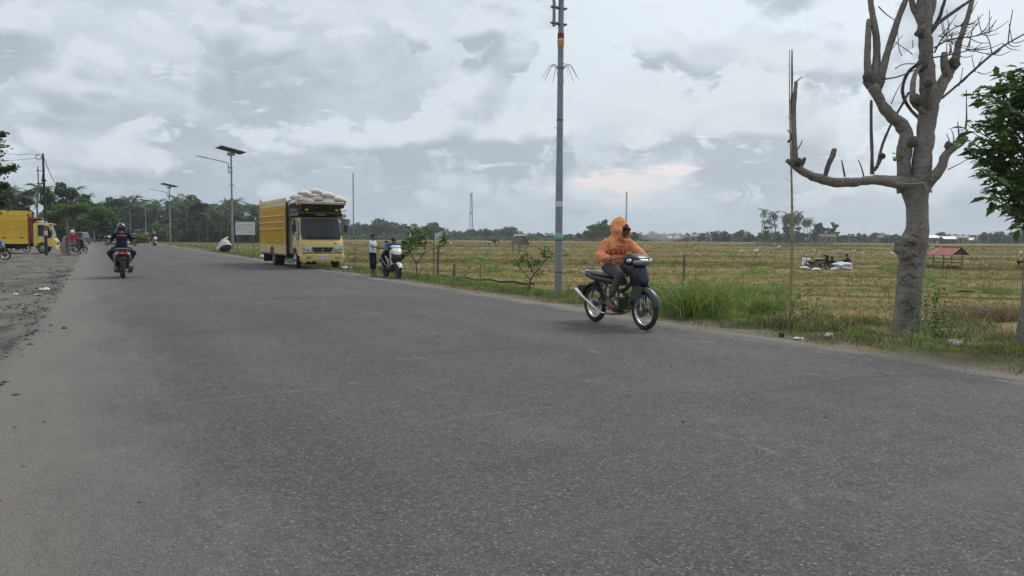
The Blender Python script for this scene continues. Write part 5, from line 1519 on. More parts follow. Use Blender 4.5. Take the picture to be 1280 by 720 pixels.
# ---------------------------------------------------------------- truck
M_YEL = mat('faded_yellow_paint', (.66, .48, .165), .38, var=.07, vscale=2.5, coat=.25, dirt=.35, dirtcol=(.25, .18, .09))
M_YEL2 = mat('strong_yellow_paint', (.66, .42, .045), .45, var=.10, vscale=2.0, dirt=.40, dirtcol=(.26, .17, .06))
M_YCAB = mat('lemon_yellow_cab_paint', (.72, .56, .10), .35, var=.06, vscale=2.5, coat=.3, dirt=.3, dirtcol=(.25, .20, .10))
M_CREAM = mat('cream_panel_paint', (.50, .42, .28), .55, var=.10, dirt=.35, dirtcol=(.22, .17, .11))
M_TRED = mat('oxide_red_paint', (.25, .050, .028), .5, var=.2, dirt=.3)
M_TBLK = mat('truck_black', (.016, .016, .016), .45, var=.2, dirt=.25)
M_UNDER = mat('chassis_black', (.012, .012, .012), .8, var=.3, dirt=.3, dirtcol=(.05, .045, .04))
M_WOOD = mat('weathered_board', (.19, .15, .10), .85, var=.3, vscale=5, bmp=.4, bscale=30)
M_SIGNW = mat('white_lettering', (.72, .72, .70), .5)
def text_obj(name, body_, size, mtl, M4, parent, extrude=.002, bold=0.0, width=None):
    cu = bpy.data.curves.new(name, 'FONT'); cu.body = body_; cu.size = size; cu.extrude = extrude; cu.offset = bold
    cu.align_x = 'CENTER'; cu.align_y = 'CENTER'; cu.resolution_u = 3
    o = bpy.data.objects.new(name, cu); COL.objects.link(o)
    dg = bpy.context.evaluated_depsgraph_get()
    me = bpy.data.meshes.new_from_object(o.evaluated_get(dg)); bpy.data.objects.remove(o)
    me.materials.clear(); me.materials.append(mtl)
    if width:
        xsx = [v.co.x for v in me.vertices]; k = width / (max(xsx) - min(xsx))
        for v in me.vertices: v.co.x *= k
    o = link(bpy.data.objects.new(name, me), parent); o.matrix_local = M4
    return o
def frontM(x, y, z, tilt=0.0):
    """text facing +X, reading left to right for someone in front"""
    return Matrix.Translation((x, y, z)) @ Matrix.Rotation(PI / 2, 4, 'Z') @ Matrix.Rotation(PI / 2 - tilt, 4, 'X')
def truck_wheel(name, x, y, parent, dual=False, r=.38, w=.20, hub=M_ALU):
    m = MB()
    s = 1 if y > 0 else -1
    prof = [(r * .58, -w * .46), (r * .86, -w * .50), (r * .97, -w * .44), (r, -w * .30), (r, w * .30), (r * .97, w * .44), (r * .86, w * .50), (r * .58, w * .46)]
    for k in range(2 if dual else 1):
        m.lathe(prof, (x, y - s * k * (w + .03), r), 'Y', 32, cap=False)
    ty = m.obj(name, M_RUB, parent, 35)
    m = MB()
    if dual: pr = [(r * .60, s * w * .47), (r * .55, s * w * .40), (r * .50, -s * w * .25), (r * .30, -s * w * .30), (r * .20, -s * .02), (r * .18, s * w * .2), (0.001, s * w * .22)]
    else: pr = [(r * .60, s * w * .47), (r * .55, s * w * .42), (r * .48, s * w * .20), (r * .34, s * w * .42), (r * .22, s * w * .55), (r * .20, s * w * .75), (0.001, s * w * .78)]
    m.lathe(pr, (x, y, r), 'Y', 28, cap=False)
    for q in range(6):
        a = q * PI / 3; m.sph((x + r * .40 * math.cos(a), y + s * w * .34, r + r * .40 * math.sin(a)), .016, 8, 5)
    m.obj('wheel_rim', hub, ty)
    return ty
def truck(name, label, loc, rotz, side=M_YEL2, trim=M_YEL, cab=M_YEL, L=7.5, W=1.95, H0=.56, H1=2.88, head=M_TBLK, plate='BA 8417 QU', visor=True, headred=False, group=None, CH=2.08):
    """light cargo truck; origin at the front bumper on the ground, forward +X, body runs back along -X"""
    t = thing(name, label, 'truck', loc, rotz, group)
    cw = .865                     # cab half width
    # --- cab shell: side profile swept across, rounded at the corners
    prof = [(-1.62, .58), (-1.62, CH - .06), (-1.52, CH), (-.62, CH + .01), (-.44, CH - .05), (-.13, 1.15), (-.06, 1.06), (-.02, .92), (-.02, .50)]
    m = MB()
    rings = []
    for yy, ins in ((-cw, .055), (-cw + .03, .02), (-cw + .09, 0), (cw - .09, 0), (cw - .03, .02), (cw, .055)):
        r_ = []
        for (x, z) in prof:
            xx = x - ins * (1.6 if x > -.7 else -0.6)
            zz = z - ins * (1.0 if z > CH - .2 else 0)
            tum = .055 * max(0, (z - 1.2)) / .9
            r_.append((xx, yy * (1 - tum), zz))
        rings.append(r_)
    m.loft(rings)
    # wheel-arch block out: dark inner arches are separate
    cs = m.obj('cab', cab, t, 35)
    m = MB()        # windscreen, set 6 mm proud, with rounded lower corners
    def ws(y, u):
        # u 0 bottom .. 1 top along the raked front
        x = -.140 + (-.430 + .140) * u; z = 1.185 + (CH - .085 - 1.185) * u
        return (x + .024 - .026 * (abs(y) / cw) ** 6, y, z)
    N = 12; rows = []
    for j in range(7):
        u = j / 6
        wl_ = cw - .060 - .045 * u - (.05 if j == 0 else .012 if j == 1 else .03 if j == 6 else 0)
        rows.append([ws(-wl_ + 2 * wl_ * i / N, u) for i in range(N + 1)])
    m.loft(rows, closed_ring=False); wsr = m.obj('windscreen', M_GLASSD, t, 60)
    m = MB()
    for j, u in ((0, 0.0), (6, 1.0)): m.tube([tuple(Vector(p) + Vector((.004, 0, 0))) for p in rows[j]], .012, 6)
    for i in (0, N): m.tube([tuple(Vector(rows[j][i]) + Vector((.004, 0, 0))) for j in range(7)], .012, 6)
    m.obj('windscreen_seal', M_TBLK, wsr)
    for yy, a in ((-.35, .5), (.25, .5)):
        m = MB(); m.tube([(-.105, yy - .25, 1.20), (-.115, yy, 1.245), (-.125, yy + .30, 1.265)], .009, 5); m.box((-.118, yy + .05, 1.26), (.012, .62, .016), 0, (-.06, 0, 0)); m.obj('wiper', M_TBLK, wsr)
    # side windows, door lines, handles
    for s in (-1, 1):
        yo = s * (cw + .004)
        m = MB()
        poly = [(-1.28, 1.32), (-1.28, CH - .13), (-.70, CH - .13), (-.56, CH - .20), (-.30, 1.42), (-.36, 1.22), (-.60, 1.12), (-.80, 1.28)]
        vs = [(x, s * (cw * (1 - .055 * max(0, (z - 1.2)) / .9) + .005), z) for x, z in poly]
        m.add(vs, [tuple(range(len(vs)))]); m.tube(vs, .012, 6, closed=True)
        dr = m.obj('door_window', M_GLASSD, t)
        m = MB()
        dl = [(-1.40, .72), (-1.40, CH - .10), (-.66, CH - .09), (-.50, CH - .16), (-.27, 1.48), (-.30, 1.15), (-.50, 1.0), (-.55, .72)]
        m.tube([(x, s * (cw * (1 - .055 * max(0, (z - 1.2)) / .9) + .001), z) for x, z in dl], .006, 5, closed=True)
        m.obj('door_seam', M_TBLK, t)
        m = MB(); m.box((-1.28, s * (cw + .008), 1.18), (.15, .022, .045), .008); m.obj('door_handle', M_TBLK, t)
        # stay-mounted mirror
        m = MB(); m.tube([(-.42, s * cw, 1.80), (-.30, s * (cw + .16), 1.82), (-.30, s * (cw + .17), 1.42), (-.36, s * cw, 1.36)], .011, 6)
        m.box((-.30, s * (cw + .17), 1.62), (.05, .17, .30), .025); mi_ = m.obj('mirror', M_TBLK, t)
        m = MB(); m.box((-.328, s * (cw + .17), 1.62), (.006, .14, .26), 0); m.obj('mirror_face', M_MIRR, mi_)
        # headlamp cluster
        m = MB()
        z0, z1 = .66, .88
        m.loft([[(.000, s * .48, z0 + .02), (.000, s * .44, z1 - .04), (-.02, s * .60, z1 + .03), (-.03, s * .84, z1 + .08), (-.10, s * (cw + .006), z1 + .08), (-.12, s * (cw + .006), z0 + .02), (-.02, s * .80, z0)],
                [(-.06, s * .48, z0 + .02), (-.06, s * .44, z1 - .04), (-.08, s * .60, z1 + .03), (-.09, s * .82, z1 + .08), (-.16, s * (cw - .02), z1 + .08), (-.18, s * (cw - .02), z0 + .02), (-.09, s * .78, z0)]])
        m.v = [(x + .035, y, z) for x, y, z in m.v]; hl = m.obj('headlamp', M_LENS, t, 30)
        m = MB(); m.lathe([(.075, 0), (.085, .012), (.055, .016), (.001, .010)], (.034, s * .58, .765), 'X', 20); m.lathe([(.055, 0), (.062, .012), (.03, .016), (.001, .010)], (.024, s * .74, .80), 'X', 18); m.obj('lamp_bowl', M_CHR, hl)
        m = MB(); m.box((.064, s * .56, .45), (.018, .20, .07), .01); m.obj('fog_lamp', M_LENSD, t)
        # arch and step
        m = MB(); m.lathe([(.44, s * (cw - .03)), (.47, s * (cw + .012)), (.42, s * (cw + .012)), (.40, s * (cw - .25))], (-.98, 0, .38), 'Y', 18, cap=False, arc=(0, PI))
        m.obj('wheel_arch', M_TBLK, t)
    # arch recess under the cab (dark)
    m = MB(); m.box((-.98, 0, .72), (.80, 2 * cw + .012, .34), .12); m.obj('arch_liner', M_UNDER, t)
    # grille
    m = MB(); m.loft([[(.0, -.44, .86), (.0, .44, .86), (.0, .36, .66), (.0, -.36, .66)], [(-.05, -.44, .86), (-.05, .44, .86), (-.05, .36, .66), (-.05, -.36, .66)]])
    gr = m.obj('grille', M_TBLK, t, 20)
    m = MB(); m.tube([(.006, -.43, .855), (.006, -.35, .665), (.006, .35, .665), (.006, .43, .855)], .013, 6); m.obj('grille_surround', M_CHR, gr)
    for z in (.72, .77, .82):
        w_ = .35 + (z - .66) * .3
        m = MB(); m.box((.006, 0, z), (.012, 2 * w_, .014), .003); m.obj('grille_bar', M_BLKP, gr)
    m = MB()       # three-diamond badge
    for a in (PI / 2, PI / 2 + 2.094, PI / 2 - 2.094):
        c, s_ = math.cos(a), math.sin(a); q = .030
        p = [(0, 0), (q * c - q * .58 * s_, q * s_ + q * .58 * c), (2 * q * c, 2 * q * s_), (q * c + q * .58 * s_, q * s_ - q * .58 * c)]
        m.prism([(y, .745 + z) for y, z in p], .016, .022, 'YZ')
    m.obj('badge', M_CHR, gr)
    m = MB(); m.box((-.05, .52, 1.02), (.012, .14, .035), .004); m.obj('maker_plate', M_TBLK, t)
    # bumper with scalloped lower lip
    m = MB(); m.loft([[( .05 - .10 * (abs(y) / cw) ** 6, y, .60), (.075 - .10 * (abs(y) / cw) ** 6, y, .56), (.075 - .10 * (abs(y) / cw) ** 6, y, .36), (.04 - .10 * (abs(y) / cw) ** 6, y, .31), (-.10, y * .97, .31), (-.10, y * .97, .60)] for y in (-cw - .03, -cw + .02, -.6, -.2, .2, .6, cw - .02, cw + .03)])
    bu = m.obj('bumper', cab, t, 30)
    m = MB(); m.box((.02, 0, 0.615), (.03, 1.60, .02), .004); m.obj('bumper_gap', M_UNDER, bu)
    m = MB()
    for q in range(7):
        y = -.72 + q * .24
        if abs(y) > .55: m.box((.03, y, .295), (.05, .21, .03), .01)
        else: m.box((.03, y, .295), (.05, .13, .026), .01)
    m.obj('bumper_lip', M_YCAB if cab is M_YEL else cab, bu)
    m = MB(); m.box((.085, -.02, .475), (.008, .42, .12), .006); pl = m.obj('number_plate', mat('plate_white', (.62, .62, .60), .5), bu)
    text_obj('plate_text', plate, .075, M_TBLK, frontM(.090, -.02, .48), pl, .001, width=.36)
    # chassis
    m = MB()
    for s in (-1, 1): m.box((-L / 2 - .2, s * .38, .60), (L - .9, .09, .16))
    m.box((-L * .55, 0, .48), (1.2, .5, .3), .05); m.box((-2.6, -.55, .55), (.7, .35, .38), .04); m.box((-3.6, .55, .55), (.8, .35, .36), .04)
    m.tube([(-2.2, 0, .45), (-L + 2.7, 0, .40)], .05, 8); m.tube([(-.98, -.7, .38), (-.98, .7, .38)], .05, 8)
    xr = -L + 2.70
    m.tube([(xr, -.7, .38), (xr, .7, .38)], .06, 8); m.sph((xr, 0, .38), (.16, .2, .17))
    m.obj('chassis', M_UNDER, t)
    for s in (-1, 1):
        truck_wheel('front_wheel', -.98, s * .78, t)
        truck_wheel('rear_wheel', xr, s * (W / 2 - .13), t, dual=True)
    for s in (-1, 1):
        m = MB(); m.box((-L + .35, s * .70, .40), (.02, .46, .60)); m.obj('mud_flap', M_TBLK, t)
    # --- cargo body: floor, headboard, sides of pressed panels with rails, tailboard
    x0, x1 = -1.95, -L
    hw = W / 2
    bd = MB(); bd.box(((x0 + x1) / 2, 0, H0 + .06), (x0 - x1, W - .04, .12)); cb = bd.obj('cargo_floor', M_WOOD, t)
    m = MB(); m.box((x0 + .02, 0, (H0 + H1) / 2 - .12), (.05, W, H1 - H0 - .28), .01)
    m.obj('headboard', M_CREAM if not headred else M_TRED, t)
    for s in (-1, 1):
        m = MB(); m.box((x0 + .065, s * (hw - .01), (H0 + H1) / 2 - .2), (.12, .10, H1 - H0), .01); m.obj('head_post', head if not headred else M_TRED, t)
    wx0, wx1 = xr - .52, xr + .52
    for s in (-1, 1):
        m = MB()
        yo = s * hw
        # side skin above the wheel arch
        zl = H0 + .38
        m.box(((x0 + x1) / 2, yo, (zl + H1 - .34) / 2), (x0 - x1, .022, H1 - .34 - zl))
        sd = m.obj('side_skin', side, t, 30)
        npan = int((x0 - x1) / .235)
        for k in range(npan + 1):      # vertical pressed ribs
            x = x0 - .06 - (x0 - x1 - .12) * k / npan
            q = MB(); q.box((x, yo + s * .040, (zl + H1 - .40) / 2), (.062 if k % 4 else .10, .072, H1 - .40 - zl - .02), .012); q.obj('side_rib', side, sd, 30)
        for z in (H1 - 1.28, H1 - 1.0, H1 - .72):
            q = MB(); q.box(((x0 + x1) / 2, yo + s * .092, z), (x0 - x1 + .03, .034, .045), .008); q.obj('side_rail', trim, sd, 30)
        # plain raised top boards
        for z, hh in ((H1 - .09, .165), (H1 - .26, .155)):
            q = MB(); q.box(((x0 + x1) / 2, yo + s * .02, z), (x0 - x1 + .01, .05, hh), .012); q.obj('top_board', trim, sd, 30)
        # lower skirt with the arch cut out
        poly = [(x0, zl), (x0, H0 - .02), (wx1 + .1, H0 - .02)]
        for q in range(9):
            a = PI * q / 8; poly.append((xr + .50 * math.cos(a), H0 - .02 + .33 * math.sin(a)))
        poly += [(wx0 - .1, H0 - .02), (x1, H0 - .02), (x1, zl)]
        q = MB(); q.prism(poly, yo - s * .005, yo + s * .035); q.obj('side_skirt', trim, sd, 20)
        q = MB(); q.box(((x0 + x1) / 2, yo - s * .03, H0 - .055), (x0 - x1, .06, .07)); q.obj('side_sill', M_TBLK, sd)
        # small oblong slots along the foot of the side
        for k in range(6 if headred else 0):
            x = x0 - .45 - k * (x0 - x1 - .8) / 6
            q = MB(); q.box((x, yo + s * .036, zl + .03), (.30, .018, .085)); q.obj('slot', M_TBLK, sd)
    m = MB(); m.box((x1 - .01, 0, (H0 + H1) / 2), (.05, W, H1 - H0 - .02), .01); m.obj('tailboard', trim, t)
    m = MB(); m.tube([(x1, -hw - .02, H0), (x1, -hw - .02, H1 + .16), (x1 + .35, -hw - .02, H1 + .02)], .035, 6); m.tube([(x1, hw + .02, H0), (x1, hw + .02, H1 + .16), (x1 + .35, hw + .02, H1 + .02)], .035, 6); m.obj('tail_post', trim, t)
    if visor:
        # stepped black-and-cream visor box over the cab with two square lamps
        m = MB()
        zb, zt = CH + .03, CH + .43
        m.loft([[(-.30, -cw - .04, zb), (-.30, cw + .04, zb), (-1.9, hw, zb), (-1.9, -hw, zb)], [(.02, -cw + .15, zt - .08), (.02, cw - .15, zt - .08), (-1.9, hw, zt), (-1.9, -hw, zt)]])
        vz = m.obj('visor_box', M_TBLK, t, 20)
        for k, z in enumerate((zb + .12, zb + .22, zb + .32)):
            u = (z - zb) / (zt - zb); x = -.30 + .32 * u + .012; w_ = cw + .04 - .19 * u
            m = MB(); m.box((x, 0, z), (.03, 2 * w_ * .93, .022), .004); m.obj('visor_stripe', M_CREAM, vz)
        for s in (-1, 1):
            m = MB(); m.box((-.95, s * (hw - .03), zb + .22), (1.8, .03, .028), .004, (0, 0, s * .06)); m.obj('visor_stripe', M_CREAM, vz)
            m = MB(); m.box((-.05, s * .60, zb + .27), (.05, .15, .17), .02); q = m.obj('marker_lamp', mat('amber_marker', (.62, .42, .02), .35, var=.3, vscale=30), vz)
        for z, dx in ((zt + .02, .14), (zt - .05, .16)):
            m = MB(); m.loft([[(dx - .02, -cw + .02, z - .03), (dx + .02, -cw + .02, z + .03), (-1.0, -hw - .12, z + .03), (-1.0, -hw - .10, z - .03)]] * 1 + [[(dx - .02, cw - .02, z - .03), (dx + .02, cw - .02, z + .03), (-1.0, hw + .12, z + .03), (-1.0, hw + .10, z - .03)]])
            m.obj('visor_brow', M_TBLK, vz, 20)
        text_obj('visor_text', 'TRUZZ', .13, M_SIGNW, frontM(-.235, 0, zb + .06, -.3), vz, .003, width=.42)
        m = MB(); m.box((-.93, 0, zt + .085), (1.86, W - .06, .15), .02); rk = m.obj('roof_crate', M_CREAM, t)
        for s in (-1, 1):
            m = MB(); m.tube([(.0, s * (hw - .04), zt + .04), (.0, s * (hw - .04), zt + .20)], .015, 6); m.tube([(-1.86, s * (hw - .04), zt + .20), (.0, s * (hw - .04), zt + .20)], .013, 6); m.obj('crate_rail', M_TBLK, rk)
    else:
        m = MB(); m.box((-1.70, 0, CH + .35), (.45, W * .92, .20), .03); m.box((-1.25, 0, CH + .33), (.55, W * .6, .12), .03); m.obj('roof_tool_rack', M_TRED, t)
        m = MB(); m.sph((-1.15, .1, CH + .12), (.42, .5, .13), 16, 8); m.sph((-1.25, -.35, CH + .10), (.35, .35, .12), 16, 8); o = m.obj('folded_tarpaulin', mat('pale_tarpaulin', (.42, .47, .43), .8, var=.3), t); bumpy(o.data, .04, 5, 4)
        m = MB(); m.loft([[(-.50, -cw * .93, CH + .0), (-.50, cw * .93, CH + .0), (-.16, cw * .93, CH - .10), (-.16, -cw * .93, CH - .10)], [(-.50, -cw * .93, CH + .03), (-.50, cw * .93, CH + .03), (-.14, cw * .93, CH - .07), (-.14, -cw * .93, CH - .07)]]); m.obj('sun_visor', M_YCAB, t, 20)
    return t

# sacks
M_SACK = mat('woven_white_sack', (.70, .66, .64), .75, var=.10, vscale=5, bmp=.35, bscale=55, bdist=.008, dirt=.25, dirtcol=(.40, .34, .29))
M_SACKW = mat('clean_white_sack', (.70, .74, .76), .7, var=.06, vscale=4, bmp=.35, bscale=55, bdist=.008)
def sack_mesh(seed, L=.92, Wd=.52, T=.26, m_=None):
    m = MB(); rg = random.Random(seed)
    rings = []
    for i in range(15):
        u = -1 + 2 * i / 14
        w = Wd / 2 * (max(0.0, 1 - abs(u) ** 3.2)) ** .5 * (1 if abs(u) < .98 else 1) + .012 + (.10 * Wd if i in (0, 14) else 0)
        h = T / 2 * (max(0.0, 1 - abs(u) ** 2.4)) ** .75 + .008
        ring = []
        for k in range(16):
            a = 2 * PI * k / 16
            ring.append((u * L / 2, w * math.cos(a), h * math.sin(a) * (1.0 if math.sin(a) > 0 else .7)))
        rings.append(ring)
    m.loft(rings)
    me = m.mesh('sack', m_ or M_SACK, 80)
    for v in me.vertices:
        c = v.co
        v.co += v.normal * (.020 * mnoise.noise(c * 6 + Vector((seed, 0, 0))) + .010 * mnoise.noise(c * 17 + Vector((seed, 3, 0))))
        v.co.z -= .05 * (c.x / L * 2) ** 2 * L
    me.update()
    return me
SACKS = [sack_mesh(s) for s in (1, 2, 3, 4)]
SACKW = sack_mesh(9, m_=M_SACKW)
def sack(loc, rz, label, group, tilt=(0, 0), s=1.0, me=None):
    o = bpy.data.objects.new('rice_sack', me or rnd.choice(SACKS)); link(o)
    o.location = loc; o.rotation_euler = (tilt[0], tilt[1], rz); o.scale = (s, s, s)
    return tag(o, label, 'sack', group)

# ---------------------------------------------------------------- small far car
def far_car(name, label, loc, rotz, paint, L=4.2, W=1.66, H=1.62, group=None, cat='car'):
    t = thing(name, label, cat, loc, rotz, group)
    low = [(-L / 2, .35), (-L / 2, .85), (-L / 2 + .15, .95), (L / 2 - 1.0, .95), (L / 2 - .15, .80), (L / 2, .62), (L / 2, .32)]
    m = MB(); m.loft([[(x * k, y, z) for x, z in low] for y, k in ((-W / 2, .96), (-W / 2 + .08, 1), (W / 2 - .08, 1), (W / 2, .96))]); m.obj('body', paint, t, 30)
    top = [(-L / 2 + .10, .94), (-L / 2 + .28, H - .06), (-L / 2 + .5, H), (L / 2 - 1.75, H), (L / 2 - 1.45, H - .06), (L / 2 - .85, .94)]
    m = MB(); m.loft([[(x, y * (1 - .12 * (z - .94) / (H - .94)), z) for x, z in top] for y in (-W / 2 + .05, W / 2 - .05)]); cb = m.obj('cabin', paint, t, 30)
    m = MB()
    hwid = W / 2 - .04
    m.add([(L / 2 - .93, -hwid * .90, .99), (L / 2 - .93, hwid * .90, .99), (L / 2 - 1.42, hwid * .84, H - .10), (L / 2 - 1.42, -hwid * .84, H - .10)], [(0, 1, 2, 3)])
    m.M = Matrix.Translation((.012, 0, .006)); m.M = None
    w1 = m.obj('windscreen', M_GLASSD, cb, 0); w1.location = (.02, 0, .012)
    m = MB(); m.add([(-L / 2 + .12, -hwid * .88, 1.02), (-L / 2 + .12, hwid * .88, 1.02), (-L / 2 + .25, hwid * .84, H - .12), (-L / 2 + .25, -hwid * .84, H - .12)], [(3, 2, 1, 0)])
    w2 = m.obj('rear_window', M_GLASSD, cb, 0); w2.location = (-.02, 0, 0)
    for s in (-1, 1):
        m = MB(); m.add([(x, s * (hwid * (1 - .12 * (z - .94) / (H - .94)) + .0), z) for x, z in ((-L / 2 + .35, 1.0), (-L / 2 + .45, H - .12), (L / 2 - 1.62, H - .12), (L / 2 - 1.15, 1.0))], [(0, 1, 2, 3)])
        w3 = m.obj('side_window', M_GLASSD, cb, 0); w3.location = (0, s * .012, 0)
        for x in (-L / 2 + .75, L / 2 - .78): truck_wheel('wheel', x, s * (W / 2 - .10), t, r=.31, w=.19)
        m = MB(); m.box((L / 2 - .02, s * (W / 2 - .25), .70), (.06, .32, .12), .03); m.obj('headlight', M_LENS, t)
        m = MB(); m.box((-L / 2 + .0, s * (W / 2 - .16), .82), (.05, .20, .18), .03); m.obj('tail_light', M_REDL, t)
    m = MB(); m.box((L / 2 - .02, 0, .52), (.05, .9, .12), .02); m.obj('grille', M_TBLK, t)
    return t

# ================================================================ people
M_SKIN = mat('tan_skin', (.235, .125, .078), .55, var=.10, vscale=12, spec=.35)
M_SKIND = mat('dark_tan_skin', (.175, .092, .060), .58, var=.12, vscale=12, spec=.35)
M_HAIR = mat('black_hair', (.012, .010, .009), .55, var=.3, vscale=30, bmp=.5, bscale=120)
def cloth(name, col, var=.10, rough=.85, bs=22, b=.35):
    return mat(name, col, rough, var=var, vscale=4, bmp=b, bscale=bs, spec=.2, bdist=.012)
def basis(d, up=(0, 0, 1)):
    x = Vector(d).normalized(); z = Vector(up); y = z.cross(x)
    if y.length < 1e-4: y = Vector((0, 1, 0))
    y.normalize(); z = x.cross(y)
    return Matrix((x, y, z)).transposed()
def hand(m, w, d, n, side, curl=1.0, s=1.0):
    """palm, four unequal fingers and a thumb; d points to the fingers, n out of the palm"""
    d = Vector(d).normalized(); n = Vector(n); n = (n - d * n.dot(d)).normalized(); a = d.cross(n).normalized() * side
    w = Vector(w)
    rot = Matrix((d, a, n)).transposed()
    m.sph(w + d * .045 * s, (.055 * s, .041 * s, .017 * s), 12, 8, rot)
    m.cap([w - d * .02, w + d * .03 * s], [.024 * s, .026 * s], 10)
    for i, (off, L) in enumerate(((.031, .066), (.011, .075), (-.010, .070), (-.029, .055))):
        p = w + d * .085 * s + a * off * s; pts = [p - d * .012 * s]; ang = .15 * curl
        pts.append(p)
        for k, f in enumerate((.45, .30, .25)):
            ang += (.62, .75, .55)[k] * curl * (1 + .06 * i)
            p = p + (d * math.cos(ang) + n * math.sin(ang)) * L * f * s; pts.append(p)
        m.cap(pts, [.0095 * s, .0092 * s, .0085 * s, .0080 * s, .0070 * s], 8)
    p = w + d * .020 * s + a * .034 * s
    pts = [p, p + (d * .55 + a * .7 + n * .35).normalized() * .032 * s]; q = pts[-1]
    pts.append(q + (d * .8 + a * .15 + n * .6).normalized() * .028 * s); q = pts[-1]
    pts.append(q + (d * .6 - a * .3 + n * .75).normalized() * .022 * s)
    m.cap(pts, [.014 * s, .0115 * s, .0105 * s, .009 * s], 8)
def head_geo(m, c, f, s=1.0, up=(0, 0, 1)):
    B = basis(f, up); c = Vector(c)
    def P(x, y, z): return c + B @ Vector((x * s, y * s, z * s))
    def S(p, r, rr=None): m.sph(P(*p), tuple(q * s for q in r), 14, 10, B)
    S((-.012, 0, .025), (.098, .077, .095)); S((.022, 0, -.035), (.068, .062, .082)); S((.048, 0, -.085), (.040, .040, .028))
    S((.088, 0, .018), (.022, .050, .012)); m.cap([P(.088, 0, .015), P(.106, 0, -.022), P(.108, 0, -.030)], [.010 * s, .013 * s, .012 * s], 8)
    for y in (-1, 1):
        S((.098, y * .012, -.033), (.012, .009, .008)); S((.062, y * .046, -.022), (.032, .022, .028))
        S((-.005, y * .078, -.005), (.018, .008, .032))
    S((.085, 0, -.062), (.016, .026, .006)); S((.083, 0, -.073), (.015, .022, .007))
    return P, B
def foot(m, an, toe, s=1.0, r=.036):
    an = Vector(an); toe = Vector(toe); d = (toe - an); 
    heel = an + Vector((0, 0, -.045 * s)) - Vector((d.x, d.y, 0)).normalized() * .035 * s
    m.cap([an, heel], [r * .9 * s, r * .85 * s], 10)
    mid = heel.lerp(toe, .55) + Vector((0, 0, .018 * s))
    m.cap([heel, mid, toe], [r * .9 * s, r * s, r * .62 * s], 10)
    m.cap([an, mid], [r * s, r * .8 * s], 10)
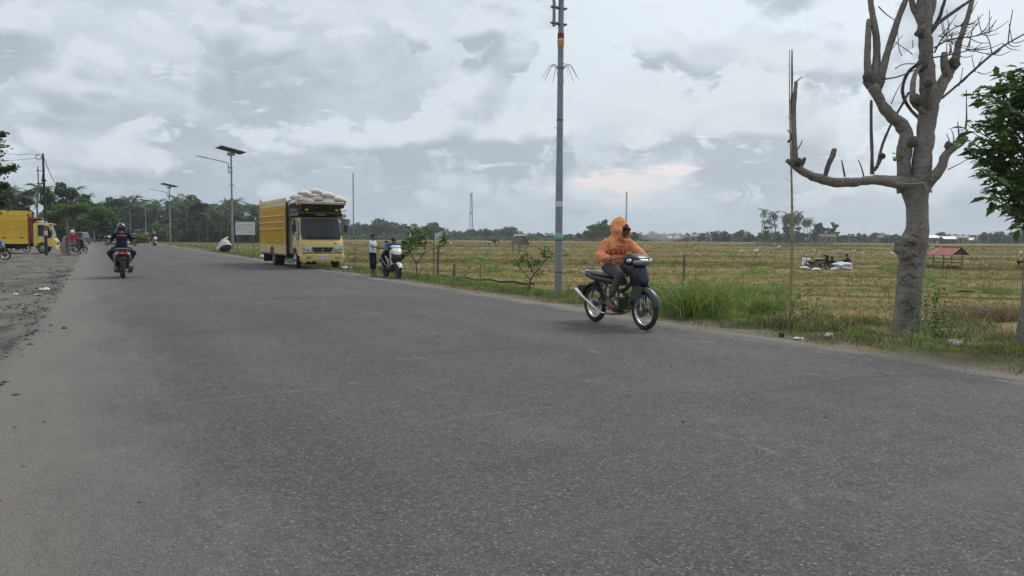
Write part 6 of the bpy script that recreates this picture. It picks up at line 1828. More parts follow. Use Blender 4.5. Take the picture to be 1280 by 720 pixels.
def person(label, loc, rotz, J, top, bot, skin=M_SKIN, hair=M_HAIR, sleeve=1.0, leg=1.0, helmet=None, vox=.013, s=1.0, shoes=None, wr=.012, group=None, hood=False, curl=1.0, flare=0.0, parent_lean=0.0, eyes=True, topname='shirt', botname='trousers', headcover=None, bulk=1.0):
    """J: joints in the figure's own space (+X ahead). sleeve / leg: how far down each limb the cloth goes"""
    t = thing('person', label, 'person', loc, rotz, group)
    if parent_lean: t.rotation_euler = (Matrix.Rotation(rotz, 3, 'Z') @ Matrix.Rotation(parent_lean, 3, 'X')).to_euler()
    g = {k: ([Vector(q) for q in v] if isinstance(v[0], (tuple, list)) else Vector(v)) for k, v in J.items()}
    sp = (g['chest'] - g['pelvis']).normalized(); fr = Vector(J.get('front', (1, 0, 0)))
    Bt = Matrix((fr - sp * fr.dot(sp), sp.cross(fr - sp * fr.dot(sp)), sp)); Bt = Matrix((Bt[0].normalized(), Bt[1].normalized(), sp)).transposed()
    # --- body, one surface
    m = MB()
    P, B = head_geo(m, g['head'], g['face'], s, up=J.get('up', (0, 0, 1)))
    m.cap([g['neck'] - (g['head'] - g['neck']) * .2, g['neck'], g['head'] + (g['neck'] - g['head']) * .25], [.062 * s, .054 * s, .052 * s], 12)
    m.sph(g['pelvis'], (.105 * s, .135 * s, .10 * s), 14, 9, Bt); m.sph(g['chest'], (.095 * s, .145 * s, .15 * s), 14, 9, Bt)
    m.cap([g['pelvis'], g['chest']], [.10 * s, .10 * s], 14)
    m.cap([g['sh'][0], g['neck'] - sp * .04, g['sh'][1]], [.048 * s, .055 * s, .048 * s], 12)
    for i in (0, 1):
        sd = -1 if i == 0 else 1      # 0 right (-Y), 1 left (+Y)
        m.cap([g['sh'][i], g['sh'][i].lerp(g['el'][i], .4), g['el'][i]], [.050 * s, .043 * s, .034 * s], 12)
        m.cap([g['el'][i], g['el'][i].lerp(g['wr'][i], .35), g['wr'][i]], [.034 * s, .036 * s, .023 * s], 12)
        hd = Vector(J['hd'][i]); hn = Vector(J['hn'][i])
        hand(m, g['wr'][i], hd, hn, sd if J.get('hs', 1) == 1 else -sd, curl if not isinstance(curl, tuple) else curl[i], s)
        m.cap([g['hip'][i], g['hip'][i].lerp(g['kn'][i], .4), g['kn'][i]], [.078 * s, .068 * s, .048 * s], 14)
        m.cap([g['kn'][i], g['kn'][i].lerp(g['an'][i], .35), g['an'][i]], [.047 * s, .050 * s, .030 * s], 12)
        foot(m, g['an'][i], g['toe'][i], s)
    fuse('body', m, skin, t, min(vox, .009) if eyes else vox, 4)
    if eyes:
        for y in (-1, 1):
            m = MB(); m.sph(P(.083, y * .031, .0), (.012 * s, .013 * s, .009 * s), 10, 6); m.obj('eye', mat('dark_eye', (.05, .035, .03), .2), t)
    # --- upper garment
    m = MB()
    bs = s * bulk
    m.sph(g['pelvis'] + sp * .03, (.128 * bs, .158 * bs, .105 * s), 16, 10, Bt)
    m.sph(g['pelvis'].lerp(g['chest'], .5), (.128 * bs, .155 * bs, .16 * s), 16, 10, Bt)
    m.sph(g['chest'], (.120 * bs, .172 * bs, .17 * s), 16, 10, Bt)
    m.cap([g['sh'][0], g['neck'] - sp * .065, g['sh'][1]], [.066 * s, .072 * s, .066 * s], 14)
    for i in (0, 1):
        e0 = g['sh'][i].lerp(g['el'][i], min(1, sleeve * 2))
        fl = 1.0 + (.12 if sleeve < .5 else 0)
        m.cap([g['sh'][i], g['sh'][i].lerp(e0, .5), e0], [.062 * bs, .058 * bs * fl, .053 * bs * fl], 14)
        if sleeve > .5:
            w0 = g['el'][i].lerp(g['wr'][i], (sleeve - .5) * 2)
            m.cap([g['el'][i], g['el'][i].lerp(w0, .5), w0], [.056 * bs, .054 * bs, .040 * bs], 14)
    if hood:
        c = g['head']; hb = basis(g['face'], J.get('up', (0, 0, 1)))
        def Q(x, y, z): return c + hb @ Vector((x * 1.10, y * 1.12, z * 1.02))
        rings = []
        for (x, w_, z0, z1) in ((-.155, .015, .02, .08), (-.145, .06, -.05, .125), (-.115, .100, -.10, .160), (-.06, .122, -.135, .178), (0, .124, -.155, .170), (.045, .116, -.150, .150), (.078, .104, -.135, .128), (.090, .094, -.120, .112), (.084, .084, -.108, .098), (.05, .084, -.105, .098), (.0, .086, -.10, .10)):
            ring = []
            for k in range(20):
                a = 2 * PI * k / 20
                ring.append(Q(x - .030 * math.sin(a) * (1 if x > 0 else .2), w_ * math.cos(a) * (1 - .22 * max(0, math.sin(a))), (z0 + z1) / 2 + (z1 - z0) / 2 * math.sin(a)))
            rings.append(ring)
        m.loft(rings)
        m.cap([Q(-.040, 0, .135), Q(-.075, 0, .160)], [.045, .022], 12)
        m.cap([Q(-.07, -.06, -.13), g['neck'] - sp * .05 + Bt @ Vector((-.05, 0, 0)), Q(-.07, .06, -.13)], [.055, .085, .055], 12)
        m.cap([Q(.03, -.075, -.135), g['neck'] - sp * .04 + Bt @ Vector((.05, 0, 0)), Q(.03, .075, -.135)], [.028, .05, .028], 12)
        m.sph(g['chest'] + sp * .08, (.125, .165, .13), 16, 10, Bt)
        for i in (0, 1):      # loose cuffs and bagging above them
            w0 = g['el'][i].lerp(g['wr'][i], .92); m.cap([w0, g['el'][i].lerp(g['wr'][i], 1.0)], [.042, .037], 12)
            m.sph(g['el'][i].lerp(g['wr'][i], .75), .054, 12, 8)
        m.sph(g['pelvis'] - sp * .02, (.140, .172, .09), 16, 10, Bt)
    tp_ = fuse(topname, m, top, t, vox, 5, wr, .075)
    # --- lower garment
    m = MB()
    m.sph(g['pelvis'] - sp * .01, (.125 * s, .160 * s, .115 * s), 16, 10, Bt)
    for i in (0, 1):
        kf = min(1, leg * 2)
        k0 = g['hip'][i].lerp(g['kn'][i], kf)
        m.cap([g['hip'][i], g['hip'][i].lerp(k0, .45), k0], [.098 * s, .090 * s, (.066 + flare) * s], 14)
        m.cap([g['pelvis'], g['hip'][i]], [.11 * s, .098 * s], 14)
        if leg > .5:
            a0 = g['kn'][i].lerp(g['an'][i], (leg - .5) * 2)
            m.cap([g['kn'][i], g['kn'][i].lerp(a0, .5), a0], [.067 * s, (.062 + flare) * s, (.050 + flare) * s], 14)
    fuse(botname, m, bot, t, vox, 5, wr * .9, .08)
    if helmet:
        m = MB(); m.sph(P(-.012, 0, .028), (.140 * s, .122 * s, .135 * s), 22, 14, B)
        hv = [v for v in m.v]
        m.cap([P(.02, -.105, -.07), P(.10, 0, -.10), P(.02, .105, -.07)], [.024 * s] * 3, 8)
        h_ = m.obj('helmet', helmet, t, 70)
        m = MB(); rings = []
        for k in range(9):
            a = -1.15 + 2.3 * k / 8
            rings.append([P(-.012 + .146 * math.cos(a) * math.cos(e), .128 * math.sin(a) * math.cos(e), .028 + .138 * math.sin(e)) for e in (-.55, -.3, -.05, .2, .4)])
        m.loft(rings, closed_ring=False); m.obj('visor', M_GLASSD, h_, 70)
    elif hair and not hood:
        m = MB(); m.sph(P(-.020, 0, .040), (.105 * s, .086 * s, .094 * s), 20, 12, B); m.sph(P(-.055, 0, -.005), (.062 * s, .076 * s, .08 * s), 16, 10, B); m.sph(P(.045, 0, .085), (.045 * s, .062 * s, .032 * s), 14, 8, B)
        o = m.obj('hair', hair, t, 80); bumpy(o.data, .010 * s, 40, 3)
    if shoes:
        for i in (0, 1):
            an, toe = g['an'][i], g['toe'][i]; d = Vector((toe.x - an.x, toe.y - an.y, 0)).normalized()
            heel = Vector((an.x, an.y, min(an.z - .045 * s, toe.z + .03))) - d * .045 * s
            m = MB()
            sx = basis(toe - heel)
            cc = heel.lerp(toe, .5)
            m.sph(cc + sx @ Vector((0, 0, -.036 * s)), ((toe - heel).length * .62, .050 * s, .016 * s), 16, 8, sx)
            m.tube([cc + sx @ Vector((.02, -.046, -.03)), cc + sx @ Vector((.03, -.03, .020)), cc + sx @ Vector((.035, 0, .038)), cc + sx @ Vector((.03, .03, .020)), cc + sx @ Vector((.02, .046, -.03))], [.016] * 5, 8, flat=.45)
            m.obj('sandal', shoes, t, 70)
    return t, tp_, P
def shirt_print(parent, shirt, items, mtl):
    """flat printing laid on the cloth: each item a text or bar at (y, z) of the chest, following its surface"""
    from mathutils.bvhtree import BVHTree
    bv = BVHTree.FromPolygons([v.co.copy() for v in shirt.data.vertices], [tuple(p.vertices) for p in shirt.data.polygons])
    for nm, body_, size, y0, z0, width, tilt in items:
        if body_:
            cu = bpy.data.curves.new(nm, 'FONT'); cu.body = body_; cu.size = size; cu.offset = size * .035
            cu.align_x = 'CENTER'; cu.align_y = 'CENTER'; cu.resolution_u = 4
            o = bpy.data.objects.new(nm, cu); COL.objects.link(o)
            me = bpy.data.meshes.new_from_object(o.evaluated_get(bpy.context.evaluated_depsgraph_get())); bpy.data.objects.remove(o)
            bm = bmesh.new(); bm.from_mesh(me)
        else:
            bm = bmesh.new(); bmesh.ops.create_grid(bm, x_segments=16, y_segments=2, size=.5)
            for v in bm.verts: v.co.x *= width; v.co.y *= size
        if body_:
            w0 = max(v.co.x for v in bm.verts) - min(v.co.x for v in bm.verts)
            for v in bm.verts: v.co.x *= width / w0
            bmesh.ops.triangulate(bm, faces=bm.faces)
            for _ in range(2): bmesh.ops.subdivide_edges(bm, edges=[e for e in bm.edges if e.calc_length() > .012], cuts=1)
            bmesh.ops.triangulate(bm, faces=bm.faces)
        for v in bm.verts:
            y, z = y0 + v.co.x, z0 + v.co.y + v.co.x * tilt
            hit = bv.ray_cast(Vector((1.0, y, z)), Vector((-1, 0, 0)))
            x = hit[0].x if hit[0] is not None else .1
            v.co = Vector((x + .0035, y, z))
        me2 = bpy.data.meshes.new(nm); bm.to_mesh(me2); bm.free(); me2.materials.append(mtl)
        link(bpy.data.objects.new(nm, me2), shirt)

M_ORANGE = cloth('washed_orange_fleece', (.80, .325, .145), .14, .92, 13, 1.0)
M_ORINK = mat('red_orange_ink', (.46, .030, .016), .8)
M_DKTROU = cloth('dark_grey_trousers', (.095, .088, .084), .18)
M_JEAN = cloth('black_jeans', (.022, .025, .032), .2)
M_NAVYT = cloth('navy_tee', (.012, .018, .034), .2)
M_WTEE = cloth('white_tee', (.66, .66, .70), .05)
M_NSHORT = cloth('navy_shorts', (.016, .018, .035), .15)
M_BLUET = cloth('sky_blue_shirt', (.055, .19, .36), .15)
M_BLKT = cloth('black_shirt', (.016, .016, .018), .2)
M_REDT = cloth('red_shirt', (.42, .022, .028), .12)
M_GREYT = cloth('grey_trousers', (.13, .13, .13), .15)
M_HELM = mat('gloss_black_helmet', (.010, .011, .014), .10, coat=1.0)
M_HELW = mat('white_helmet', (.68, .68, .68), .2, coat=.6)
M_SANDAL = mat('red_pink_sandal', (.38, .085, .085), .6)

HND = K(hd=[(.35, -.25, -.25), (.35, .25, -.25)], hn=[(.15, .0, -1), (.15, .0, -1)])
J_RIDE = K(pelvis=(-.19, 0, .875), chest=(-.10, 0, 1.165), neck=(-.045, 0, 1.315), head=(.020, .012, 1.432), face=(1, .30, -.34), up=(.30, 0, .95),
    sh=[(-.075, -.195, 1.240), (-.055, .195, 1.240)], el=[(-.075, -.315, 1.045), (.105, .285, 1.095)], wr=[(.155, -.325, 1.022), (.185, .320, 1.035)],
    hip=[(-.15, -.10, .87), (-.15, .10, .87)], kn=[(.265, -.185, .775), (.265, .185, .775)], an=[(.005, -.195, .375), (.06, .195, .375)], toe=[(.165, -.215, .285), (.22, .215, .285)], **HND)
J_SCOOT = K(pelvis=(-.28, 0, .90), chest=(-.27, 0, 1.20), neck=(-.24, 0, 1.39), head=(-.20, 0, 1.51), face=(1, 0, -.05),
    sh=[(-.26, -.190, 1.31), (-.26, .190, 1.31)], el=[(-.10, -.30, 1.08), (-.10, .30, 1.08)], wr=[(.20, -.335, 1.05), (.20, .335, 1.05)],
    hip=[(-.22, -.10, .88), (-.22, .10, .88)], kn=[(.10, -.35, .75), (.10, .35, .75)], an=[(.0, -.17, .43), (.0, .17, .43)], toe=[(.20, -.17, .345), (.20, .17, .345)], **HND)

# ================================================================ placing: the road
def rz_(x, y): return (rz_at(x) if -.9 < x < 7.9 else hz(x, y))
BX, BY = 6.915, 9.36
bike = underbone('motorcycle', 'dark blue-black underbone motorcycle with chrome wheels carrying the rider in orange', 'motorcycle', (BX, BY, rz_(BX, BY)), -PI / 2, stand=False)
rider, hoodie, _ = person('rider in an orange hooded sweatshirt and dark trousers on the dark motorcycle', (BX, BY, rz_(BX, BY)), -PI / 2, J_RIDE, M_ORANGE, M_DKTROU,
    skin=M_SKIND, sleeve=.97, leg=.86, vox=.010, hood=True, bulk=1.24, shoes=M_SANDAL, wr=.036, topname='hooded_sweatshirt')
m = MB()      # cap under the hood, brim pointing ahead
hb = basis((1, .30, -.34), (.30, 0, .95)); hc_ = Vector((.020, .012, 1.432))
def Qh(x, y, z): return hc_ + hb @ Vector((x, y, z))
m.loft([[Qh(.070, -.062, .070), Qh(.085, 0, .088), Qh(.070, .062, .070), Qh(.070, .060, .062), Qh(.085, 0, .080), Qh(.070, -.060, .062)],
        [Qh(.120, -.056, .058), Qh(.140, 0, .074), Qh(.120, .056, .058), Qh(.120, .054, .052), Qh(.140, 0, .068), Qh(.120, -.054, .052)],
        [Qh(.155, -.030, .045), Qh(.168, 0, .054), Qh(.155, .030, .045), Qh(.155, .030, .041), Qh(.168, 0, .050), Qh(.155, -.030, .041)]])
m.sph(Qh(.0, 0, .045), (.098, .080, .072), 16, 9, hb)
m.obj('cap', cloth('black_cap', (.030, .018, .020)), rider, 60)
shirt_print(rider, hoodie, [('chest_print', 'COLE', .118, -.035, 1.108, .27, .02), ('chest_print', None, .006, 0.0, 1.178, .22, .02), ('chest_print', None, .024, .01, 1.005, .13, .02), ('chest_print', 'original', .022, 0, 1.192, .16, .02)], M_ORINK)

# the rider seen from behind
SX, SY = at(153, 348).x, at(153, 348).y
sc_r = scooter('scooter', 'black and silver scooter with a red tail lamp, seen from behind in the lane', 'scooter', (SX, SY, rz_(SX, SY)), PI / 2, main=mat('dark_silver_panel', (.07, .07, .075), .3, coat=.4))
sc_r.scale = (1, 1.35, 1)
p_, sh_, P_ = person('rider in a navy shirt with a red shoulder stripe and black helmet, seen from behind', (SX, SY, rz_(SX, SY)), PI / 2, J_SCOOT, M_NAVYT, M_JEAN, sleeve=.34, leg=.95, helmet=M_HELM, vox=.014, eyes=False, shoes=M_BLKP)
m = MB()
for q in range(9):
    y = -.13 + .26 * q / 8
    if q < 8:
        y2 = y + .0325
        f = lambda yy, z: (-.27 - .128 * math.sqrt(max(.1, 1 - (yy / .24) ** 2)) - (.0), yy, z)
        m.add([f(y, 1.275), f(y2, 1.275), f(y2, 1.300), f(y, 1.300)], [(0, 1, 2, 3)])
sm_ = m.mesh('shoulder_stripe', mat('stripe_red', (.55, .06, .09), .7), 0)
from mathutils.bvhtree import BVHTree
bv_ = BVHTree.FromPolygons([v.co.copy() for v in sh_.data.vertices], [tuple(p.vertices) for p in sh_.data.polygons])
for v in sm_.vertices:
    h_ = bv_.ray_cast(Vector((-1.2, v.co.y, v.co.z)), Vector((1, 0, 0)))
    if h_[0] is not None: v.co.x = h_[0].x - .006
link(bpy.data.objects.new('shoulder_stripe', sm_), sh_)

# oncoming, far
OX, OY = at(193.5, 308).x, at(193.5, 308).y
scooter('scooter', 'red and white scooter coming this way far down the road', 'scooter', (OX, OY, rz_(OX, OY)), -PI / 2 + .1, main=mat('pinkish_white_paint', (.70, .50, .50), .3, coat=.5), second=M_REDP)
person('far rider in black with a pale helmet on the oncoming red scooter', (OX, OY, rz_(OX, OY)), -PI / 2 + .1, J_SCOOT, M_BLKT, M_BLKT, sleeve=.9, leg=.95, helmet=M_HELW, vox=.025, eyes=False)

# ---- yellow truck on the shoulder with its load of sacks
TX, TY = 7.97, 30.5
tz = .03
tk = truck('cargo_truck', 'pale yellow ribbed cargo truck parked half on the verge, sacks heaped over its cab', (TX, TY, tz), -PI / 2)
def tl(x, y, z):      # truck space -> world (heading -Y)
    return Vector((TX + y, TY - x, tz + z))
SG = 'rice sacks heaped over the cab of the yellow truck'
rows_ = [(-.55, 2.90, [(-.72, 0), (-.20, .0), (.34, 0), (.84, 0)], 'bottom row'), (-.70, 3.05, [(-.95, .03), (-.46, -.03), (.06, 0.0), (.58, .02)], 'second row'),
         (-.62, 3.22, [(-.70, 0), (-.16, .03), (.40, -.02)], 'third row'), (-.75, 3.40, [(-.42, 0), (.10, .0)], 'fourth row')]
front = [
 (-.74, 2.88, .05, 'cleanest white sack at the outer end of the heap nearest the ribbed side', SACKW), (-.53, 2.73, .16, 'grey-white sack low in the heap, second from the ribbed side', None), (-.12, 2.80, -.04, 'small sack in the middle of the heap, under the topmost one', None),
 (.33, 2.70, -.06, 'sack low in the heap, just beyond its middle', None), (.78, 2.79, .18, 'sack at the far end of the heap, drooping over the crate', None), (-.57, 2.98, .16, 'sack high in the heap, beside the topmost one on the ribbed side', None),
 (-.14, 3.08, .08, 'topmost sack crowning the heap over the cab', None), (.34, 2.95, .12, 'sack high in the heap, on the far side of the topmost one', None)]
SIDEX = {}
for (y, z, ti, lb, me) in front:
    o = sack(tl(-.40 - (.5 if me else 0) + .05 * math.sin(y * 9), y, z), 0.0 + .08 * math.sin(y * 7), 'white rice ' + lb, SG, (0, ti), 1.0, me); o.scale = (.70, .80, .98)
k = 0
for xx in (-1.05, -1.55, -2.1, -2.7):
    for y, z in ((-.66, 2.80), (-.05, 2.84), (.56, 2.80), (-.34, 3.00), (.28, 3.00)):
        if xx < -1.8 and z > 3.1 and k % 2: k += 1; continue
        k += 1
        sack(tl(xx + rnd.uniform(-.08, .08), y + rnd.uniform(-.05, .05), z - .04), rnd.uniform(-.3, .3), 'white rice sack in the rows behind the front of the heap on the truck', SG, (0, rnd.uniform(-.12, .12)), .78)
for (y, z) in ((-.80, 2.62), (-.30, 2.62), (.20, 2.61), (.66, 2.62)):
    sack(tl(-.62, y, z + .02), .05, 'white rice sack bedded in the crate at the foot of the heap', SG, (0, 0), .78)
for xx in (-2.6, -3.4, -4.2, -5.0, -5.8, -6.6):
    for y in (-.5, .2):
        sack(tl(xx, y + .1, 2.42 + .05 * math.sin(xx * 3)), rnd.uniform(-.2, .4), 'white rice sack lying inside the cargo box of the truck', 'rice sacks inside the cargo box of the yellow truck', (0, 0), 1.0)

# ---- truck parked side-on in the yard
tp0 = at(73, 316.5)
M_YEL3 = mat('bright_yellow_box_paint', (.82, .56, .055), .45, var=.06, vscale=1.5, dirt=.2, dirtcol=(.35, .23, .07))
hd_ = math.atan2(CR.y, CR.x) + .42
truck('cargo_truck', 'bright yellow box truck with a red headboard, parked side-on in the dirt yard', (tp0.x, tp0.y, hz(tp0.x, tp0.y)), hd_, side=M_YEL3, trim=M_YEL3, cab=M_YCAB, L=9.6, W=2.0, H0=.75, H1=3.15, headred=True, visor=False, plate='BA 9026 LU', CH=2.25).scale = (.86, .9, .93)

# ---- people and scooter on the verge
b_ = atf(466, 346)
JB = K(pelvis=(0, 0, .80), chest=(.0, 0, 1.06), neck=(.015, 0, 1.225), head=(.04, 0, 1.335), face=(1, -.25, -.15),
    sh=[(0, -.150, 1.165), (0, .150, 1.165)], el=[(.12, -.19, .99), (.06, .18, .95)], wr=[(.33, -.13, 1.01), (.25, .13, .97)],
    hip=[(0, -.08, .77), (0, .08, .77)], kn=[(.03, -.085, .43), (.01, .085, .43)], an=[(.0, -.09, .075), (-.02, .09, .075)], toe=[(.15, -.11, .025), (.13, .11, .025)],
    hd=[(1, .1, 0), (1, .1, -.1)], hn=[(0, 0, -1), (0, 0, -1)])
person('boy in a white t-shirt and long navy shorts standing barefoot on the verge', b_, math.atan2(CR.y, CR.x) - .35, JB, M_WTEE, M_NSHORT, sleeve=.24, leg=.66, vox=.012, s=.88, curl=.4, flare=.028, eyes=False, botname='shorts')
s_ = atf(490, 347.5)
srot = math.atan2(-CF.y, -CF.x) + .48
scooter('scooter', 'white and black scooter standing on the verge, facing this way beside the boy', 'scooter', s_, srot, main=M_WHT, second=M_BLKP)
JC = dict(J_SCOOT); JC.update(K(pelvis=(-.18, 0, .86), chest=(-.02, .0, 1.06), neck=(.08, .02, 1.16), head=(.10, .03, 1.24), face=(1, .1, -.6), up=(.4, 0, .9),
    sh=[(.03, -.165, 1.13), (.03, .165, 1.13)], el=[(.10, -.30, 1.02), (.16, .34, 1.05)], wr=[(.24, -.33, 1.05), (.26, .48, 1.10)], hd=[(.35, -.25, -.25), (.2, 1, .1)]))
person('child in a sky-blue shirt slumped over the handlebars of the white scooter', s_, srot, JC, M_BLUET, M_BLKT, sleeve=.30, leg=.9, vox=.014, s=.88, eyes=False)

# ---- the yard at the left
def park(kind, px, py, rz, label, **kw):
    p = atf(px, py)
    return (underbone if kind == 'u' else scooter)('motorcycle' if kind == 'u' else 'scooter', label, 'motorcycle' if kind == 'u' else 'scooter', p, rz, **kw)
lat = math.atan2(CR.y, CR.x)
park('u', -9, 325, lat + .15, 'silver-blue motorcycle cut by the left edge, its front wheel showing', cowl=mat('silver_blue', (.20, .24, .30), .3, coat=.4), fend=M_BLKP, mirrors=True, lean=.12, detail=False)
park('u', 22, 315.5, lat + .25, 'dark maroon motorcycle parked before the side-on truck', cowl=mat('maroon', (.10, .02, .03), .3, coat=.4), fend=M_BLKP, mirrors=True, lean=.12, detail=False)
park('s', 3, 312, lat + 2.6, 'grey scooter half hidden behind the silver-blue motorcycle', main=mat('grey_paint', (.22, .23, .25), .3, coat=.4), lean=.1)
park('u', 93, 318.5, lat + 1.1, 'black motorcycle parked at the foot of the far utility pole', cowl=M_BLKG, fend=M_BLKP, mirrors=True, lean=.1, detail=False)
J_SIT = dict(J_SCOOT); J_SIT.update(K(an=[(.10, -.24, .10), (.06, .22, .40)], toe=[(.25, -.26, .03), (.22, .23, .33)], kn=[(.20, -.26, .52), (.16, .22, .80)]))
q_ = atf(92, 318.5)
person('man in a red shirt astride the black motorcycle by the far utility pole', q_, lat + 1.9, J_SIT, M_REDT, M_GREYT, sleeve=.3, leg=.9, helmet=M_HELW, vox=.02, eyes=False)
q_ = atf(81, 319.5)
t = thing('bundle', 'tall beige cloth-wrapped bundle standing beside the far utility pole', 'bundle', q_)
m = MB(); m.tube([(0, 0, 0), (.02, 0, .35), (.0, .02, .75), (.03, 0, 1.05), (.02, 0, 1.22)], [.15, .19, .16, .13, .05], 14)
o = m.obj('wrapping', cloth('beige_cloth', (.27, .235, .195), .35), t, 80); bumpy(o.data, .09, 5, 2)
m = MB(); m.tube([(.22, -.1, 0), (.20, -.1, 1.1), (.15, -.05, 2.3)], [.12, .10, .07], 10); o = m.obj('stump', M_BARKD, t); bumpy(o.data, .05, 5, 2)
M_DGRN = mat('dark_green_black_car_paint', (.018, .024, .024), .2, coat=.8)
c_ = atf(101, 306); far_car('car', 'dark car parked beyond the motorcycle at the edge of the yard', c_, PI / 2 - .25, M_DGRN)
for px, py, rz, pt_, lb in ((118, 301.9, -PI / 2, mat('car_silver', (.45, .46, .47), .3, .3, coat=.5), 'silver car far down the road, nearest the yard side'), (137, 302.0, -PI / 2, M_WHT, 'white car coming this way at the far end of the road'),
                            (127, 300.6, -PI / 2, M_DGRN, 'dark car between the silver and the white car at the far end of the road'), (172, 301.4, PI / 2, M_DGRN, 'dark high van at the far right of the road, beyond the leading rider')):
    c_ = at(px, py); far_car('car', lb, (c_.x, c_.y, .02), rz, pt_, H=1.65 if px != 172 else 2.3)
for px, py, lb in ((147, 301.6, 'white scooter beside the white car at the far end of the road'), (152, 301.0, 'dark scooter between the white car and the rider with the black helmet'), (161, 300.6, 'distant scooter just past the leading rider')):
    c_ = at(px, py); sc_ = scooter('scooter', lb, 'scooter', (c_.x, c_.y, .02), -PI / 2, main=M_WHT if px == 147 else M_BLKP)
    person('far rider of the ' + lb.split(' at the far')[0].replace('between the white car and the rider with the black helmet', 'next to the white car').replace(' just past the leading rider, far down the road', ''), (c_.x, c_.y, .02), -PI / 2, J_SCOOT, M_BLKT if px != 161 else M_REDT, M_JEAN, sleeve=.9, leg=.95, helmet=M_HELM, vox=.04, eyes=False)

# ================================================================ poles and lamps
M_GALV = mat('galvanised_steel', (.235, .255, .27), .5, .35, var=.12, vscale=3, dirt=.35, dirtcol=(.17, .16, .145))
M_PANEL = mat('solar_cell', (.022, .026, .038), .45, var=.2, spec=.3)
M_RUST = mat('rusty_band', (.11, .085, .07), .8, var=.3)
def make_lamp(near):
    t = thing('solar_street_lamp', 'x', 'street lamp')
    H = 7.9
    m = MB(); m.tube([(0, 0, -.3), (0, 0, .3), (0, 0, 3.0), (0, 0, 3.02), (0, 0, H - .25)], [.092, .090, .084, .078, .060], 20)
    m.lathe([(.13, -.05), (.13, .02), (.10, .03)], (0, 0, .0), 'Z', 18); m.obj('pole', M_GALV, t, 50)
    for z in (.55, 1.30, 4.1):
        m = MB(); m.lathe([(.094 - z * .004, -.014), (.100 - z * .004, -.010), (.100 - z * .004, .010), (.094 - z * .004, .014)], (0, 0, z), 'Z', 18); m.obj('clamp_band', M_RUST, t)
    sp_ = MB(); sp_.lathe([(.078, -.03), (.095, -.02), (.095, .02), (.078, .03)], (0, 0, 5.30), 'Z', 18)
    sk = sp_.obj('spike_collar', M_GALV, t)
    for k in range(10):
        a = 2 * PI * k / 10 + .2; c, s = math.cos(a), math.sin(a)
        m = MB(); m.tube([(.08 * c, .08 * s, 5.30), (.16 * c, .16 * s, 5.36), (.26 * c, .26 * s, 5.34), (.43 * c, .43 * s, 5.04)], [.008, .008, .007, .004], 5); m.obj('spike', M_GALV, sk)
    for z in (6.30, 6.66):
        m = MB(); m.box((-.06, 0, z), (.42, .10, .035), .008); m.box((-.06, .0, z - .03), (.36, .025, .02)); m.obj('arm_bracket', M_GALV, t)
    m = MB(); m.tube([(-.19, 0, 6.22), (-.19, 0, 6.75), (-.22, 0, 6.92), (-.32, 0, 7.03), (-.9, 0, 7.15), (-1.85, 0, 7.32)], [.036, .036, .036, .035, .032, .026], 12)
    ar = m.obj('arm', M_GALV, t, 60)
    m = MB(); m.loft([sect(-1.75, .05, 7.28, 7.35, 12), sect(-2.0, .10, 7.31, 7.39, 12), sect(-2.4, .09, 7.38, 7.44, 12), sect(-2.55, .04, 7.42, 7.455, 12)]); m.obj('lamp_head', M_GALV, ar, 50)
    m = MB(); m.tube([(-.05, .05, H - .35), (-.05, .05, H - .1), (.05, -.05, H)], .03, 8)
    m.box((0, .0, H - .20), (.55, .34, .22), .02); bx = m.obj('battery_box', M_GALV, t)
    rot = Euler((-.10, .16, .35)).to_matrix()
    m = MB(); m.box((0, 0, H + .12), (2.05, 1.0, .035), .006, rot); pn = m.obj('solar_panel', M_PANEL, t, 30)
    m = MB()
    for s in (-1, 1):
        m.box(Vector((0, 0, H + .115)) + rot @ Vector((0, s * .50, 0)), (2.10, .03, .05), 0, rot); m.box(Vector((0, 0, H + .115)) + rot @ Vector((s * 1.03, 0, 0)), (.03, 1.03, .05), 0, rot)
    m.box(Vector((0, 0, H + .115)), (.02, 1.0, .05), 0, rot)
    m.obj('panel_frame', M_GALV, pn)
    for s in (-1, 1):
        m = MB(); m.tube([(s * .22, 0, H - .12), Vector((0, 0, H + .09)) + rot @ Vector((s * .5, 0, 0))], .018, 6); m.obj('panel_strut', M_GALV, pn)
    return t
l0 = make_lamp(True)
lp0 = onland(atd(698, 18.15)); l0.location = lp0
l0['label'] = 'nearest and tallest-looking solar lamp pole, with a red and yellow sticker, behind the motorcycle'
l0['group'] = 'solar street lamps along the road'
for (z, h_, c_, r_) in ((6.02, .115, (.20, .02, .035), .0700), (5.90, .03, (.55, .50, .45), .0702), (5.80, .14, (.50, .27, .03), .0704)):
    pass
LAMPS = [(291, 60.5, 'solar lamp standing beside the white signboard and the sheeted bundle'), (213.5, 104, 'solar lamp next down the road from the one by the signboard'), (183, 150, 'third solar lamp down the road, against the dark grove'), (164, 196, 'farthest solar lamp, thin against the dark grove')]
for px, d, lb in LAMPS:
    c_ = copy_tree(l0); c_.location = onland(atd(px, d)); c_['label'] = lb; c_['group'] = l0['group']
st = MB()
def ring_st(nm, z, h, col):
    m = MB(); r = .0675 + (7.65 - z) * .0039; m.lathe([(r + .002, -h / 2), (r + .004, -h / 2), (r + .004, h / 2), (r + .002, h / 2)], (0, 0, z), 'Z', 20, arc=(PI * .75, PI * 1.75), cap=False)
    m.obj('sticker', mat(nm, col, .6, var=.25, vscale=20), l0)
ring_st('sticker_red', 6.02, .13, (.20, .025, .04)); ring_st('sticker_white', 5.94, .03, (.60, .57, .52)); ring_st('sticker_yellow', 5.85, .15, (.52, .29, .04)); ring_st('sticker_pale', 2.15, .13, (.62, .66, .68)); ring_st('sticker_teal', 1.42, .12, (.25, .50, .52))
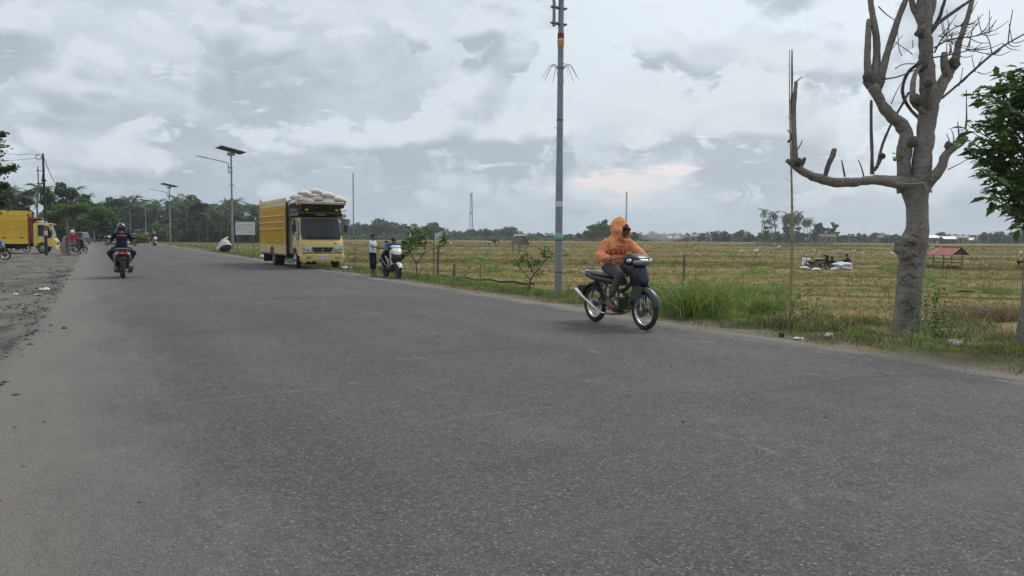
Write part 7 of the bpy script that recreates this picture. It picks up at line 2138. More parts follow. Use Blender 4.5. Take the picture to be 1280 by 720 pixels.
m = MB(); m.tube([(.02, -.06, 3.95), (-.16, -.1, 3.88), (-.22, -.12, 3.92)], .006, 5); m.tube([(-.05, -.08, 3.9), (-.2, -.1, 3.6), (-.42, -.15, 3.25)], .004, 5); m.obj('loose_wire', M_GALV, l0)

# utility poles with cables
M_POLE = mat('dark_iron_pole', (.030, .026, .026), .7, var=.3)
M_PMARK = mat('pole_paper', (.52, .50, .48), .8, var=.15); M_PRED = mat('pole_red_band', (.28, .06, .05), .7)
def upole(px, py, ytop, label, w, xarm=True):
    p = atf(px, py); d = p.dot(CF)
    H = CAMH + (hor(px) - ytop) / 960 * d - p.z
    t = thing('utility_pole', label, 'utility pole', p)
    m = MB(); m.tube([(0, 0, -.2), (0, 0, H * .35), (0, 0, H * .352), (0, 0, H * .7), (0, 0, H)], [w, w * .95, w * .8, w * .75, w * .6], 12); m.obj('shaft', M_POLE, t)
    m = MB(); m.lathe([(w * 1.02, -.45), (w * 1.06, -.45), (w * 1.06, .45), (w * 1.02, .45)], (0, 0, H * .27), 'Z', 12, cap=False); m.obj('notice_paper', M_PMARK, t)
    m = MB(); m.lathe([(w * 1.04, -.16), (w * 1.09, -.16), (w * 1.09, .16), (w * 1.04, .16)], (0, 0, H * .27), 'Z', 12, cap=False); m.obj('red_band', M_PRED, t)
    if xarm:
        m = MB(); m.tube([(-.30, 0, H - 2.0), (-.30, 0, H - .85)], .035, 6); m.box((-.17, 0, H - 1.9), (.5, .06, .05)); m.box((-.17, 0, H - 1.1), (.5, .06, .05)); m.box((0, 0, H - 1.7), (.26, .26, .12), .02)
        m.obj('cross_fittings', M_POLE, t)
        m = MB(); m.tube([(-.24 + .16 * math.cos(a), 0, H - .25 + .16 * math.sin(a)) for a in [q * .7 for q in range(9)]], .02, 5, closed=True); m.obj('cable_loop', M_POLE, t)
    return t, p + Vector((0, 0, H))
u1, a1 = upole(58, 319.5, 193, 'taller black utility pole with a red and white band, in front of the yellow cab', .095)
u2, a2 = upole(84.5, 312, 231, 'thinner utility pole beyond the banded one, beside the man in red', .085, False)
def cable(name, a, b, sag, label, r=.011):
    m = MB(); m.tube([a.lerp(b, q / 16) - Vector((0, 0, sag * 4 * (q / 16) * (1 - q / 16))) for q in range(17)], r, 4)
    return tag(m.obj(name, M_POLE), label, 'cable')
cable('overhead_cable', a1 - Vector((0, 0, .1)), a2 - Vector((0, 0, .1)), .9, 'sagging overhead cable between the two utility poles', .020)
far_l = atd(-420, 30); cable('overhead_cable', a1 - Vector((0, 0, .05)), Vector((far_l.x, far_l.y, 7.2)), .8, 'overhead cable rising from the banded pole to the left')
cable('overhead_cable', a1 - Vector((0, 0, .25)), atd(-300, 60, 6.1), .3, 'lower overhead cable running level from the banded pole to the left')
cable('overhead_cable', a1 - Vector((0, 0, 1.0)), a1 - Vector((.25, .1, 3.2)), -.25, 'slack cable loop hanging down the banded pole', .02)

# ---- bamboo pole
bb = onland(atd(989, 19.0)); topb = ray(989.5, 62); tt_ = 19.0 / topb.dot(CF); topw = Vector((topb.x * tt_, topb.y * tt_, CAMH + topb.z * tt_))
t = thing('bamboo_pole', 'tall thin bamboo pole planted in the verge between the motorcycle and the pruned tree', 'pole', bb)
m = MB(); v_ = topw - bb
pts = [v_ * q - Vector((0, 0, .25 * (q == 0))) + CR * (.05 * math.sin(q * 5)) for q in [i / 14 for i in range(15)]]
m.tube(pts, [.042 - .034 * (i / 14) for i in range(15)], 10); o = m.obj('culm', mat('dry_bamboo', (.30, .235, .13), .6, var=.25, vscale=5), t, 80)
for k in range(15):
    c_ = v_ * (.05 + k * .064)
    i_ = (.05 + k * .064) * 14; q0 = pts[min(14, int(i_))].lerp(pts[min(14, int(i_) + 1)], i_ % 1)
    m = MB(); r_ = .045 - .034 * (.05 + k * .064); m.lathe([(r_, -.012), (r_ * 1.16, 0), (r_, .012)], q0, 'Z', 10); m.obj('node', mat('bamboo_node', (.13, .095, .06), .7), o)
m = MB()
for k in range(7):
    z = .45 + k * .075; a = k * 2.1; c_ = v_ * z; m.tube([c_, c_ + Vector((math.cos(a) * .12, math.sin(a) * .12, .12))], [.006, .002], 4)
m.obj('twig_stubs', M_BARKD, t)

# ---- shrubs and saplings on the bank
M_SHRUB = mk_leaf('young_tree_leaf', [(.1, (.040, .080, .016)), (.5, (.085, .155, .030)), (.9, (.16, .24, .05))], .45, .25, 1.5)
def shrub(px, py, label, stems, clumps, d=None, lsz=.15, dens=1.0, asp=.38, cat='shrub', name='shrub'):
    p = atf(px, py) if d is None else onland(atd(px, d)); dd = p.dot(CF)
    t = thing(name, label, cat, p)
    def L(x, y, z=0.0):
        r_ = ray(x, y); k_ = (dd + z) / r_.dot(CF); return Vector((r_.x * k_, r_.y * k_, CAMH + r_.z * k_)) - p
    for st_ in stems:
        m = MB(); P_ = [L(*q[:3]) for q in st_]; P_[0] = P_[0] if st_[0][1] < py - 2 else Vector((P_[0].x, P_[0].y, -.05))
        m.tube(P_, [q[3] * dd / 2700 for q in st_], 7); m.obj('stem', M_BARKD, t)
    C = []
    for (x, y, z, rx_, ry_) in clumps:
        n = int(rx_ * ry_ * 1.1 * dens) + 8
        for _ in range(n):
            a = rnd.uniform(0, 6.28); q = rnd.random() ** .5
            C.append(list(L(x + math.cos(a) * q * rx_, y + math.sin(a) * q * ry_, z + rnd.gauss(0, rx_ * dd / 960 * .5))))
    o = leafcloud('foliage', np.array(C), lsz, asp, M_SHRUB, t, up=.5, droop=.15); o['kind'] = 'stuff'
    return t
shrub(521, 347, 'young leafy tree with thin forking stems beside the white scooter',
    [[(521, 347, 0, 3), (521, 336, 0, 2.6), (520, 328, 0, 2.4), (516, 322, 0, 2), (512, 312, 0, 1.6)], [(521, 329, 0, 2.4), (526, 322, 0, 2.2), (531, 314, .1, 2), (532, 302, .1, 1.6), (531, 290, .1, 1.2)], [(529, 318, 0, 1.6), (540, 312, .2, 1.5), (552, 307, .3, 1.4), (560, 302, .4, 1.1)],
     [(521, 347, 0, 1.6), (526, 338, -.2, 1.4), (534, 330, -.2, 1)], [(532, 302, 0, 1.4), (542, 306, 0, 1), (548, 312, 0, .8)], [(520, 328, 0, 1.4), (514, 318, -.3, 1.2), (508, 308, -.4, .9)], [(531, 300, 0, 1.2), (522, 294, 0, 1), (514, 290, 0, .8)]],
    [(512, 305, 0, 9, 9), (520, 296, .2, 11, 9), (530, 289, 0, 9, 6), (508, 316, -.2, 6, 5), (527, 303, .3, 8, 6), (540, 294, .3, 6, 4), (554, 303, .3, 4, 5), (556, 296, .3, 4, 3), (518, 286, 0, 6, 3)], lsz=.16, dens=1.15)
shrub(661, 364, 'bare-stemmed sapling with leaf tufts at its twig ends, beside the lamp pole',
    [[(661, 364, 0, 4), (663, 350, 0, 3.4), (668, 342, 0, 2.8), (677, 332, 0, 2.4), (683, 323, .1, 2)], [(663, 350, 0, 2), (656, 342, 0, 1.6), (650, 335, 0, 1.2), (648, 329, 0, 1)], [(667, 343, 0, 2), (664, 332, 0, 1.6), (658, 324, 0, 1.2)], [(672, 337, 0, 1.6), (670, 326, .1, 1.2)]],
    [(684, 318, 0, 6, 4), (679, 312, 0, 4, 2), (647, 329, 0, 5, 3), (656, 322, 0, 4, 4), (670, 326, 0, 7, 3), (672, 341, 0, 5, 2), (664, 332, 0, 5, 3)], lsz=.16, dens=1.3, asp=.25, cat='sapling', name='sapling')
shrub(576, 349, 'thin yellow-leaved seedling leaning on the bank', [[(577, 350, 0, 1.8), (582, 343, 0, 1.5), (587, 336, 0, 1.2), (590, 329, 0, .8)]], [(586, 333, 0, 4, 2)], lsz=.12, dens=1.2, cat='seedling', name='seedling')
shrub(462, 335, 'dark leafy weed rising behind the boy in the white shirt', [[(463, 335, .4, 1.6), (462, 322, .4, 1.4), (461, 310, .4, 1)]], [(459, 306, .4, 4, 3), (457, 314, .4, 4, 2), (468, 304, .4, 6, 4), (470, 312, .4, 5, 4)], lsz=.16, dens=.9, cat='weed', name='weed')
# tall weeds round the pruned tree and the bamboo
def weed(px, py, d, ytop, w, label, n=70, lsz=.07):
    p = onland(atd(px, d)); z1 = CAMH + (hor(px) - ytop) / 960 * d - p.z
    t = thing('weed', label, 'weed', p); C = []
    for k in range(max(3, int(w / 6))):
        dx_ = rnd.uniform(-w / 2, w / 2) * d / 960; h_ = z1 * rnd.uniform(.5, 1.0); b = CR * dx_ + CF * rnd.uniform(-.2, .2)
        m = MB(); e = b * 1.3 + Vector((0, 0, h_)); m.tube([b * .5 + Vector((0, 0, -.03)), b + Vector((0, 0, h_ * .5)), e], [.007, .005, .002], 5); m.obj('stem', M_SHRUB, t)
        for _ in range(int(n / max(3, int(w / 6)))):
            u = rnd.uniform(.15, 1.05); c_ = (b * (.5 + .8 * u)) + Vector((0, 0, h_ * u)); C.append([c_.x + rnd.gauss(0, .05), c_.y + rnd.gauss(0, .05), c_.z])
    o = leafcloud('foliage', np.array(C), lsz, .55, M_SHRUB, t, up=.6); o['kind'] = 'stuff'
weed(1180, 0, 14.0, 348, 26, 'tallest weed, standing on the field side of the pruned tree', 200, .075)
weed(1155, 0, 14.2, 366, 20, 'dense low weeds hugging the foot of the pruned tree', 170, .07)
weed(1165, 0, 13.4, 385, 34, 'broad bushy weeds in front of the pruned tree, toward the straw heap', 260, .075)
weed(1008, 0, 18.2, 352, 34, 'leafy weeds beside the bamboo pole on its tree side', 220, .085)
weed(978, 0, 18.6, 360, 16, 'small leafy weed at the foot of the bamboo pole, toward the tall grass', 90, .08)
weed(715, 0, 18.4, 358, 12, 'low dark weed at the foot of the nearest lamp pole', 90, .07)
weed(1200, 0, 13.0, 402, 22, 'short weeds between the tree weeds and the roadside stone', 120, .06)
# ---- fence posts and white flag behind the bank
M_POST = mat('grey_post_wood', (.16, .14, .115), .9, var=.3)
for px, d, ytop, lb, w in ((443, 30, 308, 'thin dark fence post near the truck, behind the litter', .024), (547, 26.5, 306, 'tall grey fence post under the white flag', .045), (567, 26, 330, 'short fence post beyond the one with the flag', .06), (854, 17.5, 318, 'thin leaning stake in the tall grass behind the motorcycle', .03), (600, 40, 330, 'thin post at the edge of the first paddy', .04)):
    p = onland(atd(px, d)); z1 = CAMH + (hor(px) - ytop) / 960 * d - p.z
    m = MB(); m.tube([(0, 0, -.2), (.01, 0, z1 * .5), (.03, .0, z1)], [w, w * .95, w * .8], 8, jit=.1); o = m.obj('fence_post', M_POST); o.location = p; tag(o, lb, 'post')
m = MB()
for z0 in (1.0, .62):
    a = onland(atd(443, 30), z0 + .3); b = onland(atd(552, 26.5), z0 + .45); m.tube([a.lerp(b, q / 10) - Vector((0, 0, .2 * (q / 10) * (1 - q / 10))) for q in range(11)], .006, 4)
tag(m.obj('fence_wire', M_POLE), 'two slack fence wires strung from the thin post behind the boy to the flag post', 'wire')
p = onland(atd(542, 27)); t = thing('flag', 'small white rag flag on a thin stick above the young tree', 'flag', p)
z1 = CAMH + (hor(542) - 289) / 960 * 27 - p.z
m = MB(); m.tube([(0, 0, 0), (0, 0, z1)], .012, 6); m.obj('stick', M_POLE, t)
m = MB(); rows = []
for j in range(5):
    rows.append([CR * (.02 + .07 * i) + CF * (.05 * math.sin(i * 1.5 + j)) + Vector((0, 0, z1 - .02 - .06 * j - .03 * math.sin(i * 1.1) - (.10 if j > 2 and i > 2 else 0))) for i in range(5)])
m.loft(rows, closed_ring=False); m.obj('rag', mat('white_rag', (.62, .66, .64), .8, var=.1), t, 80)
# dark tube added for the line of dark water and shade along the ditch
m = MB(); a = onland(atd(548, 31)); b = onland(atd(668, 29.5)); m.tube([a.lerp(b, q / 20) + Vector((0, 0, .34 + .03 * math.sin(q * 1.3))) for q in range(21)], .045, 6)
tag(m.obj('ditch_dark_line', mat('ditch_line_dark', (.035, .035, .033), .6, var=.3)), 'long dark pipe added for the ditch line at the near edge of the paddy', 'streak')

# ---- signboard, sheeted bundle
p = onland(atd(307, 74)); t = thing('signboard', 'white signboard on posts between the solar lamp and the truck', 'signboard', p)
M_BOARD = mat('sign_white', (.62, .64, .66), .6, var=.10, vscale=1.5, dirt=.45, dirtcol=(.30, .31, .32))
m = MB(); rt = Matrix.Rotation(-YAW, 3, 'Z')
def zat(px, py, d): return CAMH + (hor(px) - py) / 960 * d
zb_, zt_ = zat(307, 293.5, 74) - p.z, zat(307, 277.5, 74) - p.z
m.box((0, 0, (zb_ + zt_) / 2), (1.85, .06, zt_ - zb_), .01, rt); bd_ = m.obj('board', M_BOARD, t)
m = MB()
for k, (xx, zz, w_, h_) in enumerate(((0, .32, 1.3, .10), (-.2, .12, 1.0, .05), (-.15, -.02, 1.1, .05), (-.3, -.16, .8, .05), (.45, -.35, .7, .16))):
    m.box(rt @ Vector((xx, -.034, 0)) + Vector((0, 0, (zb_ + zt_) / 2 + zz)), (w_, .006, h_), 0, rt)
m.obj('faded_print', mat('faded_print_grey', (.46, .48, .50), .7, var=.2, vscale=9), bd_)
for s in (-.75, .75):
    m = MB(); q = rt @ Vector((s, .05, 0)); m.tube([q + Vector((0, 0, -.2)), q + Vector((0, 0, zt_))], .04, 8); m.obj('post', M_POST, t)
p = onland(atd(281, 62)); t = thing('sheeted_bundle', 'dark round bundle under a torn white sheet at the foot of the solar lamp', 'bundle', p)
m = MB(); m.sph((0, 0, .40), (.52, .42, .42), 18, 12); o = m.obj('bundle', M_TBLK, t, 80); bumpy(o.data, .05, 4, 3)
m = MB(); rings = []
for k in range(5):
    f = k / 4
    rings.append([Vector((.62 * math.cos(a) * (.35 + .65 * f), .50 * math.sin(a) * (.35 + .65 * f), .98 - .30 * f * f - .25 * f * (1 + .8 * math.sin(a * 2 + 1.1)))) for a in [2 * PI * q / 20 for q in range(20)]])
m.loft(rings, cap=False); m.tube([(-.1, 0, .9), (.3, .1, 1.25)], [.15, .03], 8); o = m.obj('sheet', mat('torn_sheet', (.50, .50, .48), .85, var=.2, vscale=6), t, 80); bumpy(o.data, .10, 4, 1)

# ---- litter
M_LIT = mat('white_plastic', (.62, .62, .60), .5, var=.12, vscale=12, dirt=.3)
def litter(px, py, sz, label, mtl=M_LIT, flat=.6, seed=1, cat='litter', name='plastic_bag'):
    p = atf(px, py); m = MB(); m.sph((0, 0, sz * flat * .8), (sz, sz * .75, sz * flat), 16, 10); o = m.obj(name, mtl, None, 60); bumpy(o.data, sz * .55, 2.2 / sz, seed); o.location = p
    o.rotation_euler = (0, 0, seed); return tag(o, label, cat)
litter(1036, 422, .055, 'crumpled white plastic bag on the verge, nearest the road', seed=3)
litter(1193, 433, .085, 'pale grey stone-like lump on the verge in front of the weeds', mat('grey_lump', (.36, .35, .33), .8, var=.25), .5, 5, 'stone', 'stone')
litter(997, 424, .07, 'flat pale scrap lying on the verge short of the crumpled bag', flat=.2, seed=6)
litter(977, 421, .05, 'dark brown clod by the edge of the road', mat('brown_clod', (.07, .055, .045), .9, var=.3), .7, 7, 'clod', 'clod')
litter(977, 400, .16, 'flat grey-white scrap in the grass near the bamboo pole', mat('grey_scrap', (.40, .39, .36), .8), .15, 8)
litter(431, 336.5, .16, 'white and teal scrap of litter beside the truck bumper', flat=.4, seed=2)
litter(437, 336.8, .14, 'teal plastic scrap next to the white one beside the truck', mat('teal_plastic', (.10, .30, .32), .5), .4, 4)
litter(328, 322.5, .16, 'small white litter on the grass behind the truck', flat=.6, seed=9)
litter(55, 362.5, .12, 'flat white scrap lying on the broken edge of the yard', flat=.18, seed=10)
litter(20, 368, .07, 'tiny pale scrap in the dirt yard', flat=.2, seed=11)
litter(48, 369, .08, 'small pale scrap near the broken edge of the asphalt', flat=.2, seed=12)
litter(66, 353, .05, 'small grey clod on the ragged road edge at the left', mat('grey_clod', (.12, .11, .10), .9), .6, 13, 'clod', 'clod')
ps = atf(1290, 440); o = bpy.data.objects.new('white_sack', sack_mesh(21, .42, .28, .22, M_SACKW)); link(o); o.location = ps + Vector((0, 0, .12)); o.rotation_euler = (.2, -.45, -.4); tag(o, 'plump white sack lying on the verge at the right edge', 'sack')

# ================================================================ the field
# red-roofed hut
def hut(px, d, label, roofm, w=2.5, dp=2.0, H=1.55, eave=.95, rz=0.0, thatch=False, fl=.45):
    p = onland(atd(px, d)); t = thing('field_hut', label, 'hut', p, rz)
    for sx in (-1, 1):
        for sy in (-1, 1):
            m = MB(); m.tube([(sx * w * .36, sy * dp * .36, -.2), (sx * w * .36, sy * dp * .36, eave + .1)], .04, 6); m.obj('post', M_POST, t)
    for k in range(6):
        m = MB(); m.box((0, -dp * .36 + k * dp * .144, fl), (w * .76, dp * .135, .04), .005); m.obj('floor_board', M_WOOD, t)
    for s in (-1, 1):
        m = MB(); m.tube([(s * w * .36, -dp * .38, fl - .04), (s * w * .36, dp * .38, fl - .04)], .03, 6); m.obj('floor_beam', M_POST, t)
        m = MB(); m.tube([(-w * .38, s * dp * .36, fl + .22), (w * .38, s * dp * .36, fl + .22)], .025, 6); m.obj('rail', M_POST, t)
    for s in (-1, 1):
        m = MB(); n_ = 14
        rows = []
        for j in range(3):
            f = j / 2; rows.append([(-w / 2 + w * i / (n_ * 2), s * dp * .62 * f, H - (H - eave) * f + (.005 if i % 2 else -.005)) for i in range(n_ * 2 + 1)])
        rows2 = [[(x, y, z - .02) for x, y, z in r] for r in rows]
        m.loft(rows, closed_ring=False); m.loft([r[::-1] for r in rows2], closed_ring=False)
        o = m.obj('roof_sheet', roofm, t, 20)
        if thatch: bumpy(o.data, .07, 9, 3)
    for s in (-1, 1):
        m = MB(); m.prism([(-dp * .50, eave + .07), (dp * .50, eave + .07), (0, H - .05)], s * w * .44, s * w * .455, 'YZ'); m.obj('gable_board', M_TBLK if not thatch else M_WOOD, t)
    m = MB(); m.tube([(-w / 2, 0, H + .02), (w / 2, 0, H + .02)], .03, 6); m.obj('ridge', roofm, t)
    return t
M_REDROOF = mat('red_sheet_roof', (.30, .070, .050), .6, var=.15, vscale=2, dirt=.2)
M_THATCH = mat('grey_thatch', (.125, .115, .10), .95, var=.35, vscale=6, bmp=1, bscale=22, bdist=.04)
t = hut(1184, 57, 'small open hut with a red sheet roof standing in the rice field', M_REDROOF, 2.0, 1.7, 1.55, 1.0, -YAW - 1.10)
m = MB(); m.tube([(-.5, -.05, 1.58), (-.5, -1.06, 1.02)], .018, 5); m.obj('roof_lath', M_LIT, t)
hut(649, 92, 'small grey thatched hut on stilts in the rice field', M_THATCH, 1.75, 1.5, 2.25, 1.25, -YAW - .95, True, .6)
# low shed roofs and houses at the tree line
def house(px, d, w, h, roofm, wallm, label, rz=0.0, rh=1.3, name='house'):
    p = onland(atd(px, d)); t = thing(name, label, 'house', p, -YAW + rz)
    dp = w * .65
    m = MB(); m.box((0, 0, h / 2), (w, dp, h)); wl_ = m.obj('wall', wallm, t)
    for s in (-1, 1):
        m = MB(); m.prism([(-w / 2 - .4, 0), (w / 2 + .4, 0), (w / 2 + .4, .12), (-w / 2 - .4, .12)], 0, dp * .62 / math.cos(math.atan2(rh, dp / 2 + .4)), 'XZ')
        ang = math.atan2(rh, dp / 2 + .4)
        M_ = Matrix.Translation((0, 0, h + rh)) @ Matrix.Rotation(0 if s > 0 else PI, 4, 'Z') @ Matrix.Rotation(-ang, 4, 'X')
        m.v = [tuple(M_ @ Vector(v)) for v in m.v]; m.obj('roof', roofm, t, 20)
    for s in (-1, 1):
        m = MB(); m.prism([(-dp / 2, h), (dp / 2, h), (0, h + rh - .05)], s * w * .49, s * w * .5, 'YZ'); m.obj('gable', wallm, t)
    for k in range(3):
        m = MB(); m.box((-w * .32 + k * w * .32, -dp / 2 - .03, h * .5), (w * .13, .08, h * (.75 if k == 1 else .4))); m.obj('door' if k == 1 else 'window', M_TBLK, t)
    return t
M_TIN = mat('pale_tin_roof', (.40, .43, .45), .5, .2, var=.15, vscale=.6, dirt=.3); M_TIND = mat('rusty_tin_roof', (.20, .15, .14), .7, var=.3, vscale=.6); M_DARKR = mat('dark_roof', (.05, .045, .045), .7, var=.2)
M_WALLP = mat('pale_wall', (.42, .40, .40), .8, var=.1, vscale=.5); M_WALLB = mat('brown_wall', (.20, .15, .13), .8, var=.2, vscale=.5)
for a in ((855, 440, 9, 2.4, M_DARKR, M_WALLP, 'long low house with a dark roof at the far tree line, nearest the smoke'), (871, 430, 9, 3.0, M_TIND, M_WALLP, 'house with a rust-red roof between the dark-roofed houses at the tree line'), (896, 430, 10, 3.2, M_DARKR, M_WALLP, 'pale house under a flat dark roof at the far tree line'),
          (842, 425, 7, 1.8, M_TIN, M_WALLB, 'small tin-roofed shed beside the smoke at the tree line'), (648, 470, 6, 2.2, M_TIN, M_WALLB, 'tiny white-roofed house behind the thatched hut'), (664, 480, 8, 2.4, M_TIND, M_WALLP, 'low brown house at the tree line between the thatched hut and the lamp pole'),
          (788, 430, 9, 2.6, M_TIN, M_WALLP, 'white-roofed house in front of the trees, just beyond the rider’s head'), (1163, 400, 9, 3.0, M_TIN, M_WALLB, 'tin-roofed house at the tree line beside the pruned trunk'), (1183, 390, 6, 2.4, M_TIN, M_TBLK, 'small bright-roofed house above the red hut'),
          (1196, 400, 8, 3.0, M_TIND, M_WALLB, 'brown-roofed house next to the small bright-roofed one'), (1210, 400, 5, 1.8, M_TIN, M_WALLB, 'low pale shed beyond the red hut'), (1032, 400, 8, 3.2, M_THATCH, M_WALLB, 'thatched barn beside the tall palm clump'), (1104, 410, 8, 2.8, M_DARKR, M_WALLB, 'dark low house left of the pruned trunk at the tree line')):
    house(*a)
# palisade of stakes in the field
p0, p1_ = atd(945, 225), atd(1040, 225)
t = thing('palisade', 'long low palisade of grey stakes in the far field before the palm clump', 'fence', onland(p0))
for k in range(120):
    q = p0.lerp(p1_, k / 119) - p0; m = None
    if k == 0: mm = MB(); mm.box((0, 0, .7), (.10, .08, 1.4), 0); me_s = mm.mesh('stake', M_POST, 0)
    o = bpy.data.objects.new('stake', me_s); link(o, t); o.location = (q.x + rnd.uniform(-.05, .05), q.y + rnd.uniform(-.4, .4), 0); o.scale = (1, 1, rnd.uniform(.7, 1.1)); o.rotation_euler = (rnd.uniform(-.08, .08), rnd.uniform(-.08, .08), rnd.random())
for z in (.35, .95): m = MB(); m.tube([Vector((0, 0, z)), (p1_ - p0) + Vector((0, 0, z))], .05, 5); m.obj('rail', M_POST, t)
# harvesters, bikes, heap of sacks
def fz_(px, d): return onland(atd(px, d))
underbone('motorcycle', 'white motorcycle parked in the field, farther from the workers', 'motorcycle', fz_(1009, 54), lat + PI + .9, cowl=M_WHT, fend=M_WHT, lean=.12, detail=False, seatm=M_LIT)
underbone('motorcycle', 'dark motorcycle parked in the field between the white one and the seated workers', 'motorcycle', fz_(1026, 54.5), lat + .5, cowl=M_BLKG, fend=M_BLKP, lean=.12, detail=False)
J_SQ = K(pelvis=(-.10, 0, .30), chest=(.02, 0, .56), neck=(.08, 0, .73), head=(.12, 0, .85), face=(1, 0, -.2), sh=[(.05, -.18, .66), (.05, .18, .66)], el=[(.22, -.24, .48), (.22, .24, .48)], wr=[(.42, -.16, .50), (.42, .16, .50)],
    hip=[(-.08, -.1, .30), (-.08, .1, .30)], kn=[(.28, -.20, .50), (.28, .20, .50)], an=[(.16, -.16, .09), (.16, .16, .09)], toe=[(.31, -.18, .03), (.31, .18, .03)], **HND)
person('worker in black squatting in the field beside the heap of white sacks', fz_(1041.5, 54.5), lat + 2.2, J_SQ, M_BLKT, M_GREYT, sleeve=.9, leg=.9, vox=.02, eyes=False, s=1.1)
person('worker in slate-grey bending behind the far end of the heap of white sacks', fz_(1060, 55.5) + Vector((0, 0, .1)), lat + 2.8, J_SQ, cloth('slate_shirt', (.05, .055, .08)), M_BLKT, sleeve=.9, leg=.9, vox=.02, eyes=False, s=1.1)
FG = 'white sacks heaped in the rice field'
for k, (px, dz, lb) in enumerate(((1044, .16, 'lowest white sack at the workers’ end of the field heap'), (1050, .15, 'low white sack in the middle of the field heap'), (1056, .16, 'low white sack under the far end of the field heap'), (1062, .17, 'white sack slumped upright at the far end of the field heap'), (1047, .40, 'upper white sack of the field heap, nearest the squatting worker'), (1053, .42, 'upper white sack in the middle of the field heap'), (1059, .43, 'upper white sack at the far end of the field heap'))):
    sack(fz_(px, 53 + (k % 2) * .3) + Vector((0, 0, dz)), lat + rnd.uniform(-.5, .5), lb, FG, (0, rnd.uniform(-.2, .2) + (.9 if k == 3 else 0)), .85, SACKW)
sack(fz_(1006, 52) + Vector((0, 0, .18)), lat, 'white sack standing in front of the white field motorcycle', FG, (0, .1), .75, SACKW)
sack(fz_(1020, 52.5) + Vector((0, 0, .10)), lat, 'flat white sack in front of the dark field motorcycle', FG, (0, 0), .72, SACKW)
m = MB(); a = fz_(1068, 52) + Vector((0, 0, .35)); b = fz_(1073, 51.4) + Vector((0, 0, .02)); m.tube([a, b], .025, 6); tag(m.obj('stick', M_POST), 'thin stick propped beyond the heap of white sacks', 'stick')
# egrets
M_EGR = mat('white_feathers', (.72, .72, .70), .7, var=.05)
def egret(px, py, label, s=1.0, cloth_=False):
    z = FZ; d = (CAMH - z) * 960 / max(2.5, py - hor(px)); p = onland(atd(px, d)); t = thing('egret', label, 'egret', p, rnd.uniform(0, 6.28), 'white egrets in the rice field')
    t.scale = (s, s, s)
    m = MB(); m.tube([(-.26, 0, .28), (-.16, 0, .32), (0, 0, .36), (.12, 0, .40), (.17, 0, .47), (.15, 0, .56), (.18, 0, .62), (.21, 0, .64)], [.015, .06, .095, .075, .035, .022, .022, .026], 10); m.sph((.215, 0, .645), (.04, .025, .027), 10, 6)
    m.obj('body', M_EGR, t, 80)
    m = MB(); m.tube([(.24, 0, .645), (.34, 0, .63)], [.012, .002], 6); m.obj('bill', M_ORL, t)
    for y in (-.03, .03): m = MB(); m.tube([(0, y, .30), (.01, y, .15), (-.01, y, -.02)], .008, 5); m.obj('leg', M_TBLK, t)
EG = [(1115, 321, 'egret just left of the pruned trunk', 1.3), (1164, 312.5, 'egret poised beside the red roof, nearer the pruned trunk', 1.5), (1170, 305.5, 'egret above the ridge of the red roof', 2.0), (1209, 331, 'egret crouching in the field beyond the red hut', .75), (1275, 319, 'egret at the right edge of the field', 1.3),
      (945, 318, 'pale bluish egret left of the bamboo pole', 1.6), (926, 317, 'egret left of the pale bluish one', 1.1), (973, 311.5, 'egret just left of the bamboo pole, high in the field', 1.6), (896, 314, 'small egret between the houses and the bamboo pole', 1.0), (1017, 316, 'egret above the white field motorcycle', 1.1), (1024, 318, 'lower egret above the dark field motorcycle', .9),
      (1049, 317, 'egret above the upper sacks of the field heap', 1.2), (1067, 316.5, 'egret to the far side of the squatting workers', 1.1), (1078, 318, 'faint egret beyond the field heap', .9), (563, 307, 'egret beyond the white flag', 1.8), (669, 305, 'distant egret between the thatched hut and the lamp pole', 1.5), (801, 304, 'distant egret just ahead of the rider’s face', 1.4), (806, 309, 'egret ahead of the rider’s hands', 1.2), (1234, 317.5, 'faint pale egret between the red hut and the right edge', .9)]
for a in EG: egret(*a)
# grazing cow, goat-like dark animal in the far field
def cow(px, d, rz, label, mtl, s=1.0):
    t = thing('cow', label, 'cow', fz_(px, d), rz); t.scale = (s, s, s)
    m = MB()
    m.cap([(-.62, 0, 1.05), (-.3, 0, 1.02), (.2, 0, 1.0), (.55, 0, 1.08)], [.26, .32, .34, .27], 14); m.cap([(.55, 0, 1.15), (.85, 0, 1.10), (1.0, 0, .85)], [.20, .15, .12], 12); m.cap([(1.0, 0, .90), (1.12, 0, .62)], [.12, .07], 10)
    for x, k in ((-.62, -1), (.48, 1)):
        for y in (-.18, .18):
            if k < 0: m.cap([(x, y, .95), (x + .10, y, .62), (x - .06, y, .42), (x - .03, y, .08)], [.15, .085, .055, .05], 10)
            else: m.cap([(x, y, .9), (x + .02, y, .48), (x, y, .08)], [.11, .06, .05], 10)
    for y in (-1, 1): m.cap([(1.0, y * .10, .97), (.98, y * .22, .99)], [.03, .025], 6)
    m.cap([(-.88, 0, 1.15), (-.95, 0, .8), (-.93, 0, .45)], [.03, .02, .03], 6)
    fuse('body', m, mtl, t, .035, 3)
cow(615.5, 175, lat + .3, 'brown and white cow grazing far out in the field', mat('brown_white_hide', (.075, .050, .032), .8, var=.5, vscale=1.2), 1.35)
cow(611.5, 172, lat + 2.8, 'pale calf beside the brown cow far out in the field', M_WALLP, .9)
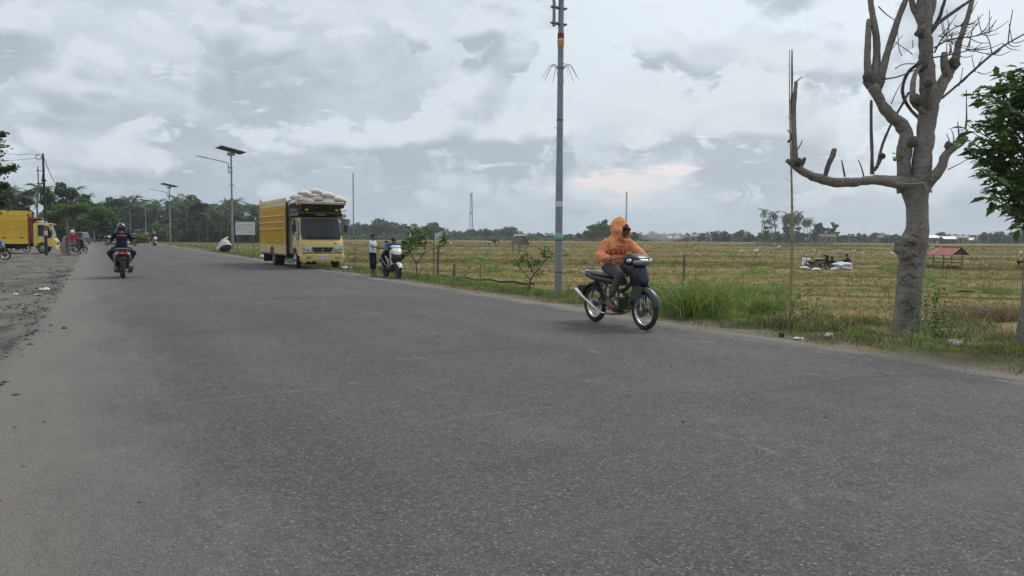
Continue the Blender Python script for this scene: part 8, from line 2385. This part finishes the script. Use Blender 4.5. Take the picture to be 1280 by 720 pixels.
# rag on a stick at the right edge
p = fz_(1279, 24); t = thing('scarecrow_rag', 'dark rag hung on a stick in the field at the right edge', 'rag', p)
z_ = zat(1278, 326, 24) - p.z
m = MB(); m.tube([(0, 0, 0), (0, 0, z_ + .1)], .015, 6); m.obj('stick', M_POST, t)
m = MB(); m.loft([[Vector((0, 0, z_)) - CR * .02 * 0, Vector((0, 0, z_)) - CR * .12, Vector((0, 0, z_ + .02)) - CR * .2 + CF * .03], [Vector((0, 0, z_ - .07)), Vector((0, 0, z_ - .05)) - CR * .11, Vector((0, 0, z_ - .20)) - CR * .14]], closed_ring=False); o = m.obj('rag', M_BLKT, t, 0)
# ---- masts
M_MAST = mat('mast_steel', (.22, .22, .24), .6, .3, var=.1)
def mast(px, d, ytop, w0, w1, label, n=14, r=.10):
    p = onland(atd(px, d)); H = zat(px, ytop, d) - p.z; t = thing('lattice_mast', label, 'mast', p, .4)
    C = [(math.cos(a), math.sin(a)) for a in (0, 2.094, 4.189)]
    for c, s in C:
        m = MB(); m.tube([(c * w0, s * w0, -.2), (c * w1, s * w1, H)], r, 5); m.obj('leg', M_MAST, t)
    m = MB()
    for k in range(n):
        a, b = k / n, (k + 1) / n; wa = w0 + (w1 - w0) * a; wb = w0 + (w1 - w0) * b
        for i in range(3):
            c0, s0 = C[i]; c1, s1 = C[(i + 1) % 3]
            m.tube([(c0 * wa, s0 * wa, H * a), (c1 * wb, s1 * wb, H * b)], r * .55, 4); m.tube([(c0 * wb, s0 * wb, H * b), (c1 * wb, s1 * wb, H * b)], r * .5, 4)
    m.obj('bracing', M_MAST, t)
    return t, H
mast(442, 470, 217, .30, .25, 'very tall hair-thin mast rising behind the truck', 30, .13)
t, H = mast(589, 620, 243, 2.2, .7, 'three-legged lattice mast beyond the far trees left of the lamp pole', 12, .17)
m = MB()
for z in (.97, .90, .55): m.tube([(.6, 0, H * z), (.6, 0, H * z + 2.2)], .35, 6); m.tube([(-.6, .4, H * z), (-.6, .4, H * z + 2.2)], .35, 6)
m.obj('antenna_panels', M_MAST, t)
mast(782, 520, 240, .55, .45, 'slim pale lattice mast rising beside the orange hood', 26, .16)
# smoke drifting over the far houses
p = fz_(829, 400); m = MB(); m.sph((0, 0, 3.5), (13, 7, 3.6), 20, 12, (0, 0, -YAW)); o = m.obj('smoke', None, None, 80) if False else None
ms = bpy.data.materials.new('thin_smoke'); ms.use_nodes = True; nn_ = ms.node_tree.nodes; nn_.clear(); oo = nn_.new('ShaderNodeOutputMaterial'); pv = nn_.new('ShaderNodeVolumePrincipled'); pv.inputs['Color'].default_value = (.85, .87, .90, 1); pv.inputs['Density'].default_value = .045
ms.node_tree.links.new(pv.outputs[0], oo.inputs['Volume'])
o = m.obj('smoke', ms, None, 80); o.location = p; bumpy(o.data, 1.6, .25, 3); tag(o, 'thin white smoke drifting low before the far houses', 'smoke', kind='stuff')
# ---- air
mh = bpy.data.materials.new('humid_air'); mh.use_nodes = True; nn_ = mh.node_tree.nodes; nn_.clear(); oo = nn_.new('ShaderNodeOutputMaterial'); pv = nn_.new('ShaderNodeVolumePrincipled')
pv.inputs['Color'].default_value = (.80, .88, 1.0, 1); pv.inputs['Density'].default_value = .00027; pv.inputs['Anisotropy'].default_value = .2
mh.node_tree.links.new(pv.outputs[0], oo.inputs['Volume'])
m = MB(); m.box((0, 0, 21), (6400, 6400, 46)); o = m.obj('haze', mh, None, 0); tag(o, kind='stuff')
